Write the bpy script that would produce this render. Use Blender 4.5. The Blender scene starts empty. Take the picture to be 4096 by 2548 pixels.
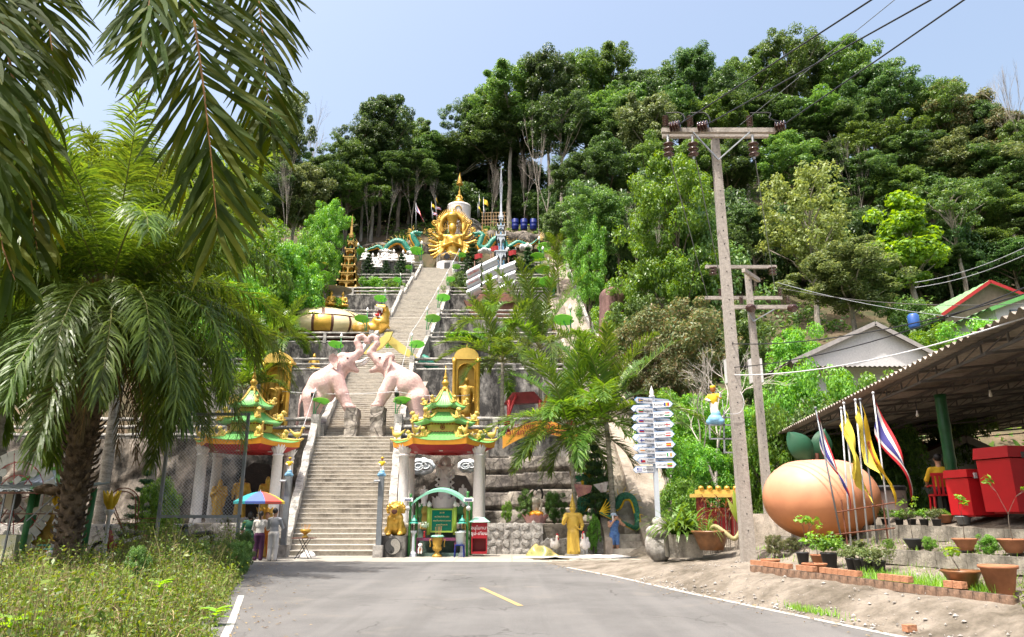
import bpy,math,random
import numpy as np
from mathutils import Vector,Matrix
SC=bpy.context.scene
COL=SC.collection
PI=math.pi
RNG=np.random.default_rng(7)
random.seed(7)
PITCH=math.radians(15.0)
FPX=2904.0
CAMZ=1.6
cam_data=bpy.data.cameras.new("camera")
cam_data.sensor_width=36.0
cam_data.lens=FPX/4096.0*36.0
cam_data.clip_start=0.1
cam_data.clip_end=2000.0
camera=bpy.data.objects.new("camera",cam_data)
camera.location=(0,0,CAMZ)
camera.rotation_euler=(PI/2+PITCH,0,0)
COL.objects.link(camera)
SC.camera=camera
SUN_EL=math.radians(68)
SUN_H=Vector((-0.75,-0.66)).normalized()
to_sun=Vector((SUN_H.x*math.cos(SUN_EL),SUN_H.y*math.cos(SUN_EL),math.sin(SUN_EL)))
world=bpy.data.worlds.new("World")
SC.world=world
world.use_nodes=True
wn=world.node_tree
wn.nodes.clear()
sky=wn.nodes.new("ShaderNodeTexSky")
sky.sky_type='NISHITA'
sky.sun_disc=False
sky.sun_elevation=SUN_EL
sky.sun_rotation=math.atan2(SUN_H.x,SUN_H.y)
sky.air_density=1.4
sky.dust_density=8.0
sky.ozone_density=0.35
bg=wn.nodes.new("ShaderNodeBackground")
bg.inputs[1].default_value=0.145
wo=wn.nodes.new("ShaderNodeOutputWorld")
wn.links.new(sky.outputs[0],bg.inputs[0])
wn.links.new(bg.outputs[0],wo.inputs[0])
sun_data=bpy.data.lights.new("sun",'SUN')
sun_data.energy=3.3
sun_data.angle=math.radians(0.5)
sun_data.color=(1.0,0.955,0.88)
sun=bpy.data.objects.new("sun",sun_data)
sun.rotation_euler=to_sun.to_track_quat('Z','Y').to_euler()
sun.location=(0,0,60)
COL.objects.link(sun)
SC.view_settings.view_transform='Standard'
SC.view_settings.look='None'
SC.view_settings.exposure=1.12
SC.view_settings.gamma=1.0
SC.view_settings.use_curve_mapping=False
SC.render.engine='CYCLES'
SC.cycles.max_bounces=6
SC.cycles.diffuse_bounces=3
SC.cycles.glossy_bounces=2
SC.cycles.transmission_bounces=4
SC.cycles.transparent_max_bounces=6
SC.cycles.use_denoising=True
SC.cycles.use_adaptive_sampling=True
SC.cycles.sample_clamp_indirect=6.0
CT,ST=math.cos(PITCH),math.sin(PITCH)
def P(px,py,Y):
 u=(px-2048.0)/FPX
 v=(py-1274.0)/FPX
 t=Y/(CT+v*ST)
 return Vector((u*t,Y,CAMZ+t*(ST-v*CT)))
def G(px,py,z=0.0):
 u=(px-2048.0)/FPX
 v=(py-1274.0)/FPX
 t=(z-CAMZ)/(ST-v*CT)
 return Vector((u*t,t*(CT+v*ST),z))
def SZ(py,Y):
 v=(py-1274.0)/FPX
 return Y/(CT+v*ST)/FPX
MATS={}
def _new(name):
 m=bpy.data.materials.new(name)
 m.use_nodes=True
 nt=m.node_tree
 b=nt.nodes["Principled BSDF"]
 return m,nt,b
def N(nt,kind,**kw):
 n=nt.nodes.new(kind)
 for k,v in kw.items():
  setattr(n,k,v)
 return n
def rgb(c,k=1.0):
 return(min(c[0]*k,1),min(c[1]*k,1),min(c[2]*k,1),1)
def mat(name,col,rough=0.7,var=0.25,scale=3.0,bump=0.0,bscale=25.0,metal=0.0,spec=0.4,col2=None,coat=0.0):
 if name in MATS:
  return MATS[name]
 m,nt,b=_new(name)
 tc=N(nt,"ShaderNodeTexCoord")
 nz=N(nt,"ShaderNodeTexNoise")
 nz.inputs["Scale"].default_value=scale
 nz.inputs["Detail"].default_value=6
 nz.inputs["Roughness"].default_value=0.65
 nt.links.new(tc.outputs["Object"],nz.inputs["Vector"])
 cr=N(nt,"ShaderNodeValToRGB")
 cr.color_ramp.elements[0].position=0.3
 cr.color_ramp.elements[1].position=0.7
 cr.color_ramp.elements[0].color=rgb(col2 if col2 else col,1.0 if col2 else 1-var)
 cr.color_ramp.elements[1].color=rgb(col,1.0 if col2 else 1+var*0.5)
 nt.links.new(nz.outputs["Fac"],cr.inputs[0])
 nt.links.new(cr.outputs[0],b.inputs["Base Color"])
 b.inputs["Roughness"].default_value=rough
 b.inputs["Metallic"].default_value=metal
 b.inputs["Specular IOR Level"].default_value=spec
 b.inputs["Coat Weight"].default_value=coat
 if bump>0:
  n2=N(nt,"ShaderNodeTexNoise")
  n2.inputs["Scale"].default_value=bscale
  n2.inputs["Detail"].default_value=5
  nt.links.new(tc.outputs["Object"],n2.inputs["Vector"])
  bp=N(nt,"ShaderNodeBump")
  bp.inputs["Strength"].default_value=bump
  bp.inputs["Distance"].default_value=0.05
  nt.links.new(n2.outputs["Fac"],bp.inputs["Height"])
  nt.links.new(bp.outputs[0],b.inputs["Normal"])
 MATS[name]=m
 return m
def mat_stained(name,col,dark,rough=0.9,scale=1.2,amount=0.5,stretch=0.25,bump=0.4,bscale=9.0,cracks=0.0):
 if name in MATS:
  return MATS[name]
 m,nt,b=_new(name)
 tc=N(nt,"ShaderNodeTexCoord")
 mp=N(nt,"ShaderNodeMapping")
 mp.inputs["Scale"].default_value=(1,1,stretch)
 nt.links.new(tc.outputs["Object"],mp.inputs["Vector"])
 nz=N(nt,"ShaderNodeTexNoise")
 nz.inputs["Scale"].default_value=scale
 nz.inputs["Detail"].default_value=9
 nz.inputs["Roughness"].default_value=0.7
 nt.links.new(mp.outputs[0],nz.inputs["Vector"])
 cr=N(nt,"ShaderNodeValToRGB")
 cr.color_ramp.elements[0].position=amount-0.10
 cr.color_ramp.elements[1].position=amount+0.12
 cr.color_ramp.elements[0].color=rgb(dark)
 cr.color_ramp.elements[1].color=rgb(col)
 nt.links.new(nz.outputs["Fac"],cr.inputs[0])
 n2=N(nt,"ShaderNodeTexNoise")
 n2.inputs["Scale"].default_value=bscale
 n2.inputs["Detail"].default_value=8
 n2.inputs["Roughness"].default_value=0.7
 nt.links.new(tc.outputs["Object"],n2.inputs["Vector"])
 mx=N(nt,"ShaderNodeMix",data_type='RGBA',blend_type='OVERLAY')
 mx.inputs["Factor"].default_value=0.55
 nt.links.new(cr.outputs[0],mx.inputs["A"])
 nt.links.new(n2.outputs["Fac"],mx.inputs["B"])
 nt.links.new(mx.outputs["Result"],b.inputs["Base Color"])
 if cracks:
  vo=N(nt,"ShaderNodeTexVoronoi",feature='DISTANCE_TO_EDGE')
  vo.inputs["Scale"].default_value=cracks
  va=N(nt,"ShaderNodeVectorMath",operation='ADD')
  nw=N(nt,"ShaderNodeTexNoise")
  nw.inputs["Scale"].default_value=cracks*0.8
  nt.links.new(tc.outputs["Object"],nw.inputs["Vector"])
  nt.links.new(tc.outputs["Object"],va.inputs[0])
  nt.links.new(nw.outputs["Color"],va.inputs[1])
  nt.links.new(va.outputs[0],vo.inputs["Vector"])
  mr=N(nt,"ShaderNodeMapRange")
  mr.inputs["From Max"].default_value=0.06
  mr.inputs["To Min"].default_value=0.8
  mr.inputs["To Max"].default_value=0.0
  nt.links.new(vo.outputs["Distance"],mr.inputs["Value"])
  m2=N(nt,"ShaderNodeMix",data_type='RGBA')
  nt.links.new(mr.outputs[0],m2.inputs["Factor"])
  nt.links.new(mx.outputs["Result"],m2.inputs["A"])
  m2.inputs["B"].default_value=rgb(dark,0.6)
  nt.links.new(m2.outputs["Result"],b.inputs["Base Color"])
 b.inputs["Roughness"].default_value=rough
 b.inputs["Specular IOR Level"].default_value=0.2
 bp=N(nt,"ShaderNodeBump")
 bp.inputs["Strength"].default_value=bump
 bp.inputs["Distance"].default_value=0.08
 nt.links.new(n2.outputs["Fac"],bp.inputs["Height"])
 nt.links.new(bp.outputs[0],b.inputs["Normal"])
 MATS[name]=m
 return m
def mat_leaf(name,cols,rough=0.45,trans=0.35,spec=0.5,tcol=None):
 if name in MATS:
  return MATS[name]
 m,nt,b=_new(name)
 out=nt.nodes["Material Output"]
 geo=N(nt,"ShaderNodeNewGeometry")
 cr=N(nt,"ShaderNodeValToRGB")
 el=cr.color_ramp.elements
 while len(el)<len(cols):
  el.new(0.5)
 for i,c in enumerate(cols):
  el[i].position=i/max(1,len(cols)-1)
  el[i].color=rgb(c)
 nt.links.new(geo.outputs["Random Per Island"],cr.inputs[0])
 oi=N(nt,"ShaderNodeObjectInfo")
 hs=N(nt,"ShaderNodeHueSaturation")
 mr=N(nt,"ShaderNodeMapRange")
 mr.inputs["To Min"].default_value=0.75
 mr.inputs["To Max"].default_value=1.25
 nt.links.new(oi.outputs["Random"],mr.inputs["Value"])
 nt.links.new(mr.outputs[0],hs.inputs["Value"])
 mr2=N(nt,"ShaderNodeMapRange")
 mr2.inputs["To Min"].default_value=0.485
 mr2.inputs["To Max"].default_value=0.512
 nt.links.new(oi.outputs["Random"],mr2.inputs["Value"])
 nt.links.new(mr2.outputs[0],hs.inputs["Hue"])
 nt.links.new(cr.outputs[0],hs.inputs["Color"])
 nt.links.new(hs.outputs[0],b.inputs["Base Color"])
 b.inputs["Roughness"].default_value=rough
 b.inputs["Specular IOR Level"].default_value=spec
 tr=N(nt,"ShaderNodeBsdfTranslucent")
 h2=N(nt,"ShaderNodeHueSaturation")
 h2.inputs["Hue"].default_value=0.47
 h2.inputs["Saturation"].default_value=1.15
 h2.inputs["Value"].default_value=1.5
 nt.links.new(hs.outputs[0],h2.inputs["Color"])
 nt.links.new(h2.outputs[0],tr.inputs["Color"])
 mx=N(nt,"ShaderNodeMixShader")
 mx.inputs[0].default_value=trans
 nt.links.new(b.outputs[0],mx.inputs[1])
 nt.links.new(tr.outputs[0],mx.inputs[2])
 nt.links.new(mx.outputs[0],out.inputs["Surface"])
 MATS[name]=m
 return m
def mat_scale(name,c1,c2,scale=14.0,rough=0.35,bump=0.8,metal=0.0):
 if name in MATS:
  return MATS[name]
 m,nt,b=_new(name)
 tc=N(nt,"ShaderNodeTexCoord")
 vo=N(nt,"ShaderNodeTexVoronoi")
 vo.inputs["Scale"].default_value=scale
 nt.links.new(tc.outputs["Object"],vo.inputs["Vector"])
 cr=N(nt,"ShaderNodeValToRGB")
 cr.color_ramp.elements[0].color=rgb(c1)
 cr.color_ramp.elements[1].color=rgb(c2)
 cr.color_ramp.elements[1].position=0.7
 nt.links.new(vo.outputs["Distance"],cr.inputs[0])
 nt.links.new(cr.outputs[0],b.inputs["Base Color"])
 b.inputs["Roughness"].default_value=rough
 b.inputs["Metallic"].default_value=metal
 bp=N(nt,"ShaderNodeBump")
 bp.invert=True
 bp.inputs["Strength"].default_value=bump
 bp.inputs["Distance"].default_value=0.05
 nt.links.new(vo.outputs["Distance"],bp.inputs["Height"])
 nt.links.new(bp.outputs[0],b.inputs["Normal"])
 MATS[name]=m
 return m
class MB:
 def __init__(s):
  s.v,s.f,s.m=[],[],[]
  s.n=0
  s.cur=0
 def add(s,V,F,m=None):
  V=np.asarray(V,float).reshape(-1,3)
  s.v.append(V)
  o=s.n
  s.f+=[tuple(i+o for i in f)for f in F]
  s.m+=[s.cur if m is None else m]*len(F)
  s.n+=len(V)
  return s
 def box(s,c,size,rot=None,m=None,taper=1.0):
  hx,hy,hz=size[0]/2,size[1]/2,size[2]/2
  V=np.array([(-hx,-hy,-hz),(hx,-hy,-hz),(hx,hy,-hz),(-hx,hy,-hz),(-hx*taper,-hy*taper,hz),(hx*taper,-hy*taper,hz),(hx*taper,hy*taper,hz),(-hx*taper,hy*taper,hz)])
  if rot is not None:
   V=V@np.array(rot).T[:3,:3]if np.array(rot).shape[0]>3 else V@np.array(rot).T
  V=V+np.array(c)
  return s.add(V,[(0,3,2,1),(4,5,6,7),(0,1,5,4),(1,2,6,5),(2,3,7,6),(3,0,4,7)],m)
 def bar(s,a,b,w,h=None,m=None,up=(0,0,1)):
  a,b=Vector(a),Vector(b)
  d=b-a
  L=d.length
  if L<1e-6:
   return s
  y=d/L
  x=y.cross(Vector(up))
  if x.length<1e-4:
   x=y.cross(Vector((1,0,0)))
  x.normalize()
  z=x.cross(y)
  R=np.array([[x.x,y.x,z.x],[x.y,y.y,z.y],[x.z,y.z,z.z]])
  return s.box((a+b)/2,(w,L,h or w),R,m)
 def tube(s,pts,rad,n=8,m=None,caps=True,flat=1.0):
  pts=[Vector(p)for p in pts]
  k=len(pts)
  if not hasattr(rad,'__len__'):
   rad=[rad]*k
  tang=[]
  for i in range(k):
   t=pts[min(i+1,k-1)]-pts[max(i-1,0)]
   if t.length<1e-9:
    t=Vector((0,0,1))
   tang.append(t.normalized())
  ref=Vector((0,0,1))if abs(tang[0].z)<0.9 else Vector((1,0,0))
  x=tang[0].cross(ref).normalized()
  V=[]
  for i in range(k):
   t=tang[i]
   x=(x-t*x.dot(t))
   x=x.normalized()if x.length>1e-6 else t.orthogonal().normalized()
   y=t.cross(x)
   for j in range(n):
    a=2*PI*j/n
    V.append(pts[i]+(x*math.cos(a)+y*math.sin(a)*flat)*rad[i])
  F=[]
  for i in range(k-1):
   for j in range(n):
    j2=(j+1)%n
    F.append((i*n+j,i*n+j2,(i+1)*n+j2,(i+1)*n+j))
  if caps:
   F.append(tuple(range(n-1,-1,-1)))
   F.append(tuple((k-1)*n+j for j in range(n)))
  return s.add([tuple(v)for v in V],F,m)
 def lathe(s,prof,c=(0,0,0),n=16,m=None,sx=1.0,sy=1.0,phase=0.0,caps=True,wave=None):
  V=[]
  for i,(r,z)in enumerate(prof):
   for j in range(n):
    a=2*PI*j/n+phase
    q=r*(wave(a,i)if wave else 1.0)
    V.append((c[0]+q*math.cos(a)*sx,c[1]+q*math.sin(a)*sy,c[2]+z))
  F=[]
  k=len(prof)
  for i in range(k-1):
   for j in range(n):
    j2=(j+1)%n
    F.append((i*n+j,i*n+j2,(i+1)*n+j2,(i+1)*n+j))
  if caps:
   F.append(tuple(range(n-1,-1,-1)))
   F.append(tuple((k-1)*n+j for j in range(n)))
  return s.add(V,F,m)
 def ball(s,c,r,n=10,k=6,m=None):
  r=(r,r,r)if not hasattr(r,'__len__')else r
  prof=[(max(math.sin(PI*i/k),1e-3),-math.cos(PI*i/k))for i in range(k+1)]
  V0=s.n
  s.lathe(prof,(0,0,0),n,m)
  s.v[-1]=s.v[-1]*np.array(r)+np.array(c)
  return s
 def prism(s,poly,axis='y',c=(0,0,0),depth=0.1,m=None,R=None):
  k=len(poly)
  V=[]
  for d in(-depth/2,depth/2):
   for(a,b)in poly:
    V.append({'y':(a,d,b),'x':(d,a,b),'z':(a,b,d)}[axis])
  V=np.array(V,float)
  if R is not None:
   V=V@np.array(R).T
  V=V+np.array(c)
  F=[tuple(range(k)),tuple(range(2*k-1,k-1,-1))]
  for i in range(k):
   j=(i+1)%k
   F.append((j,i,i+k,j+k))
  return s.add(V,F,m)
 def grid(s,fn,nu,nv,m=None,closed_u=False):
  V=[]
  for j in range(nv+1):
   for i in range(nu+(0 if closed_u else 1)):
    V.append(tuple(fn(i/nu,j/nv)))
  w=nu+(0 if closed_u else 1)
  F=[]
  for j in range(nv):
   for i in range(nu):
    i2=(i+1)%w if closed_u else i+1
    F.append((j*w+i,j*w+i2,(j+1)*w+i2,(j+1)*w+i))
  return s.add(V,F,m)
 def mesh(s,name,mats,smooth=False):
  me=bpy.data.meshes.new(name)
  V=np.vstack(s.v)if s.v else np.zeros((0,3))
  me.from_pydata(V.tolist(),[],s.f)
  mats=mats if isinstance(mats,(list,tuple))else[mats]
  for q in mats:
   me.materials.append(q)
  if len(mats)>1:
   me.polygons.foreach_set("material_index",np.array(s.m,dtype=np.int32))
  if smooth:
   me.polygons.foreach_set("use_smooth",np.ones(len(me.polygons),dtype=bool))
  me.update()
  return me
 def build(s,name,mats,parent=None,smooth=False,world=True,**kw):
  return ob(name,s.mesh(name,mats,smooth),parent,world=world,**kw)
def rawmesh(name,V,F,mats,smooth=False,mi=None):
 me=bpy.data.meshes.new(name)
 V=np.asarray(V,np.float32)
 F=np.asarray(F,np.int32)
 k=F.shape[1]
 me.vertices.add(len(V))
 me.vertices.foreach_set("co",V.ravel())
 me.loops.add(F.size)
 me.loops.foreach_set("vertex_index",F.ravel())
 me.polygons.add(len(F))
 me.polygons.foreach_set("loop_start",np.arange(0,F.size,k,dtype=np.int32))
 me.polygons.foreach_set("loop_total",np.full(len(F),k,dtype=np.int32))
 for q in(mats if isinstance(mats,(list,tuple))else[mats]):
  me.materials.append(q)
 if mi is not None:
  me.polygons.foreach_set("material_index",np.asarray(mi,np.int32))
 if smooth:
  me.polygons.foreach_set("use_smooth",np.ones(len(F),dtype=bool))
 me.update(calc_edges=True)
 return me
def ob(name,me,parent=None,loc=(0,0,0),rot=(0,0,0),scale=(1,1,1),world=False):
 o=bpy.data.objects.new(name,me)
 o.location=loc
 o.rotation_euler=rot
 o.scale=scale
 COL.objects.link(o)
 if parent is not None:
  o.parent=parent
  if world:
   o.matrix_parent_inverse=chain(parent).inverted()
 return o
def chain(o):
 M=Matrix.LocRotScale(o.location,o.rotation_euler,o.scale)
 if o.parent is not None:
  M=chain(o.parent)@o.matrix_parent_inverse@M
 return M
def tag(o,label,cat,group=None):
 o["label"]=label
 o["category"]=cat
 if group:
  o["group"]=group
 return o
def thing(name,label,cat,loc=(0,0,0),rz=0.0,group=None,scale=1.0):
 o=bpy.data.objects.new(name,None)
 o.location=loc
 o.rotation_euler=(0,0,rz)
 o.scale=(scale,scale,scale)if not hasattr(scale,'__len__')else scale
 o.empty_display_size=0.2
 COL.objects.link(o)
 return tag(o,label,cat,group)
def struct(o):
 o["kind"]="structure"
 return o
def stuff(o,label=None,cat=None):
 o["kind"]="stuff"
 if label:
  o["label"]=label
  o["category"]=cat
 return o
def dup(root,loc,rz=0.0,label=None,group=None,scale=None):
 r=root.copy()
 COL.objects.link(r)
 r.location=loc
 r.rotation_euler=(0,0,rz)
 if scale is not None:
  r.scale=(scale,scale,scale)if not hasattr(scale,'__len__')else scale
 if label:
  r["label"]=label
 if group:
  r["group"]=group
 for ch in list(root.children):
  c=ch.copy()
  COL.objects.link(c)
  c.parent=r
  for g in list(ch.children):
   d=g.copy()
   COL.objects.link(d)
   d.parent=c
 return r
def rotm(rx=0,ry=0,rz=0):
 return np.array(Matrix.Rotation(rz,3,'Z')@Matrix.Rotation(ry,3,'Y')@Matrix.Rotation(rx,3,'X'))
def C(a,b,ra,rb=None,m=0,k=None):
 return('c',np.array(a,float),np.array(b,float),ra,ra if rb is None else rb,m,k)
def E(c,r,m=0,R=None,k=None):
 r=(r,r,r)if not hasattr(r,'__len__')else r
 return('e',np.array(c,float),np.array(r,float),R,None,m,k)
def _dist(p,X):
 if p[0]=='c':
  a,b,ra,rb=p[1],p[2],p[3],p[4]
  ab=b-a
  L2=max(float(ab@ab),1e-9)
  t=np.clip(((X-a)@ab)/L2,0,1)
  d=np.linalg.norm(X-a-t[...,None]*ab,axis=-1)
  return d-(ra+(rb-ra)*t)
 q=X-p[1]
 if p[3]is not None:
  q=q@p[3]
 k0=np.linalg.norm(q/p[2],axis=-1)
 k1=np.linalg.norm(q/(p[2]**2),axis=-1)
 return np.where(k1>1e-9,k0*(k0-1.0)/np.maximum(k1,1e-9),-p[2].min())
def body(name,prims,mats,res=40,k=0.05,parent=None,world=False,smooth=True,**kw):
 lo=np.full(3,1e9)
 hi=-lo
 bb=[]
 for p in prims:
  if p[0]=='c':
   r=max(p[3],p[4])
   a=np.minimum(p[1],p[2])-r
   b=np.maximum(p[1],p[2])+r
  else:
   r=p[2].max()if p[3]is not None else p[2]
   a,b=p[1]-r,p[1]+r
  bb.append((a,b))
  lo=np.minimum(lo,a)
  hi=np.maximum(hi,b)
 h=(hi-lo).max()/res
 lo=lo-2.5*h
 n=np.ceil((hi+2.5*h-lo)/h).astype(int)+1
 D=np.full(n,10.0*h+1.0)
 ax=[lo[i]+h*np.arange(n[i])for i in range(3)]
 for p,(a,b)in zip(prims,bb):
  kk=k if p[6]is None else p[6]
  pad=kk+2*h
  i0=np.maximum(np.floor((a-pad-lo)/h).astype(int),0)
  i1=np.minimum(np.ceil((b+pad-lo)/h).astype(int)+1,n)
  sl=tuple(slice(i0[q],i1[q])for q in range(3))
  X=np.stack(np.meshgrid(*[ax[q][sl[q]]for q in range(3)],indexing='ij'),-1)
  d=_dist(p,X)
  o=D[sl]
  if kk>0:
   hh=np.maximum(kk-np.abs(o-d),0)/kk
   D[sl]=np.minimum(o,d)-hh*hh*kk*0.25
  else:
   D[sl]=np.minimum(o,d)
 ins=D<0
 nx,ny,nz=n-1
 acc=np.zeros((nx,ny,nz,3))
 cnt=np.zeros((nx,ny,nz))
 cor=[(i,j,q)for i in(0,1)for j in(0,1)for q in(0,1)]
 for ca in cor:
  for d in range(3):
   if ca[d]:
    continue
   cb=list(ca)
   cb[d]=1
   A=D[ca[0]:ca[0]+nx,ca[1]:ca[1]+ny,ca[2]:ca[2]+nz]
   B=D[cb[0]:cb[0]+nx,cb[1]:cb[1]+ny,cb[2]:cb[2]+nz]
   x=(A<0)!=(B<0)
   t=np.where(x,A/np.where(x,A-B,1),0)
   for q in range(3):
    acc[...,q]+=np.where(x,ca[q]+(t if q==d else 0),0)
   cnt+=x
 act=cnt>0
 idx=-np.ones((nx,ny,nz),int)
 idx[act]=np.arange(act.sum())
 cell=np.argwhere(act)
 V=(cell+acc[act]/cnt[act][:,None])*h+lo
 F=[]
 for d in range(3):
  e=[slice(None)]*3
  e2=[slice(None)]*3
  e[d]=slice(0,-1)
  e2[d]=slice(1,None)
  s0,s1=ins[tuple(e)],ins[tuple(e2)]
  u,w=[(1,2),(2,0),(0,1)][d]
  pts=np.argwhere(s0!=s1)
  ok=(pts[:,u]>0)&(pts[:,w]>0)
  pts=pts[ok]
  if not len(pts):
   continue
  def at(du,dw):
   q=pts.copy()
   q[:,u]-=du
   q[:,w]-=dw
   return idx[q[:,0],q[:,1],q[:,2]]
  quad=np.stack([at(1,1),at(0,1),at(0,0),at(1,0)],-1)
  flip=~s0[pts[:,0],pts[:,1],pts[:,2]]
  quad[flip]=quad[flip][:,::-1]
  F.append(quad)
 F=np.vstack(F)
 F=F[(F>=0).all(1)]
 mats=mats if isinstance(mats,(list,tuple))else[mats]
 mi=None
 if len(mats)>1:
  cen=V[F].mean(1)
  best=np.full(len(F),1e9)
  mi=np.zeros(len(F),int)
  for p in prims:
   d=_dist(p,cen)
   w=d<best
   best[w]=d[w]
   mi[w]=p[5]
 return ob(name,rawmesh(name,V,F,mats,smooth,mi),parent,world=world,**kw)
def text_mesh(txt,size,m,extrude=0.002,align='CENTER',space=1.0):
 cu=bpy.data.curves.new("lettering",'FONT')
 cu.body=txt
 cu.size=size
 cu.extrude=extrude
 cu.align_x=align
 cu.align_y='CENTER'
 cu.resolution_u=2
 cu.space_line=space
 o=bpy.data.objects.new("lettering",cu)
 me=bpy.data.meshes.new_from_object(o)
 bpy.data.objects.remove(o)
 bpy.data.curves.remove(cu)
 me.materials.clear()
 me.materials.append(m)
 return me
# ================================================================ materials of the place
M_ASPH=mat_stained("asphalt",(0.150,0.147,0.145),(0.110,0.108,0.107),scale=0.30,amount=0.48,stretch=1,bump=0.35,bscale=45)
def weather_road(m):
 nt=m.node_tree
 bs=nt.nodes["Principled BSDF"]
 src=bs.inputs["Base Color"].links[0].from_socket
 tc=N(nt,"ShaderNodeTexCoord")
 def layer(src,fac,col):
  mx=N(nt,"ShaderNodeMix",data_type='RGBA')
  nt.links.new(fac,mx.inputs["Factor"])
  nt.links.new(src,mx.inputs["A"])
  mx.inputs["B"].default_value=rgb(col)
  return mx.outputs["Result"]
 def ramp(sock,a,c):
  mr=N(nt,"ShaderNodeMapRange")
  mr.inputs["From Min"].default_value=a
  mr.inputs["From Max"].default_value=c
  nt.links.new(sock,mr.inputs["Value"])
  return mr.outputs[0]
 def noise(s,d=3,vec=None):
  n=N(nt,"ShaderNodeTexNoise")
  n.inputs["Scale"].default_value=s
  n.inputs["Detail"].default_value=d
  nt.links.new(vec or tc.outputs["Object"],n.inputs["Vector"])
  return n
 def mul(a,c,k=1.0):
  q=N(nt,"ShaderNodeMath",operation='MULTIPLY')
  nt.links.new(a,q.inputs[0])
  if c is None:
   q.inputs[1].default_value=k
  else:
   nt.links.new(c,q.inputs[1])
  return q.outputs[0]
 vo=N(nt,"ShaderNodeTexVoronoi",feature='DISTANCE_TO_EDGE')
 vo.inputs["Scale"].default_value=0.55
 nw=noise(1.5,6)
 va=N(nt,"ShaderNodeVectorMath",operation='ADD')
 nt.links.new(tc.outputs["Object"],va.inputs[0])
 nt.links.new(nw.outputs["Color"],va.inputs[1])
 nt.links.new(va.outputs[0],vo.inputs["Vector"])
 crack=mul(ramp(vo.outputs["Distance"],.016,.004),ramp(noise(.35).outputs["Fac"],.50,.62))
 src=layer(src,mul(ramp(noise(.16,2).outputs["Fac"],.58,.60),None,.30),(.085,.083,.082))
 src=layer(src,mul(ramp(noise(150,2).outputs["Fac"],.60,.72),None,.55),(.26,.25,.24))
 src=layer(src,mul(ramp(noise(120,2).outputs["Fac"],.40,.30),None,.6),(.05,.05,.05))
 src=layer(src,mul(ramp(noise(.9,5).outputs["Fac"],.60,.78),None,.5),(.22,.20,.17))
 mp=N(nt,"ShaderNodeMapping")
 mp.inputs["Rotation"].default_value=(0,0,-.27)
 mp.inputs["Scale"].default_value=(1.1,.05,1)
 nt.links.new(tc.outputs["Object"],mp.inputs["Vector"])
 src=layer(src,mul(ramp(noise(1.2,4,mp.outputs[0]).outputs["Fac"],.48,.66),None,.35),(.20,.195,.19))
 src=layer(src,mul(ramp(noise(1.7,3,mp.outputs[0]).outputs["Fac"],.56,.70),None,.35),(.09,.088,.086))
 src=layer(src,mul(crack,None,.6),(.035,.034,.033))
 nt.links.new(src,bs.inputs["Base Color"])
weather_road(M_ASPH)
M_CONC=mat_stained("pale_concrete",(0.33,0.31,0.27),(0.25,0.235,0.205),scale=0.5,amount=0.42,stretch=1,bump=0.3,bscale=20)
M_APRON=mat_stained("bank_cement",(0.235,0.205,0.17),(0.10,0.085,0.065),scale=0.9,amount=0.46,stretch=1,bump=0.8,bscale=7)
M_WALLDARK=mat_stained("stained_wall",(0.36,0.34,0.31),(0.05,0.048,0.046),scale=1.1,amount=0.555,stretch=0.5,bump=0.5,bscale=6)
M_RAIL=mat_stained("rail_cement",(0.42,0.40,0.37),(0.10,0.10,0.095),scale=1.8,amount=0.44,stretch=0.6,bump=0.8,bscale=8)
M_STEP=mat_stained("step_cement",(0.45,0.41,0.35),(0.17,0.15,0.125),scale=1.1,amount=0.40,stretch=0.8,bump=0.4,bscale=9)
M_NOSE=mat("sunlit_step_edge",(0.54,0.51,0.46),rough=0.9,var=0.3)  # paler copy of the step cement; sunlit tread edges put into the colour
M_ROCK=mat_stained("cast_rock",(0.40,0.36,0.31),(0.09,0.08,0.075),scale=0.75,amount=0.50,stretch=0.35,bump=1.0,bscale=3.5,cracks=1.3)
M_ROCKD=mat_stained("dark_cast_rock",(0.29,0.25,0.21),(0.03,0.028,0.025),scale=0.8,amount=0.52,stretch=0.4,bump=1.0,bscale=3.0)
M_STONE=mat_stained("rubble_stone",(0.42,0.40,0.375),(0.17,0.155,0.14),scale=1.4,amount=0.44,stretch=0.7,bump=0.8,bscale=6)
M_SOIL=mat_stained("forest_soil",(0.14,0.10,0.065),(0.055,0.06,0.028),scale=0.3,amount=0.5,stretch=1,bump=0.8,bscale=2)
M_WHITELINE=mat("road_paint_white",(0.46,0.45,0.42),rough=0.8,var=0.3,scale=6,col2=(0.30,0.29,0.28))
M_YELLINE=mat("road_paint_yellow",(0.42,0.31,0.13),rough=0.8,var=0.3,scale=6)
# ================================================================ ground, road, plaza
struct(MB().grid(lambda u,v:(-300+600*u,-60+92*v,-0.09),6,4).build("ground",M_SOIL))
LEFT_EDGE=[(-1.2,1.5),(-4.2,11.5),(-6.6,19.0),(-8.9,26.6)]
RIGHT_EDGE=[(8.0,1.0),(5.0,11.5),(3.75,16.0),(2.9,19.6),(1.75,23.4),(1.0,26.0)]
def along(line,y):
 for(x0,y0),(x1,y1)in zip(line,line[1:]):
  if y<=y1:
   return x0+(x1-x0)*(y-y0)/(y1-y0)
 (x0,y0),(x1,y1)=line[-2:]
 return x0+(x1-x0)*(y-y0)/(y1-y0)
def road_pt(u,v):
 y=1.5+24.9*v
 xl,xr=along(LEFT_EDGE,y)-0.4,along(RIGHT_EDGE,y)+0.25
 return(xl+(xr-xl)*u,y,0.0)
struct(MB().grid(road_pt,10,20).build("road",M_ASPH))
def strip(line,w,off,y0,y1,z,name,m,n=16):
 b=MB()
 b.grid(lambda u,v:(along(line,y0+(y1-y0)*v)+off+w*(u-0.5),y0+(y1-y0)*v,z),1,n)
 return b.build(name,m)
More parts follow.
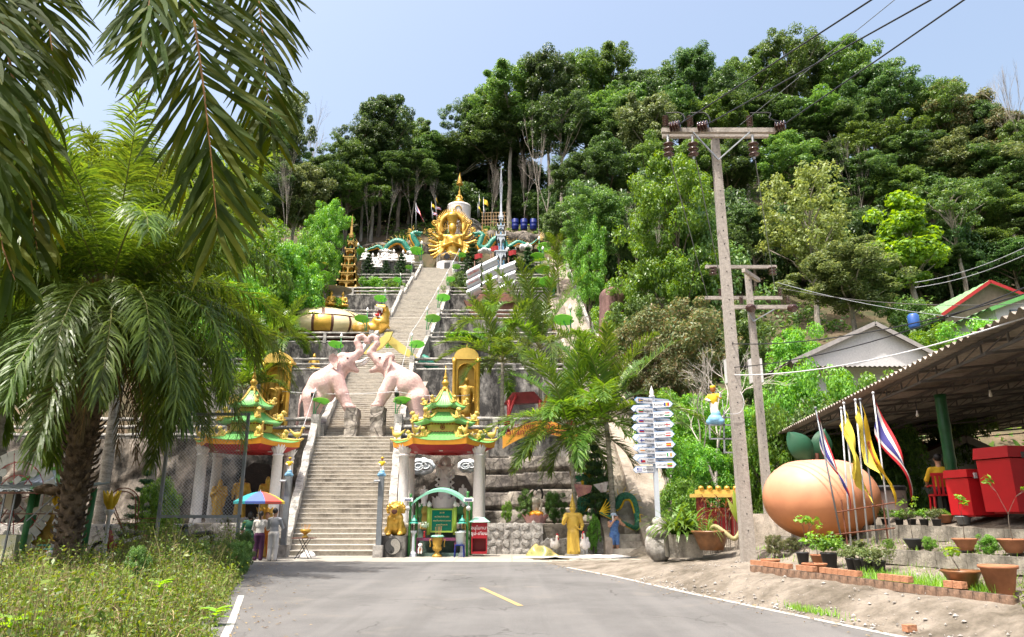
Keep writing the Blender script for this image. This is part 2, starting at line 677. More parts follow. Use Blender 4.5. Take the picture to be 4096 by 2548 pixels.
struct(strip(LEFT_EDGE,0.12,0.05,6.0,15.5,0.006,"road_edge_line",M_WHITELINE))
struct(strip(RIGHT_EDGE,0.15,-0.10,6.0,23.4,0.006,"road_edge_line",M_WHITELINE,30))
d0,d1=G(1926,2352),G(2082,2424)
q=Vector((0.055,0.0,0))
b=MB()
b.add([tuple(d0-q+Vector((0,0,.006))),tuple(d0+q+Vector((0,0,.006))),tuple(d1+q+Vector((0,0,.006))),tuple(d1-q+Vector((0,0,.006)))],[(3,2,1,0)])
struct(b.build("road_centre_dash",M_YELLINE))
b=MB()
for i in range(16):
 for j in range(2):
  x0=-22+i*2.0
  y0=[25.9,28.3][j]
  b.box((x0+1.0,y0+1.2,-0.046),(1.985,2.385,0.1))
struct(b.build("plaza",M_CONC))
BANK=[(-0.3,-0.03),(0.0,0.0),(0.35,0.09),(0.9,0.33),(1.25,0.40),(1.6,0.44),(2.6,0.60),(2.75,0.62),(3.0,0.80),(4.1,1.04),(4.3,1.06),(4.5,1.28),(5.0,1.33),(6.0,1.57),(14.0,1.60)]
def bank_z(x,y):
 n=(x-along(RIGHT_EDGE,y))*0.955
 if n<-0.3:
  return-0.03
 f=1.0 if y<17.5 else max(0.0,1.0-(y-17.5)/9.0)if n<6 else 1.0 if y<24 else max(0.35,1.0-(y-24)/8.0)
 if n>4 and y>17.5:
  f=max(f,min(1,(n-4)/3))
 return f*float(np.interp(n,[a for a,c in BANK],[c for a,c in BANK]))
_r=np.random.default_rng(3)
_ph=_r.uniform(0,6,12)
def lump(x,y,s=1.0):
 return(math.sin(x*2.1*s+_ph[0])*math.sin(y*1.7*s+_ph[1])+0.6*math.sin(x*4.3*s+y*2.2*s+_ph[2])+0.5*math.sin(x*7.1*s-y*6.3*s+_ph[3]))/2.1
def bank_pt(u,v):
 y=5.5+24.0*v
 n=-0.3+14.0*(u**1.6)
 x=along(RIGHT_EDGE,y)+n/0.955
 z=bank_z(x,y)
 if 0.1<n<4.4:
  z+=(0.035*lump(x,y,2.0)+0.018*lump(x+5,y,6.3))*min(1,n)
 return(x,y,z)
struct(MB().grid(bank_pt,90,120).build("bank",M_APRON,smooth=True))
# ================================================================ hillside
PROF=[(0,-0.15),(28,-0.1),(32,1.0),(40,5.0),(59,12.4),(68,16.8),(78,21.6),(87,27.0),(94,31.0),(101,35.5),(112,46.0),(125,54.0),(160,76.0),(220,92.0),(300,95.0)]
TER=[(31.0,1.15),(40.0,5.6),(59.0,12.95),(68.0,17.4),(78.0,22.45),(87.0,27.9),(94.0,32.0),(101.0,36.2)]
TXL,TXR=-27.0,4.4
def hill(x,y):
 z=float(np.interp(y,[a for a,c in PROF],[c for a,c in PROF]))
 if x>8 and y>60:
  z+=min(1,(x-8)/30)*min(1,(y-60)/50)*6
 if x<-30 and y>90:
  z-=min(1,(-30-x)/40)*7
 return z
def ground_z(x,y):
 if TXL<x<TXR+4 and 30<y<101:
  k=0.0
  for ty,tz in TER:
   if y>=ty:
    k=tz
  if x<TXR:
   return k
 return hill(x,y)
def hill_pt(u,v):
 x=-170+340*u
 y=27.0+273*(v**1.9)
 z=hill(x,y)
 if TXL-1<x<TXR+5 and 28<y<104:
  k=-0.6
  for ty,tz in TER:
   if y-2.6>=ty:
    k=tz
  z=min(k-0.5,z-1.0)
 elif x>4 and y<34:
  z=min(z,-0.2)
 else:
  z+=0.35*lump(x*0.25,y*0.25)
 return(x,y,z)
struct(MB().grid(hill_pt,220,110).build("hillside",M_SOIL,smooth=True))
# ================================================================ staircase
SXP=[(29.6,1160,1545,2225),(40.0,1268,1580,1745),(41.0,1300,1590,1742),(59.0,1400,1640,1480),(68.0,1490,1705,1360),(78.0,1560,1748,1270),(87.0,1612,1787,1185),(94.0,1655,1810,1120),(101.0,1690,1808,1050)]
SX={y:(P(l,p,y).x,P(r,p,y).x)for y,l,r,p in SXP}
FLIGHTS=[((29.6,0.0),(40.0,5.6))]+[((TER[i][0]+(1.0 if i>1 else 0.9),TER[i][1]),TER[i+1])for i in range(1,7)]
def stair_x(y):
 ks=sorted(SX)
 return float(np.interp(y,ks,[SX[k][0]for k in ks])),float(np.interp(y,ks,[SX[k][1]for k in ks]))
stair=thing("stone_staircase","long weathered concrete staircase climbing the hill between the terraces","staircase",(-7,29.6,0))
FLX=[]
for fi,((ya,za),(yb,zb))in enumerate(FLIGHTS):
 n=int(round((zb-za)/(0.2 if fi<2 else 0.27)))
 for i in range(n):
  y0=ya+(yb-ya)*i/n
  y1=ya+(yb-ya)*(i+1)/n
  z1=za+(zb-za)*(i+1)/n
  xl,xr=stair_x(y0)
  jit=random.uniform(-0.012,0.012)
  b=MB()
  b.box(((xl+xr)/2,y0+0.36+jit,z1-0.31),(xr-xl,0.78,0.58),m=0)
  b.box(((xl+xr)/2,y0+0.35+jit,z1-0.013),(xr-xl+0.01,0.86,0.034 if fi<2 else 0.06),m=1)
  b.build("step",[M_STEP,M_NOSE],stair)
 for side in(0,1):
  b=MB()
  xa,xb=stair_x(ya)[side],stair_x(yb)[side]
  s=-1 if side==0 else 1
  w=0.34
  K=max(8,int((yb-ya)*2))
  V=[]
  for q in range(K+1):
   t=q/K
   x=xa+(xb-xa)*t+s*w/2
   y=ya+(yb-ya)*t-0.1
   z=za+(zb-za)*t
   j1,j2=random.uniform(-.035,.035),random.uniform(-.05,.05)
   for(dx,dz)in((-w/2,-0.7),(w/2,-0.7),(w/2+j1,0.72+j2),(-w/2+j1,0.75+j2)):
    V.append((x+dx,y,z+dz))
  F=[(0,1,2,3),tuple(K*4+i for i in(3,2,1,0))]
  for q in range(K):
   for e in range(4):
    e2=(e+1)%4
    F.append((q*4+e,(q+1)*4+e,(q+1)*4+e2,q*4+e2))
  b.add(V,F)
  b.build("parapet",M_RAIL,stair)
b=MB()
for(ya,za),(yb,zb)in FLIGHTS:
 xl,xr=stair_x((ya+yb)/2)
 b.add([(xl-.5,ya+.35,za-0.9),(xr+.5,ya+.35,za-0.9),(xr+.5,yb+.4,zb-0.75),(xl-.5,yb+.4,zb-0.75),(xl-.5,yb+.4,za-1.2),(xr+.5,yb+.4,za-1.2)],[(0,1,2,3),(3,2,5,4),(0,4,5,1),(0,3,4),(1,5,2)])
b.build("stair_core",M_STEP,stair)
for i in range(1,8):
 ty,tz=TER[i]
 xl,xr=stair_x(ty)
 MB().box(((xl+xr)/2,ty+0.60,tz-0.2),(xr-xl,1.2,0.39)).build("landing",M_STEP,stair)
# ================================================================ terraces: slabs with stained front walls, rails and posts
TL={1:-30,2:-28,3:-27,4:-26.3,5:-26.2,6:-24.5,7:-22.0}
for i in range(1,8):
 ty,tz=TER[i]
 y2=TER[i+1][0]+1.2 if i<7 else 109
 z0=TER[i-1][1]-0.4
 xl,xr=stair_x(ty)
 b=MB()
 for(xa,xb)in((TL[i],xl-0.3),(xr+0.3,TXR)):
  b.box(((xa+xb)/2,(ty+y2)/2,(z0+tz)/2),(xb-xa,y2-ty,tz-z0))
 struct(b.build("terrace",M_WALLDARK))
def wob_bar(b,a,c,r,n=6):
 a,c=Vector(a),Vector(c)
 L=(c-a).length
 k=max(3,int(L/0.6))
 pts,rad=[],[]
 for q in range(k+1):
  p=a.lerp(c,q/k)
  pts.append(p+Vector((0,random.uniform(-.02,.02),random.uniform(-.02,.02))))
  rad.append(r*random.uniform(0.85,1.15))
 b.tube(pts,rad,n)
RAILROWS={1:(1.02,0.58,0.12)}
ORD={1:"lowest",2:"second",3:"third",4:"fourth",5:"fifth",6:"sixth",7:"topmost"}
for i in range(1,8):
 ty,tz=TER[i]
 xl,xr=stair_x(ty)
 for side,(xa,xb)in enumerate(((TL[i],xl-0.15),(xr+0.15,TXR))):
  t=thing("balustrade","rough cement log balustrade on the %s terrace, %s of the stairs"%(ORD[i],("left","right")[side]),"balustrade",((xa+xb)/2,ty,tz),group="terrace balustrades")
  for dz in(1.0,0.56,0.12):
   b=MB()
   wob_bar(b,(xa,ty+0.12,tz+dz),(xb,ty+0.12,tz+dz),0.115)
   b.build("rail",M_RAIL,t,smooth=True)
  npost=max(2,int((xb-xa)/4.2)+1)
  for q in range(npost):
   x=(xb-q*(xb-xa)/(npost-1))if side==0 else xa+q*(xb-xa)/(npost-1)
   b=MB()
   big=q==0
   w=0.46 if big else 0.30
   b.box((x,ty+0.12,tz+(0.62 if big else 0.52)),(w,w,1.28 if big else 1.06),taper=0.9)
   b.build("post",M_RAIL,t)
b=MB()
b.box((-19.5,36.2,0.35),(21.0,10.4,1.55))
b.box((-0.1,36.0,0.35),(9.4,10.2,1.55))
struct(b.build("platform",M_APRON))
def rockface(name,x0,x1,y,z0,z1,m,amp=0.35,nu=70,nv=26,lean=0.6,layers=0,seed=1):
 r=np.random.default_rng(seed)
 ph=r.uniform(0,7,16)
 def f(u,v):
  x=x0+(x1-x0)*u
  z=z0+(z1-z0)*v
  d=0
  for q in range(5):
   s=0.5*1.9**q
   d+=amp/(1.55**q)*math.sin(x*s+ph[q]+1.3*math.sin(z*s*0.8+ph[q+5]))*math.sin(z*s*0.9+ph[q+9])
  yy=y+lean*v-d*(1-0.3*v)
  if layers:
   w=(v*layers+0.10*math.sin(x*0.9+ph[3]))%1.0
   st=math.floor(v*layers+0.10*math.sin(x*0.9+ph[3]))
   yy+=st*0.42-0.30*min(1,w*3.5)
  return(x,yy,z)
 return MB().grid(f,nu,nv).build(name,m,smooth=True)
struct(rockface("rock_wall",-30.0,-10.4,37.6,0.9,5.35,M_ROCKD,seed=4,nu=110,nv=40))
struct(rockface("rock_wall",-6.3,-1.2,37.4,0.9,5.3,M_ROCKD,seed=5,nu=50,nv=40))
struct(rockface("rock_wall",-1.3,4.3,36.2,0.9,4.4,M_ROCK,amp=0.14,lean=0.2,layers=4,seed=6,nu=70,nv=64))
b=MB()
b.box((1.5,39.2,4.2),(5.8,2.2,0.5))
struct(b.build("rock_ledge",M_ROCK))
STONES=[]
for s in range(7):
 r=np.random.default_rng(40+s)
 k=int(r.integers(6,8))
 ang=np.sort(r.uniform(0,2*PI,k)*0.25+np.arange(k)*2*PI/k)
 rad=r.uniform(0.8,1.08,k)
 V=[(rad[i]*math.cos(ang[i]),0.25,rad[i]*math.sin(ang[i]))for i in range(k)]
 V+=[(0.80*rad[i]*math.cos(ang[i]),-0.35+r.uniform(-.1,.1),0.80*rad[i]*math.sin(ang[i]))for i in range(k)]
 V+=[(0.0,-0.50,0.0)]
 F=[]
 for i in range(k):
  j=(i+1)%k
  F+=[(i,j,k+j,k+i),(k+i,k+j,2*k)]
 b=MB()
 b.add(V,F)
 STONES.append(b.mesh("stone",M_STONE))
def stone_wall(name,label,x0,x1,y,z0,z1,m_core,sz=0.21,depth=0.5,seed=0,group=None):
 r=random.Random(seed)
 t=thing(name,label,"stone wall",((x0+x1)/2,y,z0),group=group)
 MB().box(((x0+x1)/2,y+depth/2+0.02,(z0+z1)/2-0.02),(x1-x0,depth,z1-z0)).build("mortar_core",m_core,t)
 rows=max(2,int((z1-z0)/(sz*1.5)))
 dz=(z1-z0)/rows
 for j in range(rows):
  x=x0+(0.5 if j%2 else 0.1)*sz
  while x<x1-sz*0.4:
   w=sz*r.uniform(0.75,1.3)
   o=ob("stone",r.choice(STONES),t,loc=(x+w-(x0+x1)/2,0.015,(j+0.5)*dz+r.uniform(-.02,.02)),rot=(0,r.uniform(-3.1,3.1),0),scale=(w*1.04,0.11,dz*0.60*r.uniform(0.9,1.15)))
   x+=w*1.85
 return t
stone_wall("retaining_wall","grey rubble stone retaining wall beside the red donation box",-1.98,1.25,30.6,-0.05,1.22,M_STONE,0.2,seed=1)
stone_wall("retaining_wall","low stone ledge the woman in blue sits against",1.35,4.1,30.3,-0.05,0.62,M_STONE,0.2,seed=2)
stone_wall("retaining_wall","grey stone wall under the left pavilion behind the parked motorbikes",-22.0,-9.4,30.4,-0.05,1.18,M_STONE,0.3,seed=3)
# ================================================================ long ramp with a stair strip, on the right of the terraces
ramp=thing("side_stairway","steep side stairway with wide cement ramp right of the terraces","stairway",(5.5,30,0))
RAMPL=[(29.5,0.0)]+[(y,z)for y,z in PROF if 32<=y<=101]+[(106,40.0)]
def rz(y):
 return float(np.interp(y,[29.5,40,59,78,101,108],[0.0,5.2,13.4,22.2,36.0,40.5]))
M_RAMP=mat_stained("ramp_cement",(0.33,0.28,0.235),(0.18,0.15,0.12),scale=0.6,amount=0.42,stretch=1,bump=0.5,bscale=6)
def ramp_x(y):
 return float(np.interp(y,[29,60,105],[3.95,5.0,4.9]))
ys=np.linspace(29.5,107,150)
for i in range(len(ys)-1):
 y0,y1=ys[i],ys[i+1]
 z1=rz(y1)
 cx=ramp_x(y0)
 MB().box((cx+0.55,y0+0.4,z1-0.3),(1.25,0.82,0.6)).build("step",M_STEP,ramp)
def sheet_up(xo0,xo1,dz,name,m,thick=0.5):
 b=MB()
 K=40
 V,F=[],[]
 for q in range(K+1):
  y=29.4+(107-29.4)*q/K
  for(xo,zz)in((xo0,-thick),(xo1,-thick),(xo1,dz),(xo0,dz)):
   V.append((ramp_x(y)+xo+random.uniform(-.02,.02),y,rz(y)+zz+random.uniform(-.02,.02)))
 for q in range(K):
  for e in range(4):
   e2=(e+1)%4
   F.append((q*4+e,(q+1)*4+e,(q+1)*4+e2,q*4+e2))
 F+=[(0,1,2,3)]
 b.add(V,F)
 return b.build(name,m,ramp)
sheet_up(-0.35,-0.08,0.55,"parapet",M_RAMP)
sheet_up(1.18,1.60,0.50,"parapet",M_RAMP)
sheet_up(1.60,3.10,0.12,"ramp_slab",M_RAMP)
sheet_up(3.10,3.45,0.75,"parapet",M_RAIL)
# ================================================================ leaves, trees, palms
M_BARK=mat_stained("bark",(0.22,0.185,0.15),(0.08,0.065,0.05),scale=1.5,amount=0.5,stretch=0.3,bump=0.8,bscale=6)
M_PALEBARK=mat_stained("pale_bark",(0.40,0.36,0.31),(0.16,0.14,0.12),scale=1.5,amount=0.48,stretch=0.25,bump=0.7,bscale=6)
LEAFM={'dark':mat_leaf("leaf_dark",[(0.036,0.084,0.030),(0.066,0.139,0.039),(0.116,0.204,0.057)],rough=0.42),'mid':mat_leaf("leaf_mid",[(0.058,0.129,0.035),(0.098,0.204,0.044),(0.172,0.287,0.066)],rough=0.42),'lime':mat_leaf("leaf_lime",[(0.116,0.278,0.039),(0.197,0.408,0.056),(0.296,0.518,0.077)],rough=0.45,trans=0.45),'yellow':mat_leaf("leaf_yellow",[(0.168,0.245,0.056),(0.235,0.323,0.088),(0.319,0.402,0.150)],rough=0.5,trans=0.4),'rust':mat_leaf("leaf_rust",[(0.063,0.103,0.037),(0.101,0.137,0.050),(0.160,0.167,0.062),(0.202,0.137,0.062)],rough=0.5),'olive':mat_leaf("leaf_olive",[(0.081,0.125,0.044),(0.132,0.185,0.061),(0.214,0.260,0.098)],rough=0.45),'fresh':mat_leaf("leaf_fresh",[(0.066,0.185,0.027),(0.132,0.315,0.044),(0.246,0.463,0.066)],rough=0.4,trans=0.4),}
def leaf_quads(Cn,Nn,L,W,r,bend=0.18):
 n=len(Cn)
 a=r.normal(size=(n,3))
 u=np.cross(Nn,a)
 u/=np.linalg.norm(u,axis=1)[:,None]+1e-9
 v=np.cross(Nn,u)
 L=L*r.uniform(0.7,1.3,n)[:,None]
 W=W*r.uniform(0.7,1.3,n)[:,None]
 V=np.empty((n,4,3))
 V[:,0]=Cn-u*L/2
 V[:,1]=Cn-v*W/2+Nn*W*bend
 V[:,2]=Cn+u*L/2
 V[:,3]=Cn+v*W/2+Nn*W*bend
 F=np.arange(n*4).reshape(n,4)
 return V.reshape(-1,3),F
def unit(a):
 return a/(np.linalg.norm(a,axis=-1)[...,None]+1e-9)
def clump_leaves(cs,rs,per,L,W,r,flat=0.75,up=0.6):
 cs=np.repeat(np.asarray(cs,float),per,0)
 rr=np.repeat(np.asarray(rs,float),per,0)
 d=unit(r.normal(size=(len(cs),3)))
 q=rr*r.uniform(0.35,1.0,len(cs))**0.6
 Cn=cs+d*q[:,None]*np.array([1,1,flat])
 Nn=unit(d*0.6+np.array([0,0,up])+r.normal(size=d.shape)*0.45)
 return leaf_quads(Cn,Nn,L,W,r)
def limb(b,p,d,L,r0,depth,rnd,ends,spread=0.6,grav=0.05,n=6,kids=3):
 k=4
 pts=[Vector(p)]
 d=Vector(d).normalized()
 for i in range(k):
  d=(d+Vector((rnd.uniform(-.16,.16),rnd.uniform(-.16,.16),rnd.uniform(-.08,.12)))).normalized()
  pts.append(pts[-1]+d*L/k)
 b.tube(pts,[r0*(1-0.45*i/k)for i in range(k+1)],n,caps=False)
 if depth==0:
  ends.append(pts[-1])
  return
 for i in range(kids):
  a=rnd.uniform(0,2*PI)
  s=rnd.uniform(0.6,1.0)*spread
  t=d.orthogonal().normalized()
  t2=d.cross(t)
  nd=d+(t*math.cos(a)+t2*math.sin(a))*s+Vector((0,0,-grav))
  st=pts[-1]if i<2 else pts[-2]
  limb(b,st,nd,L*rnd.uniform(0.6,0.8),r0*0.55,depth-1,rnd,ends,spread,grav,max(4,n-1),kids)
TREES={}
def proto(key,leafmat,bark,H=22.0,bare=0.45,rx=5.0,rz_=5.0,clumps=70,per=130,L=0.32,W=0.17,rc=1.1,seed=1,flat=0.7,tiers=None,trunk_r=0.32,lean=0.4,top_bias=0.0,depth=2):
 r=np.random.default_rng(seed)
 rnd=random.Random(seed)
 zc=H-rz_
 cs=[]
 while len(cs)<clumps:
  d=unit(r.normal(size=3))
  q=r.uniform(0.2,1.0)**0.45
  p=d*q
  if tiers:
   p[2]=round(p[2]*tiers)/tiers+r.normal()*0.06
   lim=math.sqrt(max(0.05,1-(p[2]*0.85)**2))
   if np.hypot(p[0],p[1])>lim:
    continue
  p[2]=min(p[2],0.78)
  if p[2]<-0.55 and r.random()<0.6:
   continue
  lobes=0.95+0.30*math.sin(3*math.atan2(p[1],p[0])+seed)+0.2*math.sin(5*math.atan2(p[1],p[0])+2*seed)
  cs.append((p[0]*rx*lobes,p[1]*rx*lobes,zc+p[2]*rz_))
 cs=np.array(cs)
 rs=rc*r.uniform(0.6,1.25,clumps)
 V,F=clump_leaves(cs,rs,per,L,W,r,flat)
 crown=rawmesh("crown",V,F,leafmat)
 b=MB()
 h0=H*bare
 pts=[Vector((0,0,-1.0))]
 k=7
 dx,dy=r.normal(0,lean,2)
 for i in range(1,k+1):
  t=i/k
  pts.append(Vector((dx*t*t+r.normal(0,0.08),dy*t*t+r.normal(0,0.08),t*(zc+rz_*0.2))))
 rads=[trunk_r*(1.25 if i==0 else 1-0.6*i/k)for i in range(k+1)]
 b.tube(pts,rads,8)
 for c in cs[::max(1,clumps//22)]:
  c=Vector(c)
  t0=min(0.95,max(bare+0.05,(c.z-0.28*rz_-math.hypot(c.x,c.y)*0.6)/(zc+rz_*0.2)))
  i=min(k-1,int(t0*k))
  st=pts[i].lerp(pts[i+1],t0*k-i)
  mid=st.lerp(c,0.5)+Vector((r.normal(0,.3),r.normal(0,.3),0.5))
  b.tube([st,mid,c],[trunk_r*0.34,trunk_r*0.22,trunk_r*0.08],5,caps=False)
 TREES[key]=(b.mesh("trunk",bark),crown,H,rx)
 return TREES[key]
proto('dark1',LEAFM['dark'],M_BARK,H=22,bare=0.5,rx=4.6,rz_=5.2,clumps=127,per=240,seed=11)
proto('dark2',LEAFM['dark'],M_PALEBARK,H=24,bare=0.55,rx=5.2,rz_=4.6,clumps=120,per=240,seed=12,tiers=3)
proto('mid1',LEAFM['mid'],M_BARK,H=22,bare=0.42,rx=5.0,rz_=5.6,clumps=142,per=240,seed=13)
proto('mid2',LEAFM['mid'],M_PALEBARK,H=24,bare=0.5,rx=4.6,rz_=6.0,clumps=120,per=240,seed=14,tiers=4,rc=1.05)
proto('olive1',LEAFM['olive'],M_PALEBARK,H=20,bare=0.35,rx=5.0,rz_=5.2,clumps=135,per=240,seed=15,L=0.36,W=0.20)
proto('lime1',LEAFM['lime'],M_PALEBARK,H=15,bare=0.3,rx=3.2,rz_=5.4,clumps=60,per=110,seed=16,tiers=5,L=0.55,W=0.30,rc=1.15)
proto('yellow1',LEAFM['yellow'],M_PALEBARK,H=16,bare=0.22,rx=5.2,rz_=5.6,clumps=95,per=90,seed=17,L=0.40,W=0.24,rc=1.15)
proto('feather',LEAFM['mid'],M_PALEBARK,H=16,bare=0.5,rx=5.0,rz_=3.2,clumps=50,per=120,seed=18,tiers=3,L=0.42,W=0.18,rc=1.2,flat=0.35)
proto('rust1',LEAFM['rust'],M_BARK,H=16,bare=0.3,rx=4.2,rz_=4.6,clumps=120,per=240,seed=19,L=0.36,W=0.2)
proto('fresh1',LEAFM['fresh'],M_BARK,H=20,bare=0.10,rx=6.4,rz_=9.0,clumps=190,per=200,seed=20,L=0.36,W=0.17,rc=1.25,trunk_r=0.3)
proto('bush1',LEAFM['fresh'],M_BARK,H=5,bare=0.05,rx=2.6,rz_=2.4,clumps=90,per=190,seed=21,L=0.20,W=0.10,rc=0.62,trunk_r=0.1)
proto('bush2',LEAFM['rust'],M_BARK,H=5,bare=0.05,rx=2.8,rz_=2.4,clumps=95,per=210,seed=22,L=0.17,W=0.08,rc=0.6,trunk_r=0.1)
proto('bush3',LEAFM['mid'],M_BARK,H=5,bare=0.05,rx=2.6,rz_=2.5,clumps=90,per=190,seed=23,L=0.20,W=0.10,rc=0.62,trunk_r=0.1)
proto('bush4',LEAFM['dark'],M_BARK,H=8,bare=0.05,rx=4.0,rz_=4.0,clumps=80,per=130,seed=24,L=0.40,W=0.2,rc=1.1,trunk_r=0.1)
def bare_proto(key,bark,H,seed,depth=4,spread=0.55,r0=0.24,kids=3):
 rnd=random.Random(seed)
 b=MB()
 ends=[]
 limb(b,(0,0,-0.5),(0,0,1),H*0.42,r0,depth,rnd,ends,spread,-0.05,6,kids)
 zmax=max(v[:,2].max()for v in b.v)
 for v in b.v:
  v*=H/zmax
 TREES[key]=(b.mesh("trunk",bark),None,H,H*0.35)
bare_proto('bare1',M_PALEBARK,16,31,depth=5,spread=0.42)
bare_proto('bare2',mat("dead_wood",(0.50,0.45,0.41),rough=0.9),9,32,depth=5,spread=0.75,r0=0.16)
bare_proto('bare3',M_PALEBARK,18,33,depth=5,spread=0.36,r0=0.26)
TREE_LOOK={'dark1':"dark green broadleaf tree",'dark2':"dark layered pale trunked tree",'mid1':"mid green rounded tree",'mid2':"tall tiered mid green tree",'olive1':"olive green spreading tree",'lime1':"bright lime green tree",'yellow1':"pale yellow green tree",'feather':"feathery flat topped tree",'rust1':"rusty tinged green tree",'fresh1':"bushy fresh green tree",'bush1':"fresh green shrub",'bush2':"rusty green shrub",'bush3':"mid green shrub",'bush4':"dark leafy understorey shrub",'bare1':"leafless grey tree",'bare2':"dead branching tree",'bare3':"tall leafless tree"}
MARKS=[(0,"far left hill"),(420,"big oil palm"),(800,"left pavilion"),(1130,"golden turtle"),(1400,"golden spire"),(1640,"left dragon"),(1830,"golden statue"),(2020,"silver spire"),(2230,"metal ship sails"),(2450,"side stairway"),(2650,"signpost"),(2900,"tall utility pole"),(3150,"second utility pole"),(3350,"giant peach"),(3550,"flag poles"),(3750,"white gable house"),(3950,"green roofed house"),(4200,"right edge")]
ALLTREES=[]
def tree(kind,px,py_top,Y,width=None,name=None,base_z=None,label=None,rz=None,cat="tree",group="trees on the hillside",mark=None):
 tm,cm,H,rx=TREES[kind]
 if 1600<px<2150 and 109<Y<118 and cm is not None:
  Y+=9
 top=P(px,py_top,Y)
 z0=ground_z(top.x,Y)if base_z is None else base_z
 s=max(0.2,(top.z-z0)/H)
 sx=s if width is None else width*SZ(py_top+100,Y)/(2*rx*1.12)
 bush=kind.startswith('bush')
 nm=name or("shrub" if bush else "bare_tree" if cm is None else "forest_tree")
 t=thing(nm,label or "","shrub" if bush else cat,(top.x,Y,z0),rz if rz is not None else random.uniform(0,6.28),group,(sx,sx,s))
 ob("trunk",tm,t)
 if cm is not None:
  ob("crown",cm,t)
 ALLTREES.append((t,kind,px,py_top,Y,bool(label)))
 return t
def frond_mesh(path,L_leaf,W_leaf,pairs,mats,hint=(0,0,1),alpha0=70,alpha1=25,droop=0.6,vee=0.25,r0=0.03,t0=0.12,seed=0,jitter=0.12,segs=3,plume=0.15):
 r=np.random.default_rng(seed)
 path=[Vector(p)for p in path]
 k=len(path)
 cum=[0.0]
 for i in range(1,k):
  cum.append(cum[-1]+(path[i]-path[i-1]).length)
 tot=cum[-1]
 def at(t):
  s=t*tot
  for i in range(1,k):
   if s<=cum[i]or i==k-1:
    f=(s-cum[i-1])/max(1e-6,cum[i]-cum[i-1])
    return path[i-1].lerp(path[i],f),(path[i]-path[i-1]).normalized()
 b=MB()
 b.tube(path,[r0*(1-0.85*i/(k-1))for i in range(k)],5,m=0)
 V,F=[],[]
 hint=Vector(hint)
 for i in range(pairs):
  for sd in(-1,1):
   t=t0+(1-t0)*(i+0.5+r.normal(0,0.12))/pairs
   t=min(0.995,max(t0,t))
   p,tg=at(t)
   side=tg.cross(hint)
   if side.length<1e-3:
    side=tg.orthogonal()
   side=side.normalized()*sd
   up=side.cross(tg).normalized()*sd
   if up.dot(hint)<0:
    up=-up
   q=(t-t0)/(1-t0)
   al=math.radians(alpha0+(alpha1-alpha0)*q+r.normal(0,6))
   ll=L_leaf*(0.45+0.75*math.sin(PI*min(1,0.16+0.80*q))**0.8)*r.uniform(0.85,1.1)
   d=tg*math.cos(al)+side*math.sin(al)+up*(vee+r.normal(0,plume))
   d=d.normalized()
   w=W_leaf*r.uniform(0.8,1.15)
   n0=len(V)
   for j in range(segs+1):
    f=j/segs
    ww=w*(0.55 if j==0 else 1.0 if j<segs-1 else 0.8 if j==segs-1 else 0.10)*0.5
    wd=d.cross(up)
    wd=wd.normalized()if wd.length>1e-4 else side
    V+=[tuple(p-wd*ww),tuple(p+wd*ww)]
    d=(d+Vector((r.normal(0,jitter),r.normal(0,jitter),-droop*(0.4+f)))).normalized()
    p=p+d*(ll/segs)
   for j in range(segs):
    F.append((n0+2*j,n0+2*j+1,n0+2*j+3,n0+2*j+2))
 b.add(V,F,m=1)
 return b.mesh("frond",mats)
def arc(L,e0,bend,n=9,side=0.0):
 pts=[Vector((0,0,0))]
 for i in range(n):
  a=math.radians(e0-bend*((i+0.5)/n)**1.3)
  pts.append(pts[-1]+Vector((math.cos(a),side*(i/n)**2*0.3,math.sin(a)))*(L/n))
 return pts
M_PALMLEAF=mat_leaf("oil_palm_leaf",[(0.055,0.105,0.020),(0.088,0.155,0.027),(0.150,0.230,0.038)],rough=0.38,trans=0.48,spec=0.38)
M_PALMFG=mat_leaf("backlit_palm_leaf",[(0.026,0.056,0.008),(0.048,0.092,0.011),(0.110,0.140,0.014)],rough=0.6,trans=0.5,spec=0.12)  # darker copy of the oil palm leaf; backlit shade put into the colour
M_PALMDRY=mat_leaf("dry_palm_leaf",[(0.10,0.08,0.035),(0.16,0.12,0.05),(0.07,0.09,0.03)],rough=0.6,trans=0.3)
M_PALMFRESH=mat_leaf("coconut_leaf",[(0.058,0.130,0.022),(0.090,0.180,0.028),(0.160,0.265,0.042)],rough=0.34,trans=0.45,spec=0.5)
M_PALMYEL=mat_leaf("yellow_palm_leaf",[(0.25,0.25,0.02),(0.35,0.33,0.03),(0.20,0.24,0.03)],rough=0.4,trans=0.45)
M_STALK=mat("palm_stalk",(0.17,0.17,0.055),rough=0.5)
M_STALKO=mat("orange_palm_stalk",(0.34,0.17,0.05),rough=0.5)
M_PALMTRUNK=mat_stained("palm_trunk",(0.36,0.33,0.28),(0.16,0.14,0.11),scale=3,amount=0.45,stretch=3.0,bump=0.5,bscale=9)
M_OILTRUNK=mat_stained("oil_palm_trunk",(0.21,0.15,0.10),(0.05,0.035,0.025),scale=3,amount=0.5,stretch=1,bump=0.8,bscale=9)
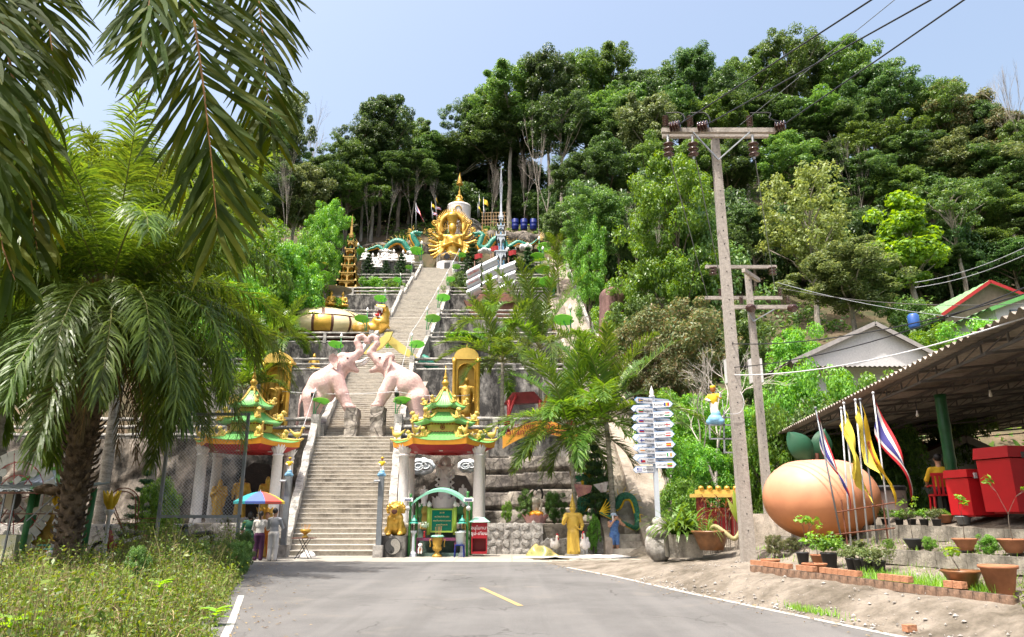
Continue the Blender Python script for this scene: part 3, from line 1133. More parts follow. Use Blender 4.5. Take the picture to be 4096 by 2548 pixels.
# ================================================================ the wood on the hill
for a in[('mid2',2040,300,118,330),('dark2',2190,230,116,330),('mid1',2330,215,124,360),('mid2',2440,175,126,300),('dark1',2560,250,120,280),('mid2',2660,235,128,260),('dark2',2770,190,122,330),('dark1',2900,270,118,300),('mid1',2985,255,126,260),('mid2',3120,165,124,330),('dark2',3230,175,128,330),('mid1',3390,175,122,360),('dark1',3500,260,116,330),('dark2',3640,345,118,330),('mid2',3740,360,112,300),('rust1',3800,355,112,260),('dark1',3900,430,110,260),('rust1',3960,460,108,240),('mid1',4080,500,104,300),('dark2',1880,430,116,260),('mid1',1960,350,114,240),('dark1',1760,525,114,280),('mid2',1650,430,112,260),('dark1',1540,395,112,330),('dark2',1470,460,110,260),('mid1',1400,520,108,240),('mid2',1240,560,108,240),('olive1',1170,395,104,260),('mid1',1080,420,100,300),('dark2',1010,520,100,260),('mid1',880,560,96,300),('olive1',760,600,92,300),('mid1',600,590,90,340),('dark1',430,600,88,320),('olive1',270,640,86,320),('mid1',80,620,84,340),('dark1',-90,640,84,300)]:
 tree(a[0],a[1],a[2]+random.uniform(-45,40),a[3],a[4]*random.uniform(.68,.95))
for a in[('dark1',1700,640,112,300),('dark2',1830,560,113,320),('dark1',1980,470,112,330),('mid1',2100,400,112,320),('dark2',2240,390,110,300),('mid1',2380,390,116,330),('dark1',2480,400,112,300),('mid2',2500,330,118,220),('olive1',2590,380,106,250),('dark1',2700,370,112,300),('mid1',2830,400,110,300),('dark2',2960,400,112,300),('dark1',3090,400,112,330),('mid1',3240,400,112,330),('dark2',3370,440,108,330),('mid1',3500,480,104,330),('dark1',3620,540,102,330),('olive1',3760,560,100,330),('dark2',3880,610,98,330),('olive1',3990,600,96,330),('dark1',4110,640,94,330),('mid1',2600,560,98,280),('dark1',2420,560,100,280),('dark2',2320,620,98,260),('mid1',2760,560,98,280),('dark1',2900,560,98,300),('mid1',3140,545,94,320),('dark2',3280,600,96,300),('dark1',3420,640,94,320),('mid1',3560,680,92,300),('dark1',3700,720,90,320),('dark2',3850,760,88,320),('mid1',4000,770,86,320),('dark1',4120,800,84,300),('dark1',1600,620,112,280),('dark2',1500,640,110,260),('mid1',1400,680,106,260),('dark1',1290,640,104,260),('olive1',1190,660,96,280),('dark2',1090,660,94,260),('mid1',960,720,88,280)]:
 tree(*a)
for a in[('dark1',3300,800,84,280),('dark2',3460,860,82,260),('dark1',3640,900,80,260),('mid1',3900,920,80,300),('dark1',4040,960,76,280),('dark2',3780,1000,78,260),('dark1',2470,760,80,300),('mid1',2330,800,84,190),('dark1',2990,820,78,260),('dark1',2860,880,72,280),('dark2',2560,900,76,260),('mid1',2380,740,72,300),('dark1',2700,1000,66,260)]:
 tree(*a)
tree('yellow1',3200,655,70,400,label="pale yellow green tree standing beside the tall utility pole")
tree('lime1',3595,775,72,290,label="bright lime green tree on the slope above the white gable house")
tree('feather',3790,720,76,330,label="feathery flat topped tree beside the bright lime tree")
tree('olive1',3370,985,60,460,label="wide olive green tree directly above the white gable house")
tree('fresh1',2680,575,58,420,name="forest_tree",label="tall leafy fresh green tree directly behind the tall utility pole")
tree('fresh1',1325,775,92,190,label="bushy fresh green tree left of the golden spire")
tree('mid1',2210,830,92,110,label="slim mid green tree at the top right of the terraces")
tree('fresh1',2350,830,70,170,label="narrow fresh green tree along the side stairway")
tree('bare1',1300,365,106,250,label="leafless grey tree on the skyline left of the stairs")
tree('bare3',4010,215,104,330,label="tall leafless tree on the skyline near the right edge")
tree('bare1',2195,540,108,160,label="thin leafless trunk right of the silver spire")
tree('bare1',2540,810,66,230,label="grey leafless tree left of the tall utility pole")
tree('bare3',3390,520,92,180,label="thin pale tree with sparse twigs above the yellow green tree")
tree('bare2',2830,1350,32,520,label="dead branching tree with white twigs beside the tall utility pole",base_z=1.0)
for px,pyt,Y,w in[(1395,640,105,90),(1555,700,108,90),(1660,650,109,90),(1480,720,107,80),(2150,330,108,120),(2090,600,109,80),(1960,640,110,90),(1190,560,90,120),(1760,700,111,80)]:
 tree('bare1',px,pyt,Y,w,label=None)
for i,px in enumerate(range(1240,2330,78)):
 tree('bush4',px,745+40*math.sin(i*2.3),117+5*math.cos(i*1.7),190,group="understorey behind the top terrace")
for i,px in enumerate(range(1280,2300,85)):
 tree('bush4',px,640+30*math.sin(i*1.9),130,200,group="understorey behind the top terrace")
for i,px in enumerate(range(2350,4100,110)):
 tree('bush4',px,700+0.15*(px-2350)+50*math.sin(i*2.3),88-(px-2350)/160,260,group="understorey on the right slope")
for a in[('bush1',880,870,70,330),('bush1',1060,900,68,330),('bush1',1180,960,70,260),('bush1',1250,930,78,200),('bush3',760,900,64,330),('bush1',980,1080,60,280),('bush1',640,960,60,330),('bush2',2700,1195,46,520),('bush2',2600,1330,44,330),('bush1',2790,1560,36,330),('bush1',2660,1560,38,240),('bush1',2900,1600,34,330),('bush3',3000,1480,36,300),('bush1',3160,1440,32,330),('bush1',3330,1450,32,330),('bush1',3480,1470,31,300),('bush3',3240,1580,28,380),('bush1',3060,1620,28,300),('bush3',3440,1560,30,330),('bush1',2480,1130,62,260),('bush3',2560,1180,58,260),('bush1',3900,1270,48,330),('bush1',3700,1310,52,300),('bush3',3620,1180,58,300),('bush1',3180,1300,50,260),('bush3',2950,1200,56,320),('bush1',2760,1750,30,260),('bush3',3560,1680,27,320),('bush3',3800,1600,28,320),('bush1',2730,1900,28,180)]:
 tree(*a,group="shrubs on the slope")
tree('bush3',2800,830,60,420,label=None,group="shrubs on the slope")
r=np.random.default_rng(5)
pts=[]
while len(pts)<2600:
 x,y=r.uniform(-80,95),r.uniform(30,150)
 if TXL-1<x<9 and y<109:
  continue
 if x>4 and y<40:
  continue
 pts.append((x,y,hill(x,y)+0.35))
V,F=clump_leaves(np.array(pts),r.uniform(0.6,1.6,len(pts)),42,0.55,0.26,r,flat=0.8)
stuff(ob("undergrowth",rawmesh("undergrowth",V,F,LEAFM['mid'])),"low dark green undergrowth covering the forest floor","undergrowth")
def near_mark(px):
 return min(MARKS,key=lambda q:abs(q[0]-px))[1]
from collections import defaultdict
rows=defaultdict(list)
for(t,kind,px,py,Y,done)in ALLTREES:
 if done:
  continue
 row=("on the skyline above" if Y>99 and py<470 else "in the upper wood above" if Y>84 else "on the middle slope by" if Y>55 else "low on the slope by")+" the"
 rows[(TREE_LOOK[kind],row,near_mark(px))].append((px,t))
NTH=["first","second","third","fourth","fifth","sixth"]
for(look,row,mark),L in rows.items():
 L.sort(key=lambda q:q[0])
 for i,(px,t)in enumerate(L):
  extra="" if len(L)==1 else ", %s from left"%NTH[i]
  t["label"]=("%s %s %s%s"%(look,row,mark,extra))
# ================================================================ palms
def ringed_trunk(H,r0,r1,lean=(0,0),n=10):
 b=MB()
 k=int(H/0.16)
 pts,rad=[],[]
 for i in range(k+1):
  t=i/k
  pts.append(Vector((lean[0]*t*t,lean[1]*t*t,-0.3+(H+0.3)*t)))
  rad.append((r0+(r1-r0)*t)*(1.05 if i%2 else 0.95))
 b.tube(pts,rad,n)
 return b
FROND_CACHE={}
def fronds(kind,e0,bend,L,seed=0):
 key=(kind,round(e0/12),round(bend/15),round(L*2),seed%2)
 if key in FROND_CACHE:
  return FROND_CACHE[key]
 if kind=='oil':
  me=frond_mesh(arc(L,e0,bend),0.95,0.044,120,[M_STALK,M_PALMLEAF],droop=0.40,vee=0.22,plume=0.32,r0=0.035,seed=len(FROND_CACHE),segs=4,alpha0=75,alpha1=30,t0=0.16)
 elif kind=='dry':
  me=frond_mesh(arc(L,e0,bend),0.55,0.03,46,[M_STALKO,M_PALMDRY],droop=0.7,vee=0.1,plume=0.3,r0=0.03,seed=len(FROND_CACHE),segs=3,alpha0=60,alpha1=25,t0=0.2)
 elif kind=='yellow':
  me=frond_mesh(arc(L,e0,bend),0.55,0.06,34,[M_STALK,M_PALMYEL],droop=0.15,vee=0.35,plume=0.1,r0=0.03,seed=len(FROND_CACHE),segs=3,alpha0=65,alpha1=25,t0=0.15)
 else:
  me=frond_mesh(arc(L,e0,bend),0.70,0.060,76,[M_STALK,M_PALMFRESH],droop=0.20,vee=0.38,plume=0.10,r0=0.032,seed=len(FROND_CACHE),segs=3,alpha0=62,alpha1=28,t0=0.14)
 FROND_CACHE[key]=me
 return me
def palm(name,label,loc,H,fr,kind,trunk='ring',r0=0.14,lean=(0,0),extra=None):
 t=thing(name,label,"palm tree",loc)
 if trunk=='ring':
  ringed_trunk(H,r0,r0*0.75,lean).build("trunk",M_PALMTRUNK,t,smooth=True,world=False)
 top=Vector((lean[0],lean[1],H))
 for i,(az,e0,bend,L,*kk)in enumerate(fr):
  me=fronds(kk[0]if kk else kind,e0,bend,L,i)
  ob("frond",me,t,loc=top+Vector((0,0,random.uniform(-.12,.12))),rot=(random.uniform(-.06,.06),random.uniform(-.05,.05),math.radians(az)))
 return t
def ring_of(n,spec,seed):
 rnd=random.Random(seed)
 out=[]
 az=rnd.uniform(0,360)
 for(m,e0,e1,b0,b1,L0,L1,*k)in spec:
  for i in range(m):
   az+=137.5+rnd.uniform(-12,12)
   out.append((az,rnd.uniform(e0,e1),rnd.uniform(b0,b1),rnd.uniform(L0,L1),*k))
 return out
pz=P(415,1215,20.0)
bigpalm=palm("oil_palm","big dark oil palm with drooping fronds and shaggy trunk on the left",(pz.x,20.0,0.0),pz.z,ring_of(0,[(12,64,84,40,90,5.4,6.6),(18,30,58,85,130,5.8,6.8),(20,0,26,80,115,5.6,6.6),(18,-30,-5,55,80,5.0,6.2),(8,-55,-38,30,45,4.0,5.0,'dry')],3),'oil',trunk=None)
b=MB()
b.tube([(0,0,-0.4),(0.02,0,1.0),(-0.03,0,2.6),(0,0,4.6),(0,0,pz.z+0.1)],[0.36,0.30,0.33,0.36,0.30],14)
b.build("trunk",M_OILTRUNK,bigpalm,smooth=True,world=False)
rnd=random.Random(4)
b=MB()
for i in range(240):
 a=i*2.39996
 z=0.7+(pz.z-0.7)*i/240
 d=Vector((math.cos(a),math.sin(a),0))
 p=d*0.30+Vector((0,0,z))
 L=rnd.uniform(0.14,0.30)*(0.7 if z<2 else 1.1)
 q=p+d*L*0.75+Vector((rnd.uniform(-.05,.05),rnd.uniform(-.05,.05),L*0.9))
 b.tube([p-d*0.05,p.lerp(q,0.5)+d*0.04,q],[0.085,0.06,0.025],5,flat=0.5)
o=b.build("leaf_bases",M_OILTRUNK,bigpalm,world=False)
o["kind"]="stuff"
b=MB()
for i in range(26):
 a=i*2.39996
 e=math.radians(rnd.uniform(15,75))
 d=Vector((math.cos(a)*math.cos(e),math.sin(a)*math.cos(e),math.sin(e)))
 p=Vector((0,0,pz.z-0.25))
 b.tube([p+d*0.15,p+d*0.6,p+d*1.0],[0.09,0.06,0.035],6,flat=0.5)
b.build("stalk_base",mat("palm_stalk_base",(0.20,0.095,0.035),rough=0.6),bigpalm,world=False)
for(px,py,Y,H,nm,s)in[(330,980,30,None,"oil palm behind the big palm, its upright fronds against the sky",5),(90,1150,26,None,"oil palm at the far left behind the stall roof",6),(700,1130,34,None,"oil palm whose crown shows right of the big palm",9),(150,960,27,None,"tall oil palm at the upper left behind the hanging fronds",7),(560,930,33,None,"oil palm between the big palm and the hanging frond tip",8),(10,1420,24,None,"low oil palm at the left edge behind the stall",10)]:
 p=P(px,py,Y)
 z0=ground_z(p.x,Y)
 palm("oil_palm",nm,(p.x,Y,z0),p.z-z0,ring_of(0,[(9,58,84,35,80,4.2,5.4),(10,25,55,70,110,4.2,5.0),(8,-10,20,60,90,3.8,4.4)],s),'oil',r0=0.26)
def slim(px,py,pyb,Y,z0,label,spec,seed,r0=0.12,lean=(0,0)):
 p=P(px,py,Y)
 return palm("coconut_palm",label,(p.x-lean[0],Y-lean[1],z0),p.z-z0,ring_of(0,spec,seed),'coco',r0=r0,lean=lean)
SP=[(6,62,84,30,60,3.8,4.6),(8,25,50,70,110,3.8,4.6),(6,-5,15,60,90,3.4,4.0)]
slim(2275,1720,2150,30.9,1.15,"slender palm in front of the orange banner, left of the pair",SP,12,0.115,lean=(-0.2,0))
slim(2425,1690,2150,30.8,1.1,"slender palm with bright upright fronds left of the signpost",[(8,60,84,25,55,4.2,5.2),(9,25,50,65,100,4.2,5.2),(7,-5,15,60,90,3.6,4.2)],13,0.13,lean=(-0.15,0))
slim(2010,1450,1700,41.5,5.6,"palm right of the right golden niche on the lowest terrace",[(6,55,80,30,60,3.8,4.6),(8,20,45,70,110,3.8,4.6),(5,-10,12,60,90,3.2,3.8)],14,0.13)
slim(2160,1400,1700,43.0,5.6,"tall palm with upright fronds in front of the metal ship",[(8,62,85,20,50,4.6,5.8),(9,20,50,70,110,4.2,5.0)],15,0.14)
slim(1960,1290,1430,60.0,12.95,"palm on the second terrace below the metal ship",[(5,50,82,30,70,4.2,5.0),(6,15,45,70,110,4.0,4.8)],16,0.15)
slim(1140,1335,1430,60.5,12.95,"small palm in front of the golden turtle shell",[(4,50,80,40,80,3.4,4.0),(6,15,45,70,110,3.4,4.2),(4,-15,10,50,80,3,3.4)],17,0.15)
slim(1030,1400,1500,50.0,9.0,"palm left of the golden turtle half hidden by the big palm",[(5,50,80,40,80,3.4,4.2),(7,15,45,70,110,3.6,4.4)],18,0.15)
slim(980,1560,1700,41.0,5.6,"palm at the left golden niche behind the left pavilion",[(5,50,80,40,80,2.8,3.4),(7,5,45,70,110,2.8,3.4)],19,0.13)
slim(2230,1060,1150,88.0,27.9,"dark palm beside the metal ship sails on the fifth terrace",[(6,55,80,40,90,4.6,5.4),(8,20,50,70,110,4.4,5.2)],20,0.2)
p=P(1215,1060,80)
palm("yellow_palm","small palm with yellow leaves at the left end of the terraces",(p.x,80,ground_z(p.x,80)),max(1.5,p.z-ground_z(p.x,80)),[(60,70,40,3.4,'yellow'),(10,20,50,3.2,'yellow'),(190,5,60,3.0,'yellow'),(130,30,70,2.8,'yellow'),(-40,-10,40,2.8,'yellow')],'yellow',r0=0.1)
crown=Vector((-6.3,5.4,6.6))
fp=thing("oil_palm","foreground oil palm whose long dark fronds hang in from the top left","palm tree",(crown.x,crown.y,0))
b=MB()
b.tube([(crown.x,crown.y,-0.3),(crown.x,crown.y,3),(crown.x,crown.y,crown.z)],[0.4,0.33,0.36],12)
b.build("trunk",M_OILTRUNK,fp,smooth=True)
def hang(pts,L,W,pairs,seed,hint,**kw):
 me=frond_mesh(pts,L,W,pairs,[kw.pop('stalk',M_STALKO),M_PALMFG],hint=hint,seed=seed,segs=5,**kw)
 ob("frond",me,fp,world=True)
def curve(ctrl,n=14):
 ctrl=[Vector(c)for c in ctrl]
 out=[]
 for i in range(n+1):
  t=i/n*(len(ctrl)-1)
  k=min(int(t),len(ctrl)-2)
  f=t-k
  p0,p1,p2,p3=ctrl[max(k-1,0)],ctrl[k],ctrl[k+1],ctrl[min(k+2,len(ctrl)-1)]
  out.append(0.5*((2*p1)+(p2-p0)*f+(2*p0-5*p1+4*p2-p3)*f*f+(3*p1-p0-3*p2+p3)*f**3))
 return out
hang(curve([crown,P(420,-900,6.0),P(690,-500,6.0),P(765,0,5.9),P(808,300,5.8),P(842,600,5.75),P(872,935,5.7)]),0.95,0.044,120,1,(0,-1,0.15),alpha0=62,alpha1=24,droop=0.02,vee=0.0,plume=0.14,r0=0.022,t0=0.36,jitter=0.05)
hang(curve([crown,P(560,-1000,6.6),P(900,-600,6.8),P(1020,-100,6.8),P(1060,250,6.8),P(1085,560,6.8)]),0.9,0.042,95,2,(0,-1,0.15),alpha0=60,alpha1=24,droop=0.10,vee=0.05,plume=0.2,r0=0.022,t0=0.42,jitter=0.06)
hang(curve([crown,P(250,-800,5.6),P(520,-450,5.4),P(600,-80,5.2),P(560,200,5.1)]),0.8,0.040,75,3,(0,-1,0.15),alpha0=60,alpha1=24,droop=0.10,vee=0.05,plume=0.2,r0=0.02,t0=0.4,jitter=0.06)
hang(curve([crown,P(-200,-700,5.2),P(-60,-200,4.9),P(40,250,4.8),P(110,700,4.8),P(150,1010,4.8)]),0.62,0.036,85,4,(0.3,-1,0.1),alpha0=62,alpha1=25,droop=0.15,vee=0.0,plume=0.3,r0=0.022,t0=0.3,jitter=0.08)
hang(curve([crown,P(-350,-500,4.8),P(-150,-50,4.6),P(-60,400,4.5),P(-10,900,4.5),P(60,1120,4.5)]),0.55,0.036,85,5,(0.5,-1,0.1),alpha0=62,alpha1=25,droop=0.15,vee=0.0,plume=0.3,r0=0.022,t0=0.3,jitter=0.08)
hang(curve([crown,P(-120,-500,5.6),P(80,-160,5.6),P(190,80,5.6),P(215,330,5.6)]),0.6,0.036,70,6,(0.3,-1,0.1),alpha0=60,alpha1=25,droop=0.15,vee=0.05,plume=0.25,r0=0.02,t0=0.35,jitter=0.08)
hang(curve([crown,P(-300,-300,4.4),P(-120,250,4.2),P(-60,650,4.2),P(-30,950,4.2)]),0.5,0.04,55,7,(0.6,-1,0.1),alpha0=60,alpha1=25,droop=0.2,vee=0.05,plume=0.3,r0=0.02,t0=0.3,jitter=0.1)
# ================================================================ temple: shared paints and small builders
M_GOLD=mat("gold_paint",(0.60,0.36,0.055),rough=0.34,var=0.22,scale=4,metal=0.45,spec=0.6,bump=0.15,bscale=18)
M_GOLDD=mat("old_gold_paint",(0.46,0.28,0.05),rough=0.45,var=0.35,scale=5,metal=0.35,bump=0.3,bscale=14)
M_YELLOW=mat("yellow_paint",(0.62,0.42,0.10),rough=0.55,var=0.15)
M_PALEYEL=mat("pale_yellow_paint",(0.60,0.50,0.20),rough=0.6,var=0.15)
M_ORANGE=mat("orange_paint",(0.70,0.30,0.025),rough=0.5,var=0.12)
M_RED=mat("red_paint",(0.36,0.022,0.025),rough=0.5,var=0.2)
M_DKRED=mat("dark_red_paint",(0.22,0.02,0.02),rough=0.55,var=0.25)
M_GTILE=mat("green_tile",(0.10,0.34,0.085),rough=0.35,var=0.3,scale=9,col2=(0.16,0.40,0.13))
M_MTILE=mat("mint_tile",(0.30,0.52,0.30),rough=0.35,var=0.25,scale=9)
M_WHITE=mat("white_paint",(0.72,0.69,0.68),rough=0.55,var=0.12,scale=2)
M_WHITEST=mat_stained("white_plaster",(0.70,0.67,0.65),(0.42,0.39,0.37),scale=1.6,amount=0.34,stretch=0.3,bump=0.2,bscale=14)
M_PINK=mat_stained("pink_cement",(0.66,0.455,0.42),(0.53,0.35,0.32),scale=1.2,amount=0.42,stretch=0.5,bump=0.7,bscale=8)
M_TEAL=mat_scale("teal_scales",(0.014,0.30,0.21),(0.02,0.16,0.11),scale=7)
M_GREENP=mat("green_paint",(0.035,0.16,0.05),rough=0.45,var=0.3)
M_LGREEN=mat("light_green_paint",(0.20,0.50,0.09),rough=0.5,var=0.18)
M_STEM=mat("stem_green",(0.07,0.30,0.13),rough=0.5,var=0.2)
M_BROWN=mat("brown_paint",(0.10,0.035,0.02),rough=0.5,var=0.3)
M_BLACK=mat("black_plastic",(0.012,0.012,0.014),rough=0.4,var=0.2)
M_SILVER=mat("silver_sheet",(0.60,0.62,0.66),rough=0.38,var=0.08,metal=0.35)
M_SILVERP=mat("silver_paint",(0.50,0.54,0.60),rough=0.45,var=0.12)
M_LBLUE=mat("sky_blue_paint",(0.22,0.45,0.66),rough=0.45,var=0.25)
M_SKIN=mat("skin",(0.42,0.23,0.15),rough=0.55,var=0.12)
M_HAIR=mat("dark_hair",(0.012,0.010,0.010),rough=0.5,var=0.2)
M_STEELG=mat("grey_steel",(0.20,0.22,0.24),rough=0.5,var=0.25,metal=0.3)
M_GALV=mat("galvanised_steel",(0.38,0.40,0.42),rough=0.45,var=0.25,metal=0.5)
def petal_mesh(name,w,h,out,m,curl=0.35,tip=1.0):
 def f(u,v):
  ww=w*(math.sin(PI*(0.16+0.80*v))**0.8)*(1-0.25*v)if v<0.98 else 0.0
  s=(u-0.5)*2
  return(out*v**(1+curl)-0.35*w*(s*s)*(1-v),s*ww/2,h*v-0.0*s)
 b=MB()
 b.grid(f,4,6)
 b.grid(lambda u,v:(f(1-u,v)[0]-0.025*w-0.01,f(1-u,v)[1],f(1-u,v)[2]),4,6)
 return b.mesh(name,m,smooth=True)
def lotus(t,c,R,h,m,rows=((14,1.0,0.45),(14,0.8,0.2)),core=True,world=True):
 M0=chain(t).inverted()if world else Matrix()
 c=M0@Vector(c)
 for(n,hh,out)in rows:
  me=petal_mesh("petal",2*PI*R/n*1.30,h*hh,h*out,m)
  for i in range(n):
   a=2*PI*(i+0.5*(hh<1))/n
   rr=R*(0.96 if hh==1 else 0.84)
   ob("petal",me,t,loc=c+Vector((math.cos(a)*rr,math.sin(a)*rr,0)),rot=(0,0,a))
 if core:
  b=MB()
  b.lathe([(R*0.7,0),(R*0.97,h*0.12),(R*0.95,h*0.4),(R*0.9,h*0.55)],c,20)
  o=b.build("lotus_core",m,t,smooth=False,world=False)
def standing_prims(h=1.0,arms="chest",flare=0.15,m=0,head=True):
 p=[C((0,0,.04*h),(0,0,.42*h),flare*h,.125*h,m),E((0,0,.60*h),(.135*h,.095*h,.20*h),m),C((-.12*h,0,.775*h),(.12*h,0,.775*h),.055*h,None,m),C((0,0,.79*h),(0,0,.87*h),.04*h,None,m)]
 if head:
  p+=[E((0,-.005*h,.915*h),(.058*h,.062*h,.075*h),m),E((0,0,.985*h),(.03*h,.03*h,.03*h),m),E((-.06*h,0,.90*h),(.012*h,.02*h,.04*h),m,k=0.01),E((.06*h,0,.90*h),(.012*h,.02*h,.04*h),m,k=0.01),E((0,-.066*h,.905*h),(.010*h,.014*h,.018*h),m,k=0.008)]
 if arms=="chest":
  for s in(-1,1):
   p+=[C((s*.155*h,0,.77*h),(s*.185*h,-.02*h,.59*h),.048*h,.045*h,m),C((s*.185*h,-.02*h,.59*h),(s*.05*h,-.12*h,.66*h),.042*h,.03*h,m),C((s*.165*h,0,.56*h),(s*.15*h,0,.30*h),.04*h,.02*h,m)]
 elif arms=="down":
  for s in(-1,1):
   p+=[C((s*.155*h,0,.77*h),(s*.195*h,0,.60*h),.046*h,.04*h,m),C((s*.195*h,0,.60*h),(s*.185*h,-.05*h,.44*h),.038*h,.028*h,m)]
 elif arms=="bless":
  p+=[C((-.155*h,0,.77*h),(-.20*h,-.02*h,.62*h),.048*h,.04*h,m),C((-.20*h,-.02*h,.62*h),(-.17*h,-.16*h,.73*h),.038*h,.028*h,m),E((-.17*h,-.17*h,.77*h),(.025*h,.015*h,.045*h),m),C((.155*h,0,.77*h),(.195*h,0,.58*h),.048*h,.04*h,m),C((.195*h,0,.58*h),(.15*h,-.12*h,.50*h),.038*h,.03*h,m)]
 for i in range(5):
  x=(-.10+.05*i)*h
  p.append(C((x,-.115*h,.06*h),(x*.8,-.10*h,.45*h),.018*h,.012*h,m,k=0.02*h))
 p.append(C((-.13*h,-.05*h,.78*h),(.10*h,-.105*h,.50*h),.018*h,.018*h,m,k=0.02*h))
 return p
def seated_prims(h=1.0,m=0,hands="lap"):
 p=[E((0,-.06*h,.10*h),(.36*h,.22*h,.10*h),m),C((-.30*h,-.05*h,.12*h),(.10*h,-.20*h,.12*h),.085*h,.06*h,m),C((.30*h,-.05*h,.12*h),(-.10*h,-.20*h,.12*h),.085*h,.06*h,m),E((0,.02*h,.38*h),(.17*h,.12*h,.27*h),m),C((-.17*h,.02*h,.58*h),(.17*h,.02*h,.58*h),.07*h,None,m),C((0,0,.60*h),(0,0,.70*h),.05*h,None,m),E((0,0,.80*h),(.085*h,.09*h,.115*h),m),E((0,0,.93*h),(.045*h,.045*h,.05*h),m),E((0,-.09*h,.79*h),(.012*h,.02*h,.025*h),m,k=0.01)]
 for s in(-1,1):
  e=(s*.27*h,.0,.36*h)
  p+=[C((s*.21*h,.02*h,.57*h),e,.06*h,.052*h,m)]
  if hands=="lap":
   p+=[C(e,(s*.04*h,-.18*h,.24*h),.05*h,.035*h,m)]
  else:
   p+=[C(e,(s*.015*h,-.16*h,.46*h),.05*h,.03*h,m)]
 return p
# ================================================================ pavilions
def hexroof(b,z0,R0,z1,R1,lift,n=6,ph=0.0,ribs=7,m=0,pw=1.7,thick=0.05):
 for k in range(n):
  a0,a1=2*PI*k/n+ph,2*PI*(k+1)/n+ph
  def f(u,v,top=True):
   uu=u
   r=R0+(R1-R0)*v
   x=r*((1-uu)*math.cos(a0)+uu*math.cos(a1))
   y=r*((1-uu)*math.sin(a0)+uu*math.sin(a1))
   z=z0+(z1-z0)*v**pw+lift*abs(2*uu-1)**3*(1-v)**2+(0.022*abs(math.sin(PI*uu*ribs))if top else-thick)
   if top and v==0:
    x*=1+0.012*abs(math.sin(PI*uu*ribs))
   return(x,y,z)
  b.grid(f,ribs*4,6,m)
def hexring(b,z0,R0,z1,R1,n=6,ph=0.0,m=0,lift0=0.0,lift1=0.0,sub=8):
 for k in range(n):
  a0,a1=2*PI*k/n+ph,2*PI*(k+1)/n+ph
  def f(u,v):
   r=R0+(R1-R0)*v
   return(r*((1-u)*math.cos(a0)+u*math.cos(a1)),r*((1-u)*math.sin(a0)+u*math.sin(a1)),z0+(z1-z0)*v+(lift0*(1-v)+lift1*v)*abs(2*u-1)**3)
  b.grid(f,sub,1,m)
def little_lion():
 me=body("roof_lion",[E((0,0,.16),(.10,.13,.14)),E((0,-.10,.34),(.10,.10,.10)),C((-.06,-.12,.02),(-.05,-.08,.22),.035),C((.06,-.12,.02),(.05,-.08,.22),.035),E((0,-.19,.32),(.05,.05,.04)),C((0,.12,.1),(0,.16,.32),.04,.02),E((-.09,.06,.06),(.05,.08,.06)),E((.09,.06,.06),(.05,.08,.06)),E((0,0,0),(.14,.16,.03))],M_YELLOW,res=22,k=0.03)
 m=me.data
 bpy.data.objects.remove(me)
 return m
def little_bird():
 me=body("roof_bird",[E((0,.0,.20),(.07,.15,.10)),C((0,-.12,.25),(0,-.16,.42),.045,.03),E((0,-.18,.45),(.04,.06,.045)),C((0,-.22,.45),(0,-.29,.43),.02,.005),C((0,.12,.22),(0,.32,.42),.05,.015),C((0,.10,.22),(0,.28,.30),.04,.012),C((-.03,0,0),(-.03,0,.15),.02),C((.03,0,0),(.03,0,.15),.02),E((0,0,0),(.10,.12,.025))],M_YELLOW,res=26,k=0.025)
 m=me.data
 bpy.data.objects.remove(me)
 return m
LION_ME,BIRD_ME=little_lion(),little_bird()
M_BAND=mat("red_brick_band",(0.30,0.07,0.03),rough=0.6,var=0.3,scale=20)
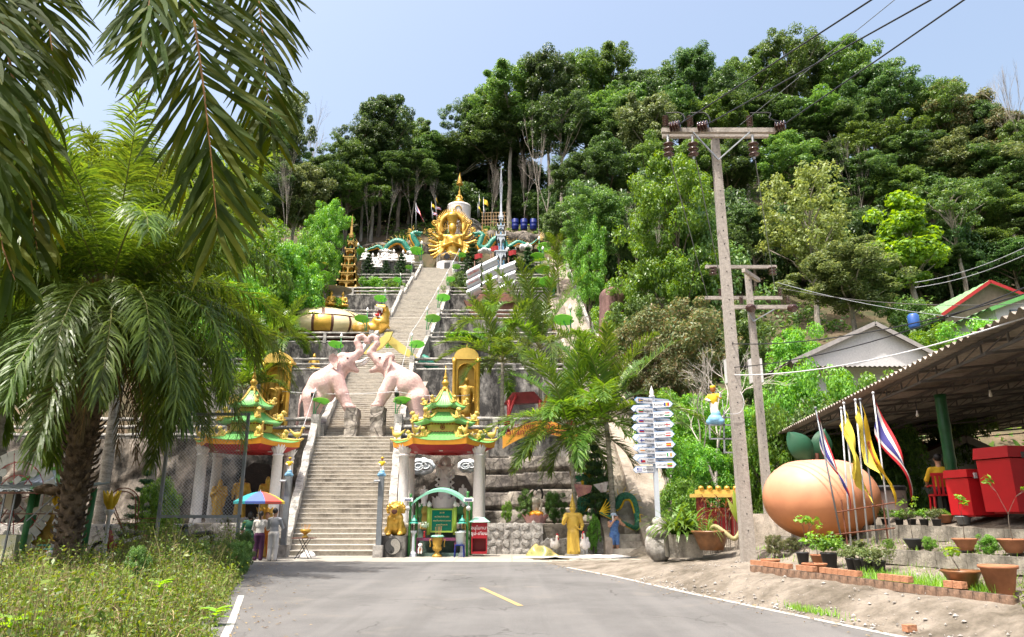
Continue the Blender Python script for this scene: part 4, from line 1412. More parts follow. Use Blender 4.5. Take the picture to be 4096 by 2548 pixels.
def pavilion(label,cx,cy,rz):
 t=thing("pavilion",label,"pavilion",(cx,cy,1.13),rz,"six sided pavilions at the foot of the stairs")
 dz=-1.13
 ph=PI/6+PI/2+PI/6-PI/6
 ph=0.0
 for(x,y)in((-1.62,-0.95),(1.62,-0.95),(-1.62,0.95),(1.62,0.95)):
  b=MB()
  b.lathe([(0.25,0),(0.25,0.12),(0.235,0.16),(0.225,1.6),(0.205,2.85),(0.24,2.88),(0.24,2.95)],(x,y,0),18)
  c=b.build("column",M_WHITEST,t,smooth=True,world=False)
  for(n,r,h,o)in((12,.20,.36,.16),(12,.19,.46,.10)):
   me=petal_mesh("capital_petal",0.15,h,o,M_WHITE)
   for i in range(n):
    a=2*PI*(i+(0.5 if o<.12 else 0))/n
    ob("capital_petal",me,c,loc=(x+math.cos(a)*r,y+math.sin(a)*r,2.92),rot=(0,0,a))
 z=3.30
 R=2.32
 b=MB()
 b.lathe([(R-0.05,z+.03),(1.75,z-0.20),(1.0,z-0.26),(0.98,z-0.1),(0.05,z-0.1)],(0,0,0),6,phase=ph,caps=False)
 b.build("soffit",M_RED,t,world=False)
 b=MB()
 for q in range(6):
  a=2*PI*q/6+PI/6
  b.lathe([(0.09,z-0.215),(0.08,z-0.24),(0.02,z-0.24)],(1.35*math.cos(a),1.35*math.sin(a),0),12)
 b.build("downlight",M_WHITE,t,world=False)
 b=MB()
 hexring(b,z-0.02,R-0.04,z+0.17,R,ph=ph,lift0=0.05,lift1=0.14)
 b.build("fascia",M_ORANGE,t,world=False)
 tiers=[(z+0.16,R,z+0.62,1.04,0.16,10),(z+1.06,1.46,z+1.56,0.60,0.13,7),(z+1.80,1.0,z+2.62,0.17,0.13,6)]
 for ti,(z0,R0,z1,R1,lf,ribs)in enumerate(tiers):
  b=MB()
  hexroof(b,z0,R0,z1,R1,lf,ph=ph,ribs=ribs,m=0,pw=1.6 if ti<2 else 1.9)
  b.build("roof_tier",M_GTILE,t,smooth=True,world=False)
  b=MB()
  hexring(b,z0-0.04,R0-0.03,z0+0.02,R0+0.012,ph=ph,lift0=lf,lift1=lf,sub=ribs*4)
  b.build("eave_edge",M_MTILE,t,smooth=True,world=False)
  if ti:
   b=MB()
   hexring(b,z0-0.05,0.9*R1,z0-0.03,R0-0.02,ph=ph,lift1=lf)
   b.build("eave_underside",M_MTILE,t,world=False)
  for k in range(6):
   a=2*PI*k/6+ph
   pts=[]
   for q in range(7):
    v=q/6
    r=R0+(R1-R0)*v
    pts.append((r*math.cos(a),r*math.sin(a),z0+(z1-z0)*v**(1.6 if ti<2 else 1.9)+lf*(1-v)**2+0.04))
   pts.insert(0,((R0+0.12)*math.cos(a),(R0+0.12)*math.sin(a),z0+lf+0.10))
   b=MB()
   b.tube(pts,[0.035]+[0.07-0.02*ti]*(len(pts)-1),7)
   b.build("hip_ridge",M_YELLOW,t,smooth=True,world=False)
   v=0.10
   r=R0*0.93
   zz=z0+lf*0.8+0.06
   me=BIRD_ME if ti==0 else LION_ME
   ob("roof_ornament",me,t,loc=(r*math.cos(a),r*math.sin(a),zz),rot=(0,0,a+PI/2),scale=(1.25,)*3 if ti==0 else(1.05,)*3 if ti==1 else(0.75,)*3)
   if ti==0:
    r=R0*0.66
    ob("roof_ornament",LION_ME,t,loc=(r*math.cos(a),r*math.sin(a),z0+0.22),rot=(0,0,a+PI/2),scale=(1.0,)*3)
 for(za,zb,Rw,med)in((z+0.58,z+1.10,1.02,1),(z+1.52,z+1.84,0.60,0)):
  b=MB()
  hexring(b,za,Rw,zb,Rw,ph=ph,sub=1)
  b.build("drum_wall",M_YELLOW,t,world=False)
  for(zz,hh)in((za+0.06,0.05),(zb-0.11,0.05))if med else((zb-0.11,0.05),):
   b=MB()
   for k in range(6):
    a0,a1=2*PI*k/6+ph,2*PI*(k+1)/6+ph
    p0,p1=Vector((math.cos(a0),math.sin(a0),0))*(Rw+.006),Vector((math.cos(a1),math.sin(a1),0))*(Rw+.006)
    n=8 if med else 5
    for q in range(n):
     s=p0.lerp(p1,(q+0.14)/n)
     e=p0.lerp(p1,(q+0.86)/n)
     b.bar(s+Vector((0,0,zz)),e+Vector((0,0,zz)),0.02,hh)
   b.build("brick_band",M_BAND,t,world=False)
  if med:
   for k in range(6):
    a=2*PI*(k+0.5)/6+ph
    rr=Rw*math.cos(PI/6)+0.012
    b=MB()
    o=Vector((math.cos(a)*rr,math.sin(a)*rr,(za+zb)/2))
    tx=Vector((-math.sin(a),math.cos(a),0))
    n=Vector((math.cos(a),math.sin(a),0))
    pts=[o+tx*0.10*math.cos(g)+Vector((0,0,0.10*math.sin(g)))for g in np.linspace(0,2*PI,17)]
    b.tube(pts,0.014,5)
    for g in range(4):
     e=o+tx*0.09*math.cos(g*PI/4)+Vector((0,0,0.09*math.sin(g*PI/4)))
     b.bar(o*2-e,e,0.018,0.018)
    b.build("medallion",M_BAND,t,world=False)
 b=MB()
 zt=z+2.58
 b.lathe([(0.20,zt),(0.15,zt+0.16),(0.10,zt+0.26),(0.16,zt+0.34),(0.17,zt+0.42),(0.10,zt+0.52),(0.07,zt+0.56),(0.10,zt+0.60),(0.10,zt+0.66),(0.05,zt+0.74),(0.06,zt+0.78),(0.03,zt+0.88),(0.012,zt+1.22)],(0,0,0),14)
 b.build("spire",M_GOLD,t,smooth=True,world=False)
 MB().lathe([(2.1,-0.02),(2.1,0.05),(2.0,0.07)],(0,0,0),24).build("floor_slab",M_CONC,t,world=False)
 return t
pr=P(1768,2110,33.2)
pavilion("six-sided pavilion with white columns, right of the staircase, over the white statue",pr.x,33.2,0.0)
pl=P(962,2110,33.0)
pavilion("six-sided pavilion with white columns, left of the staircase, over three golden statues",pl.x,33.0,0.04)
M_GROTTO=mat("grotto_shade",(0.025,0.018,0.015),rough=0.95,var=0.5,bump=0.5)  # near-black on a solid block, standing in for the shade inside the grotto
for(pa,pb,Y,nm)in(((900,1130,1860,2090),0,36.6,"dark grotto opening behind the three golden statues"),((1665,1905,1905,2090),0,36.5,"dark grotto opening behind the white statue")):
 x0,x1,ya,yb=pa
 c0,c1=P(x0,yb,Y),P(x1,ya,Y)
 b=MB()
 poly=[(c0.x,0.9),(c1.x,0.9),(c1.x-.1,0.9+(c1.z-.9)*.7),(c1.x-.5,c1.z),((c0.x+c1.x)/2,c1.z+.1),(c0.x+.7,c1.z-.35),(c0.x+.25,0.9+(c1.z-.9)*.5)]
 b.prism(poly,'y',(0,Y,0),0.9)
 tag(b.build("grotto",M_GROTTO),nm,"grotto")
for(px,pyt,pyb,Y,arms,lab)in((865,1918,2092,33.6,"chest","golden standing robed statue, leftmost of three under the left pavilion"),(953,1903,2092,33.9,"down","golden standing robed statue, middle of three under the left pavilion"),(1058,1908,2092,33.6,"chest","golden standing robed statue, rightmost of three, behind the parasol")):
 p0,p1=P(px,pyb,Y),P(px,pyt,Y)
 h=p1.z-1.42
 t=thing("golden_statue",lab,"statue",(p0.x,Y,1.18),0.12,"golden statues under the left pavilion")
 body("figure",standing_prims(h,arms,0.15),M_GOLD,res=56,k=0.05*h,parent=t,loc=(0,0,0.24))
 lotus(t,(0,0,0.0),0.42,0.26,M_WHITE,rows=((15,1.0,0.55),(15,0.75,0.25)),world=False)
 MB().lathe([(0.38,0),(0.40,.16),(0.34,.22)],(0,0,0),20).build("base",M_WHITE,t,world=False)
# ================================================================ pink elephants
def epx(px,py,Y,dy=0.0):
 return tuple(P(px,py,Y+dy)+Vector((0,0,0)))
def elephant(label,pts,Y,tusks,flipx):
 s=SZ(1550,Y)
 g=lambda a,b,r0,r1=None,dy=0.0,dy2=None:C(epx(*a,Y,dy),epx(*b,Y,dy if dy2 is None else dy2),r0*s,(r0 if r1 is None else r1)*s)
 q=pts
 base=P(*q['hfoot'],Y)
 t=thing("elephant_statue",label,"elephant statue",(base.x,Y,5.6),group="pair of pink elephants over the stairs")
 pr=[g(q['rump'],q['mid'],53,58),g(q['mid'],q['shoulder'],58,46),g(q['shoulder'],q['head'],40,31),g(q['head'],q['brow'],33,27),g(q['brow'],q['tr'][0],22,15),g(q['head'],q['jaw'],24,9),E(epx(*q['dome'],Y),tuple(np.array((24,26,19))*s)),E(epx(q['belly'][0],q['belly'][1],Y),tuple(np.array((38,48,34))*s))]
 tr=q['tr']
 rad=np.linspace(15,6,len(tr))
 for i in range(len(tr)-1):
  pr.append(g(tr[i],tr[i+1],rad[i],rad[i+1]))
 pr.append(E(epx(*tr[-1],Y),(8*s,)*3))
 for sd in(-1,1):
  d=sd*0.46
  pr+=[g(q['sh2'],q['fknee'],32,25,d*0.8,d),g(q['fknee'],q['ffoot'],24,20,d),g(q['hip'],q['hknee'],44,27,d*0.8,d),g(q['hknee'],q['hfoot'],25,22,d,d)]
  f=q['hfoot']
  pr.append(E(epx(f[0]+(4 if not flipx else-4),f[1]-6,Y,d),(26*s,26*s,11*s)))
  f=q['ffoot']
  pr.append(E(epx(f[0]+(4 if not flipx else-4),f[1]-4,Y,d),(24*s,24*s,10*s)))
 b0=body("body",pr,M_PINK,res=120,k=0.13,parent=t,world=True)
 for sd in(-1,1):
  b=MB()
  ear=q['ear']
  def f(u,v):
   n=len(ear)-1
   k=min(int(u*n),n-1)
   w=u*n-k
   ex=ear[k][0]*(1-w)+ear[k+1][0]*w
   ey=ear[k][1]*(1-w)+ear[k+1][1]*w
   hx,hy=q['earroot']
   X=hx+(ex-hx)*v
   Z=hy+(ey-hy)*v
   p=P(X,Z,Y)
   return(p.x,Y+sd*(0.44+0.42*v-0.12*v*v+0.05*math.sin(u*9)*v),p.z)
  b.grid(f,16,6)
  b.grid(lambda u,v:(f(1-u,v)[0],f(1-u,v)[1]+sd*0.05*(1-v*.7),f(1-u,v)[2]),16,6)
  b.build("ear",M_PINK,t,smooth=True)
 b=MB()
 for sd in(-1,1):
  e=P(*q['eye'],Y)
  b.ball((e.x,Y+sd*0.40,e.z),(0.07,0.05,0.05))
 b.build("eye",M_BROWN,t,smooth=True)
 if tusks:
  for sd in(-1,1):
   a,c=P(*q['tusk'][0],Y),P(*q['tusk'][1],Y)
   mid=(a+c)/2+Vector((0,0,-0.10))
   dd=Vector((0,sd*0.24,0))
   b=MB()
   b.tube([a+dd,mid+dd*1.3,c+dd*1.2],[0.13,0.10,0.03],10)
   b.build("tusk",M_WHITE,t,smooth=True)
 b=MB()
 pts_=[P(*z,Y)for z in q['tail']]
 b.tube(pts_,[0.09,0.06,0.05,0.09,0.02],8)
 b.build("tail",M_PINK,t,smooth=True)
 return t
elephant("pink elephant statue with white tusks rearing up from the left side",dict(rump=(1262,1583),mid=(1292,1540),shoulder=(1338,1498),head=(1382,1457),brow=(1402,1437),jaw=(1428,1483),dome=(1372,1428),belly=(1300,1580),hip=(1256,1600),hknee=(1246,1665),hfoot=(1240,1738),sh2=(1345,1515),fknee=(1368,1575),ffoot=(1394,1632),tr=[(1422,1424),(1440,1408),(1437,1388),(1428,1368),(1434,1350),(1450,1344),(1462,1354),(1465,1368)],ear=[(1346,1424),(1331,1432),(1326,1450),(1340,1470),(1358,1492),(1362,1470),(1364,1440)],earroot=(1362,1436),eye=(1396,1438),tusk=((1428,1456),(1476,1433)),tail=[(1208,1580),(1198,1620),(1194,1665),(1188,1695),(1186,1708)]),41.0,True,False)
elephant("pink elephant statue without tusks rearing up from the right side",dict(rump=(1664,1585),mid=(1632,1545),shoulder=(1584,1503),head=(1542,1460),brow=(1520,1440),jaw=(1486,1484),dome=(1556,1428),belly=(1622,1585),hip=(1668,1600),hknee=(1668,1665),hfoot=(1662,1730),sh2=(1572,1515),fknee=(1538,1572),ffoot=(1512,1626),tr=[(1498,1426),(1482,1412),(1492,1396),(1508,1376),(1506,1354),(1490,1344),(1476,1354),(1474,1368)],ear=[(1572,1428),(1578,1440),(1574,1462),(1562,1484),(1542,1492),(1540,1472),(1552,1444)],earroot=(1562,1436),eye=(1524,1436),tusk=None,tail=[(1712,1580),(1720,1610),(1722,1640),(1720,1660),(1718,1670)]),41.0,False,True)
for(xa,xb,yt,yb,lab)in((1378,1434,1634,1750,"grey stained stone pillar under the left elephant's forefeet"),(1480,1538,1628,1748,"grey stained stone pillar under the right elephant's forefeet")):
 Y=40.35
 a,c=P(xa,yb,Y),P(xb,yt,Y)
 b=MB()
 r=random.Random(xa)
 V,F=[],[]
 K=9
 for i in range(K+1):
  z=5.55+(c.z-5.55)*i/K
  tp=1.0-0.06*i/K
  cx,hw=(a.x+c.x)/2,(c.x-a.x)/2*tp
  for(sx,sy)in((-1,-1),(0,-1.08),(1,-1),(1.06,0),(1,1),(-1,1),(-1.05,0)):
   V.append((cx+sx*hw+r.uniform(-.04,.04),Y+0.25+sy*0.55+r.uniform(-.05,.05),z))
 n=7
 for i in range(K):
  for j in range(n):
   F.append((i*n+j,i*n+(j+1)%n,(i+1)*n+(j+1)%n,(i+1)*n+j))
 F.append(tuple(K*n+j for j in range(n)))
 b.add(V,F)
 tag(b.build("stone_pillar",M_ROCK),lab,"pillar","pillars under the elephants")
# ================================================================ golden niches with standing figures
def arch_poly(w,h,n=10):
 r=w/2
 pts=[(-r,0),(-r,h-r)]
 pts+=[(r*math.cos(PI-PI*i/n),h-r+r*math.sin(PI*i/n))for i in range(1,n)]
 pts+=[(r,h-r),(r,0)]
 return pts
def niche(px,pyt,pyb,Y,wpx,label,coat):
 a=P(px,pyb,Y)
 c=P(px,pyt,Y)
 H=c.z-5.6
 W=wpx*SZ(1550,Y)
 t=thing("golden_niche",label,"shrine niche",(a.x,Y,5.6),group="golden niches on the lowest terrace")
 iw,ih=W*0.62,H*0.80
 z0=0.55
 b=MB()
 arch=[(x,z+z0)for x,z in arch_poly(iw,ih)]
 out=[(-W*0.40,z0)]+[(-W*0.40,z0+ih*0.5)]+[(-W*0.40+W*0.8*i/8,H)for i in range(0,9)]+[(W*0.40,z0+ih*0.5),(W*0.40,z0)]
 k=len(arch)
 o2=[out[int(round(i*(len(out)-1)/(k-1)))]for i in range(k)]
 V=[(x,0,z)for x,z in arch]+[(x,0,z)for x,z in o2]+[(x,0.45,z)for x,z in arch]
 F=[]
 for i in range(k-1):
  F+=[(i,i+1,k+i+1,k+i),(i+1,i,2*k+i,2*k+i+1)]
 b.add(V,F)
 b.build("arch_front",M_GOLD,t,world=False)
 b=MB()
 b.box((0,0.48,(z0+H)/2),(W*0.8,0.06,H-z0))
 b.box((-W*.39,.24,(z0+H)/2),(0.04,.47,H-z0))
 b.box((W*.39,.24,(z0+H)/2),(0.04,.47,H-z0))
 b.build("niche_back",M_YELLOW,t,world=False)
 b=MB()
 b.tube([(x*1.04,-0.02,z)for x,z in arch],0.035,6)
 b.build("arch_moulding",M_GOLD,t,smooth=True,world=False)
 for s in(-1,1):
  b=MB()
  b.lathe([(0.13,0),(0.13,0.3),(0.095,0.36),(0.09,H*0.9),(0.12,H*0.92),(0.12,H*0.97)],(s*W*0.45,-0.08,0),12,wave=lambda a,i:1+0.05*math.cos(10*a))
  b.build("column",M_GOLD,t,smooth=True,world=False)
 b=MB()
 b.prism([(-W*.54,H*.96),(W*.54,H*.96),(W*.54,H*.985)]+[(W*.46*math.cos(q),H*.985+H*.115*math.sin(q))for q in np.linspace(0,PI,13)]+[(-W*.54,H*.985)],'y',(0,0.2,0),0.66)
 b.lathe([(.07,0),(.09,.08),(.04,.18),(.005,.34)],(0,.2,H*1.09),8)
 b.build("pediment",M_YELLOW,t,world=False)
 b=MB()
 b.box((0,0.1,0.27),(W*0.98,0.75,0.54))
 b.build("plinth",M_GOLD,t,world=False)
 b=MB()
 b.lathe([(0.26,0),(0.28,0.06),(0.20,0.12),(0.22,0.2),(0.26,0.26),(0.24,0.32)],(0,0.12,z0),16)
 b.build("pedestal",M_GOLD,t,smooth=True,world=False)
 h=ih*0.72
 if coat:
  pr=[C((-.05*h,0,.02*h),(-.055*h,0,.40*h),.036*h,.05*h),C((.05*h,0,.02*h),(.055*h,0,.40*h),.036*h,.05*h),C((0,0,.28*h),(0,0,.60*h),.115*h,.10*h)]
 else:
  pr=[C((-.06*h,0,.02*h),(-.05*h,0,.48*h),.036*h,.062*h),C((.06*h,0,.02*h),(.05*h,0,.48*h),.036*h,.062*h),C((0,0,.46*h),(0,0,.60*h),.10*h,.095*h)]
 pr+=[E((0,0,.68*h),(.115*h,.08*h,.14*h)),C((-.10*h,0,.77*h),(.10*h,0,.77*h),.045*h),C((0,0,.80*h),(0,0,.86*h),.035*h),E((0,0,.915*h),(.055*h,.06*h,.075*h)),E((0,-.06*h,.91*h),(.012*h,.015*h,.02*h),k=.01),E((-.06*h,-.03*h,.02*h),(.035*h,.07*h,.025*h)),E((.06*h,-.03*h,.02*h),(.035*h,.07*h,.025*h)),C((-.145*h,0,.76*h),(-.185*h,0,.60*h),.04*h,.035*h),C((-.185*h,0,.60*h),(-.15*h if coat else-.10*h,-.06*h,.47*h),.034*h,.026*h),C((.145*h,0,.76*h),(.185*h,0,.60*h),.04*h,.035*h),C((.185*h,0,.60*h),(.15*h,-.05*h,.46*h),.034*h,.026*h)]
 body("figure",pr,M_GOLDD,res=58,k=0.03*h,parent=t,loc=(0,0.12,z0+0.31))
 return t
niche(1093,1440,1668,41.6,118,"golden arched niche with a uniformed figure, left of the elephants",False)
niche(1862,1425,1690,41.6,108,"golden arched niche with a long coated figure, right of the elephants",True)
# ================================================================ lotus lamps
def lamp_proto():
 t=thing("lotus_lamp","x","lamp",(0,0,-50),group="green lotus lamps along the stairs")
 b=MB()
 b.tube([(0,0,0),(0.02,0,0.5),(0,0,1.0),(0.01,0,1.45)],[0.045,0.04,0.038,0.035],7)
 b.build("stem",M_STEM,t,smooth=True,world=False)
 b=MB()
 b.lathe([(0.05,1.43),(0.10,1.50),(0.115,1.58),(0.09,1.66),(0.05,1.72),(0.012,1.80)],(0.01,0,0),10,wave=lambda a,i:1+0.06*math.cos(5*a))
 b.build("bud",M_WHITE,t,smooth=True,world=False)
 b=MB()
 b.tube([(0.10,0,0),(0.16,0,0.4),(0.34,0,0.72),(0.42,0,0.90)],[0.04,0.035,0.03,0.03],7)
 b.build("leaf_stalk",M_STEM,t,smooth=True,world=False)
 b=MB()
 def f(u,v):
  a=2*PI*u
  r=0.60*v*(1+0.03*math.sin(7*a))
  if abs(a-PI)<0.1:
   r*=0.75
  return(0.42+r*math.cos(a),r*math.sin(a),0.90-0.05*v+0.10*v*v-0.26*r*math.sin(a))
 b.grid(f,26,4)
 b.grid(lambda u,v:(f(1-u,v)[0],f(1-u,v)[1],f(1-u,v)[2]-0.02),26,4)
 b.build("leaf_disc",mat_leaf("lotus_leaf",[(.15,.36,.085),(.20,.44,.11)],rough=.5,trans=.38),t,smooth=True,world=False)
 return t
lp=lamp_proto()
LAMPS=[(1261,1552,40.1,1,"at the lowest terrace corner, left of the stairs"),(1367,1332,59.1,-1,"at the second terrace corner above the left elephant"),(1471,1229,68.1,-1,"beside the turtle's neck, left of the stairs"),(1542,1155,78.1,-1,"just above the turtle's head"),(1603,1092,87.1,-1,"on the fifth terrace corner, left of the stairs"),(1648,1046,94.1,-1,"on the sixth terrace corner, left of the stairs"),(1688,962,101.1,-1,"on the top terrace corner, beside the left dragon's head"),(1052,1164,76,1,"farthest left on the terraces' left border"),(1185,1100,82,1,"second along the terraces' left border"),(1275,1052,88,1,"third along the terraces' left border, left of the golden spire"),(1362,1006,95,1,"directly left of the golden spire's tip"),(1433,970,101,1,"at the left dragon's tail"),(1585,1546,40.1,1,"at the lowest terrace corner, right of the stairs"),(1647,1330,59.1,1,"at the second terrace corner above the right elephant"),(1709,1226,68.1,1,"on the third terrace corner, right of the stairs"),(1753,1148,78.1,1,"on the fourth terrace corner, right of the stairs"),(1789,1088,87.1,1,"on the fifth terrace corner, right of the stairs"),(1813,1040,94.1,1,"on the sixth terrace corner, right of the stairs"),(1838,994,101.1,1,"beside the round balcony of the golden statue"),(2156,944,101,1,"at the right dragon's tail"),(2172,983,97,-1,"top right border of the terraces"),(2193,1030,92,-1,"right border of the terraces above the dark palm"),(2215,1075,86,-1,"right border of the terraces beside the dark palm"),(2282,1215,70,-1,"right border of the terraces near the side stairway")]
M_SPOT=M_BLACK
for i,(px,py,Y,sd,where)in enumerate(LAMPS):
 p=P(px,py,Y)
 zt=p.z-1.80
 L=lp if i==0 else dup(lp,(0,0,0))
 sc=1.0
 base=None
 for ty,tz in TER:
  if abs(Y-ty)<0.3:
   base=tz+1.2
 if base is None:
  base=ground_z(p.x,Y)
 sc=(p.z-base)/1.80
 sc=min(max(sc,0.8),1.9)
 L.location=(p.x,Y,p.z-1.80*sc)
 L.rotation_euler=(0,0,0.2 if sd>0 else-0.2)
 L.scale=(sc*0.95*sd,sc*0.95,sc)
 L["label"]="green lotus lamp %s"%where
for(px,py,Y)in((1258,1580,40.05),(1592,1578,40.05)):
 p=P(px,py,Y)
 b=MB()
 b.box((p.x-0.05,Y-0.12,p.z),(0.24,0.16,0.20),rotm(0.5,0,0.3))
 b.box((p.x-0.05,Y-0.02,p.z-0.1),(0.05,0.1,0.2))
 tag(b.build("floodlight",M_BLACK),"small black floodlight on the lotus lamp, %s of the stairs"%("left" if px<1400 else "right"),"floodlight")
# ================================================================ golden turtle
def turtle():
 Y=72.0
 s=SZ(1290,Y)
 c=P(1285,1318,Y)
 rx,ry,rz_=190*s,3.3,84*s
 t=thing("golden_turtle","giant golden turtle sculpture with open mouth on the third terrace","turtle sculpture",(c.x,Y,17.4))
 MB().ball((c.x,Y,c.z),(rx,ry,rz_),36,18).build("shell_base",M_BROWN,t,smooth=True)
 M_SHELL=mat("shell_gold",(0.72,0.60,0.33),rough=0.35,var=0.12,metal=0.25,spec=0.6)
 def plate(a0,a1,e0,e1,m):
  def f(u,v):
   k=1.02+0.02*(math.sin(PI*u)*math.sin(PI*v))
   a,e=a0+(a1-a0)*u,e0+(e1-e0)*v
   return(c.x+rx*k*math.cos(e)*math.cos(a),Y+ry*k*math.cos(e)*math.sin(a),c.z+rz_*k*math.sin(e))
  b=MB()
  b.grid(f,8,6)
  b.build("scute",m,t,smooth=True)
 n=16
 for i in range(n):
  plate(2*PI*(i+0.07)/n,2*PI*(i+0.93)/n,-0.40,0.34,M_GOLD if i%4==0 else M_SHELL)
 n=8
 for i in range(n):
  plate(2*PI*(i+0.05)/n+.2,2*PI*(i+0.95)/n+.2,0.42,0.98,M_SHELL)
 for i in range(4):
  plate(2*PI*(i+0.05)/4,2*PI*(i+0.95)/4,1.08,1.52,M_SHELL)
 b=MB()
 b.ball((c.x,Y,c.z-0.5),(rx*0.93,ry*0.9,0.9),30,8)
 b.build("belly",M_GOLDD,t,smooth=True)
 M_HIDE=mat_scale("turtle_hide",(0.50,0.30,0.06),(0.36,0.20,0.035),scale=3.0,rough=0.4)
 g=lambda x,y,dy=0.0:tuple(P(x,y,Y+dy))
 q=lambda a,b_,r0,r1,dy=0.0,m=0:C(g(*a,dy),g(*b_,dy),r0*s,r1*s,m)
 body("front_leg",[E(g(1445,1312,-2.2),(34*s,26*s,30*s)),q((1450,1325),(1465,1352),20,18,-2.4)],M_HIDE,res=40,k=.3,parent=t,world=True)
 body("rear_leg",[E(g(1130,1325,-2.0),(34*s,26*s,20*s)),q((1120,1330),(1095,1350),18,14,-2.2)],M_HIDE,res=36,k=.3,parent=t,world=True)
 b=MB()
 b.tube([g(1105,1310),g(1080,1318),g(1060,1330)],[0.5,0.35,0.06],10)
 b.build("tail",M_HIDE,t,smooth=True)
 hd=[q((1462,1318),(1500,1318),30,28),q((1500,1318),(1528,1292),30,27),q((1528,1292),(1541,1255),26,17),q((1541,1255),(1538,1232),16,12,.2),q((1538,1232),(1510,1224),11,8),q((1538,1232),(1512,1226),9,6,-.6),q((1524,1290),(1499,1279),17,9),q((1520,1290),(1502,1281),12,7,-.6)]
 body("head",hd,M_GOLD,res=60,k=.35,parent=t,world=True)
 b=MB()
 b.ball(g(1522,1256,-.15),(14*s,20*s,22*s),16,10)
 b.build("mouth_cavity",mat("mouth_dark_red",(0.12,0.012,0.01),rough=0.6),t,smooth=True)
 b=MB()
 b.ball(tuple(Vector(g(1515,1268))+Vector((0,-0.70,0.0))),(10*s,12*s,7*s),12,8)
 b.build("tongue",mat("tongue_red",(0.55,0.02,0.02),rough=0.4),t,smooth=True)
 def teeth(x0,y0,x1,y1,n,dz,r):
  for i in range(n):
   a=Vector(g(x0+(x1-x0)*i/(n-1),y0+(y1-y0)*i/(n-1)))+Vector((0,-0.80,0))
   MB().tube([a,a+Vector((0,0,dz*(1.5 if i in(0,n-1)else 1)))],[r,0.01],6).build("tooth",M_WHITE,t)
 teeth(1507,1232,1534,1240,6,-0.34,0.09)
 teeth(1502,1272,1524,1278,5,0.28,0.085)
 b=MB()
 e=Vector(g(1545,1236))+Vector((0.05,-0.5,0.1))
 b.ball(tuple(e),0.16)
 b.build("eye",M_BLACK,t,smooth=True)
 b=MB()
 b.prism([(0,0),(0.5,-0.35),(0.62,-0.75),(0.2,-0.55)],'y',tuple(g(1538,1290)),0.12)
 b.build("cheek_fin",M_GOLD,t)
 return t
turtle()
# ================================================================ spires
def tier(b,c,w,z0,z1,posts,m=0):
 h=z1-z0
 pw=w*0.10
 n=posts
 for sx,sy in((0,-1),(0,1),(-1,0),(1,0)):
  for i in range(n+1):
   u=-1+2*i/n
   x=u*(w/2-pw/2)if sx==0 else sx*(w/2-pw/2)
   y=u*(w/2-pw/2)if sy==0 else sy*(w/2-pw/2)
   b.box((c[0]+x,c[1]+y,(z0+z1)/2),(pw,pw,h),m=m)
  for i in range(n):
   u0,u1=-1+2*i/n,-1+2*(i+1)/n
   ww=(w/n)
   mid=(u0+u1)/2*w/2
   poly=[(-ww/2,h*0.52),(0,h*0.84),(ww/2,h*0.52),(ww/2,h),(-ww/2,h)]
   if sx==0:
    for pl in([poly[0],poly[1],poly[4]],[poly[1],poly[2],poly[3]],[poly[1],poly[3],poly[4]]):
     b.prism(pl,'y',(c[0]+mid,c[1]+sy*(w/2-pw/2),z0),pw*.7,m=m)
   else:
    for pl in([poly[0],poly[1],poly[4]],[poly[1],poly[2],poly[3]],[poly[1],poly[3],poly[4]]):
     b.prism(pl,'x',(c[0]+sx*(w/2-pw/2),c[1]+mid,z0),pw*.7,m=m)
 b.box((c[0],c[1],z1+h*.015),(w*1.08,w*1.08,h*0.09),m=m)
 for sx in(-1,1):
  for sy in(-1,1):
   b.box((c[0]+sx*w*0.48,c[1]+sy*w*.48,z1+h*0.14),(w*.12,w*.12,h*.26),taper=0.3,m=m)
def openwork(name,label,px,Y,levels,base_z,mt,needle,mt2):
 t=thing(name,label,"spire",(P(px,1100,Y).x,Y,base_z))
 cx=P(px,1100,Y).x
 for(yb,yt,w,n)in levels:
  b=MB()
  z0,z1=P(px,yb,Y).z,P(px,yt,Y).z
  W=w*SZ(1000,Y)
  if n==0:
   b.box((cx,Y,(z0+z1)/2),(W,W,z1-z0),taper=0.85)
  else:
   tier(b,(cx,Y),W,z0,z1,n)
  b.build("tower_tier",mt,t)
  if n:
   h=z1-z0
   b=MB()
   for k in range(n):
    u=(-1+(2*k+1)/n)*W/2
    b.lathe([(h*.10,0),(h*.06,h*.12),(h*.09,h*.3),(h*.05,h*.42),(h*.06,h*.5),(0.01,h*.58)],(cx+u*.9,Y-W*.2,z0+h*.02),8)
   b.build("figurine",mt2,t,smooth=True)
 b=MB()
 (yb,yt,r)=needle
 z0,z1=P(px,yb,Y).z,P(px,yt,Y).z
 for k in range(4):
  a=PI/4+k*PI/2
  b.tube([(cx+math.cos(a)*r*.5,Y+math.sin(a)*r*.5,z0),(cx+math.cos(a)*r,Y+math.sin(a)*r,z0+(z1-z0)*.45),(cx,Y,z1)],[0.05,0.045,0.02],5)
 b.tube([(cx,Y,z0),(cx,Y,z1+0.4)],[0.06,0.02],6)
 b.build("needle",mt,t)
 return t
M_SPIREY=mat("ochre_paint",(0.46,0.29,0.07),rough=0.6,var=0.2)
openwork("golden_spire","ochre openwork tower spire with tiered arches, left of the stairs",1396,89.0,[(1208,1162,78,2),(1162,1134,74,2),(1134,1101,62,2),(1101,1069,52,2),(1069,1034,44,2),(1034,1002,36,1),(1002,969,23,1),(969,942,15,1),(942,907,9,0)],27.9,M_SPIREY,(907,868,0.10),M_GREENP)
openwork("silver_spire","silver white openwork tower spire with long needle, right of the stairs",2003,95.0,[(1190,1140,56,2),(1140,1085,54,2),(1085,1012,50,2),(1012,948,38,2),(948,908,28,1),(908,872,19,1),(872,850,13,0),(850,815,8,0)],32.0,M_SILVERP,(815,665,0.20),M_LBLUE)
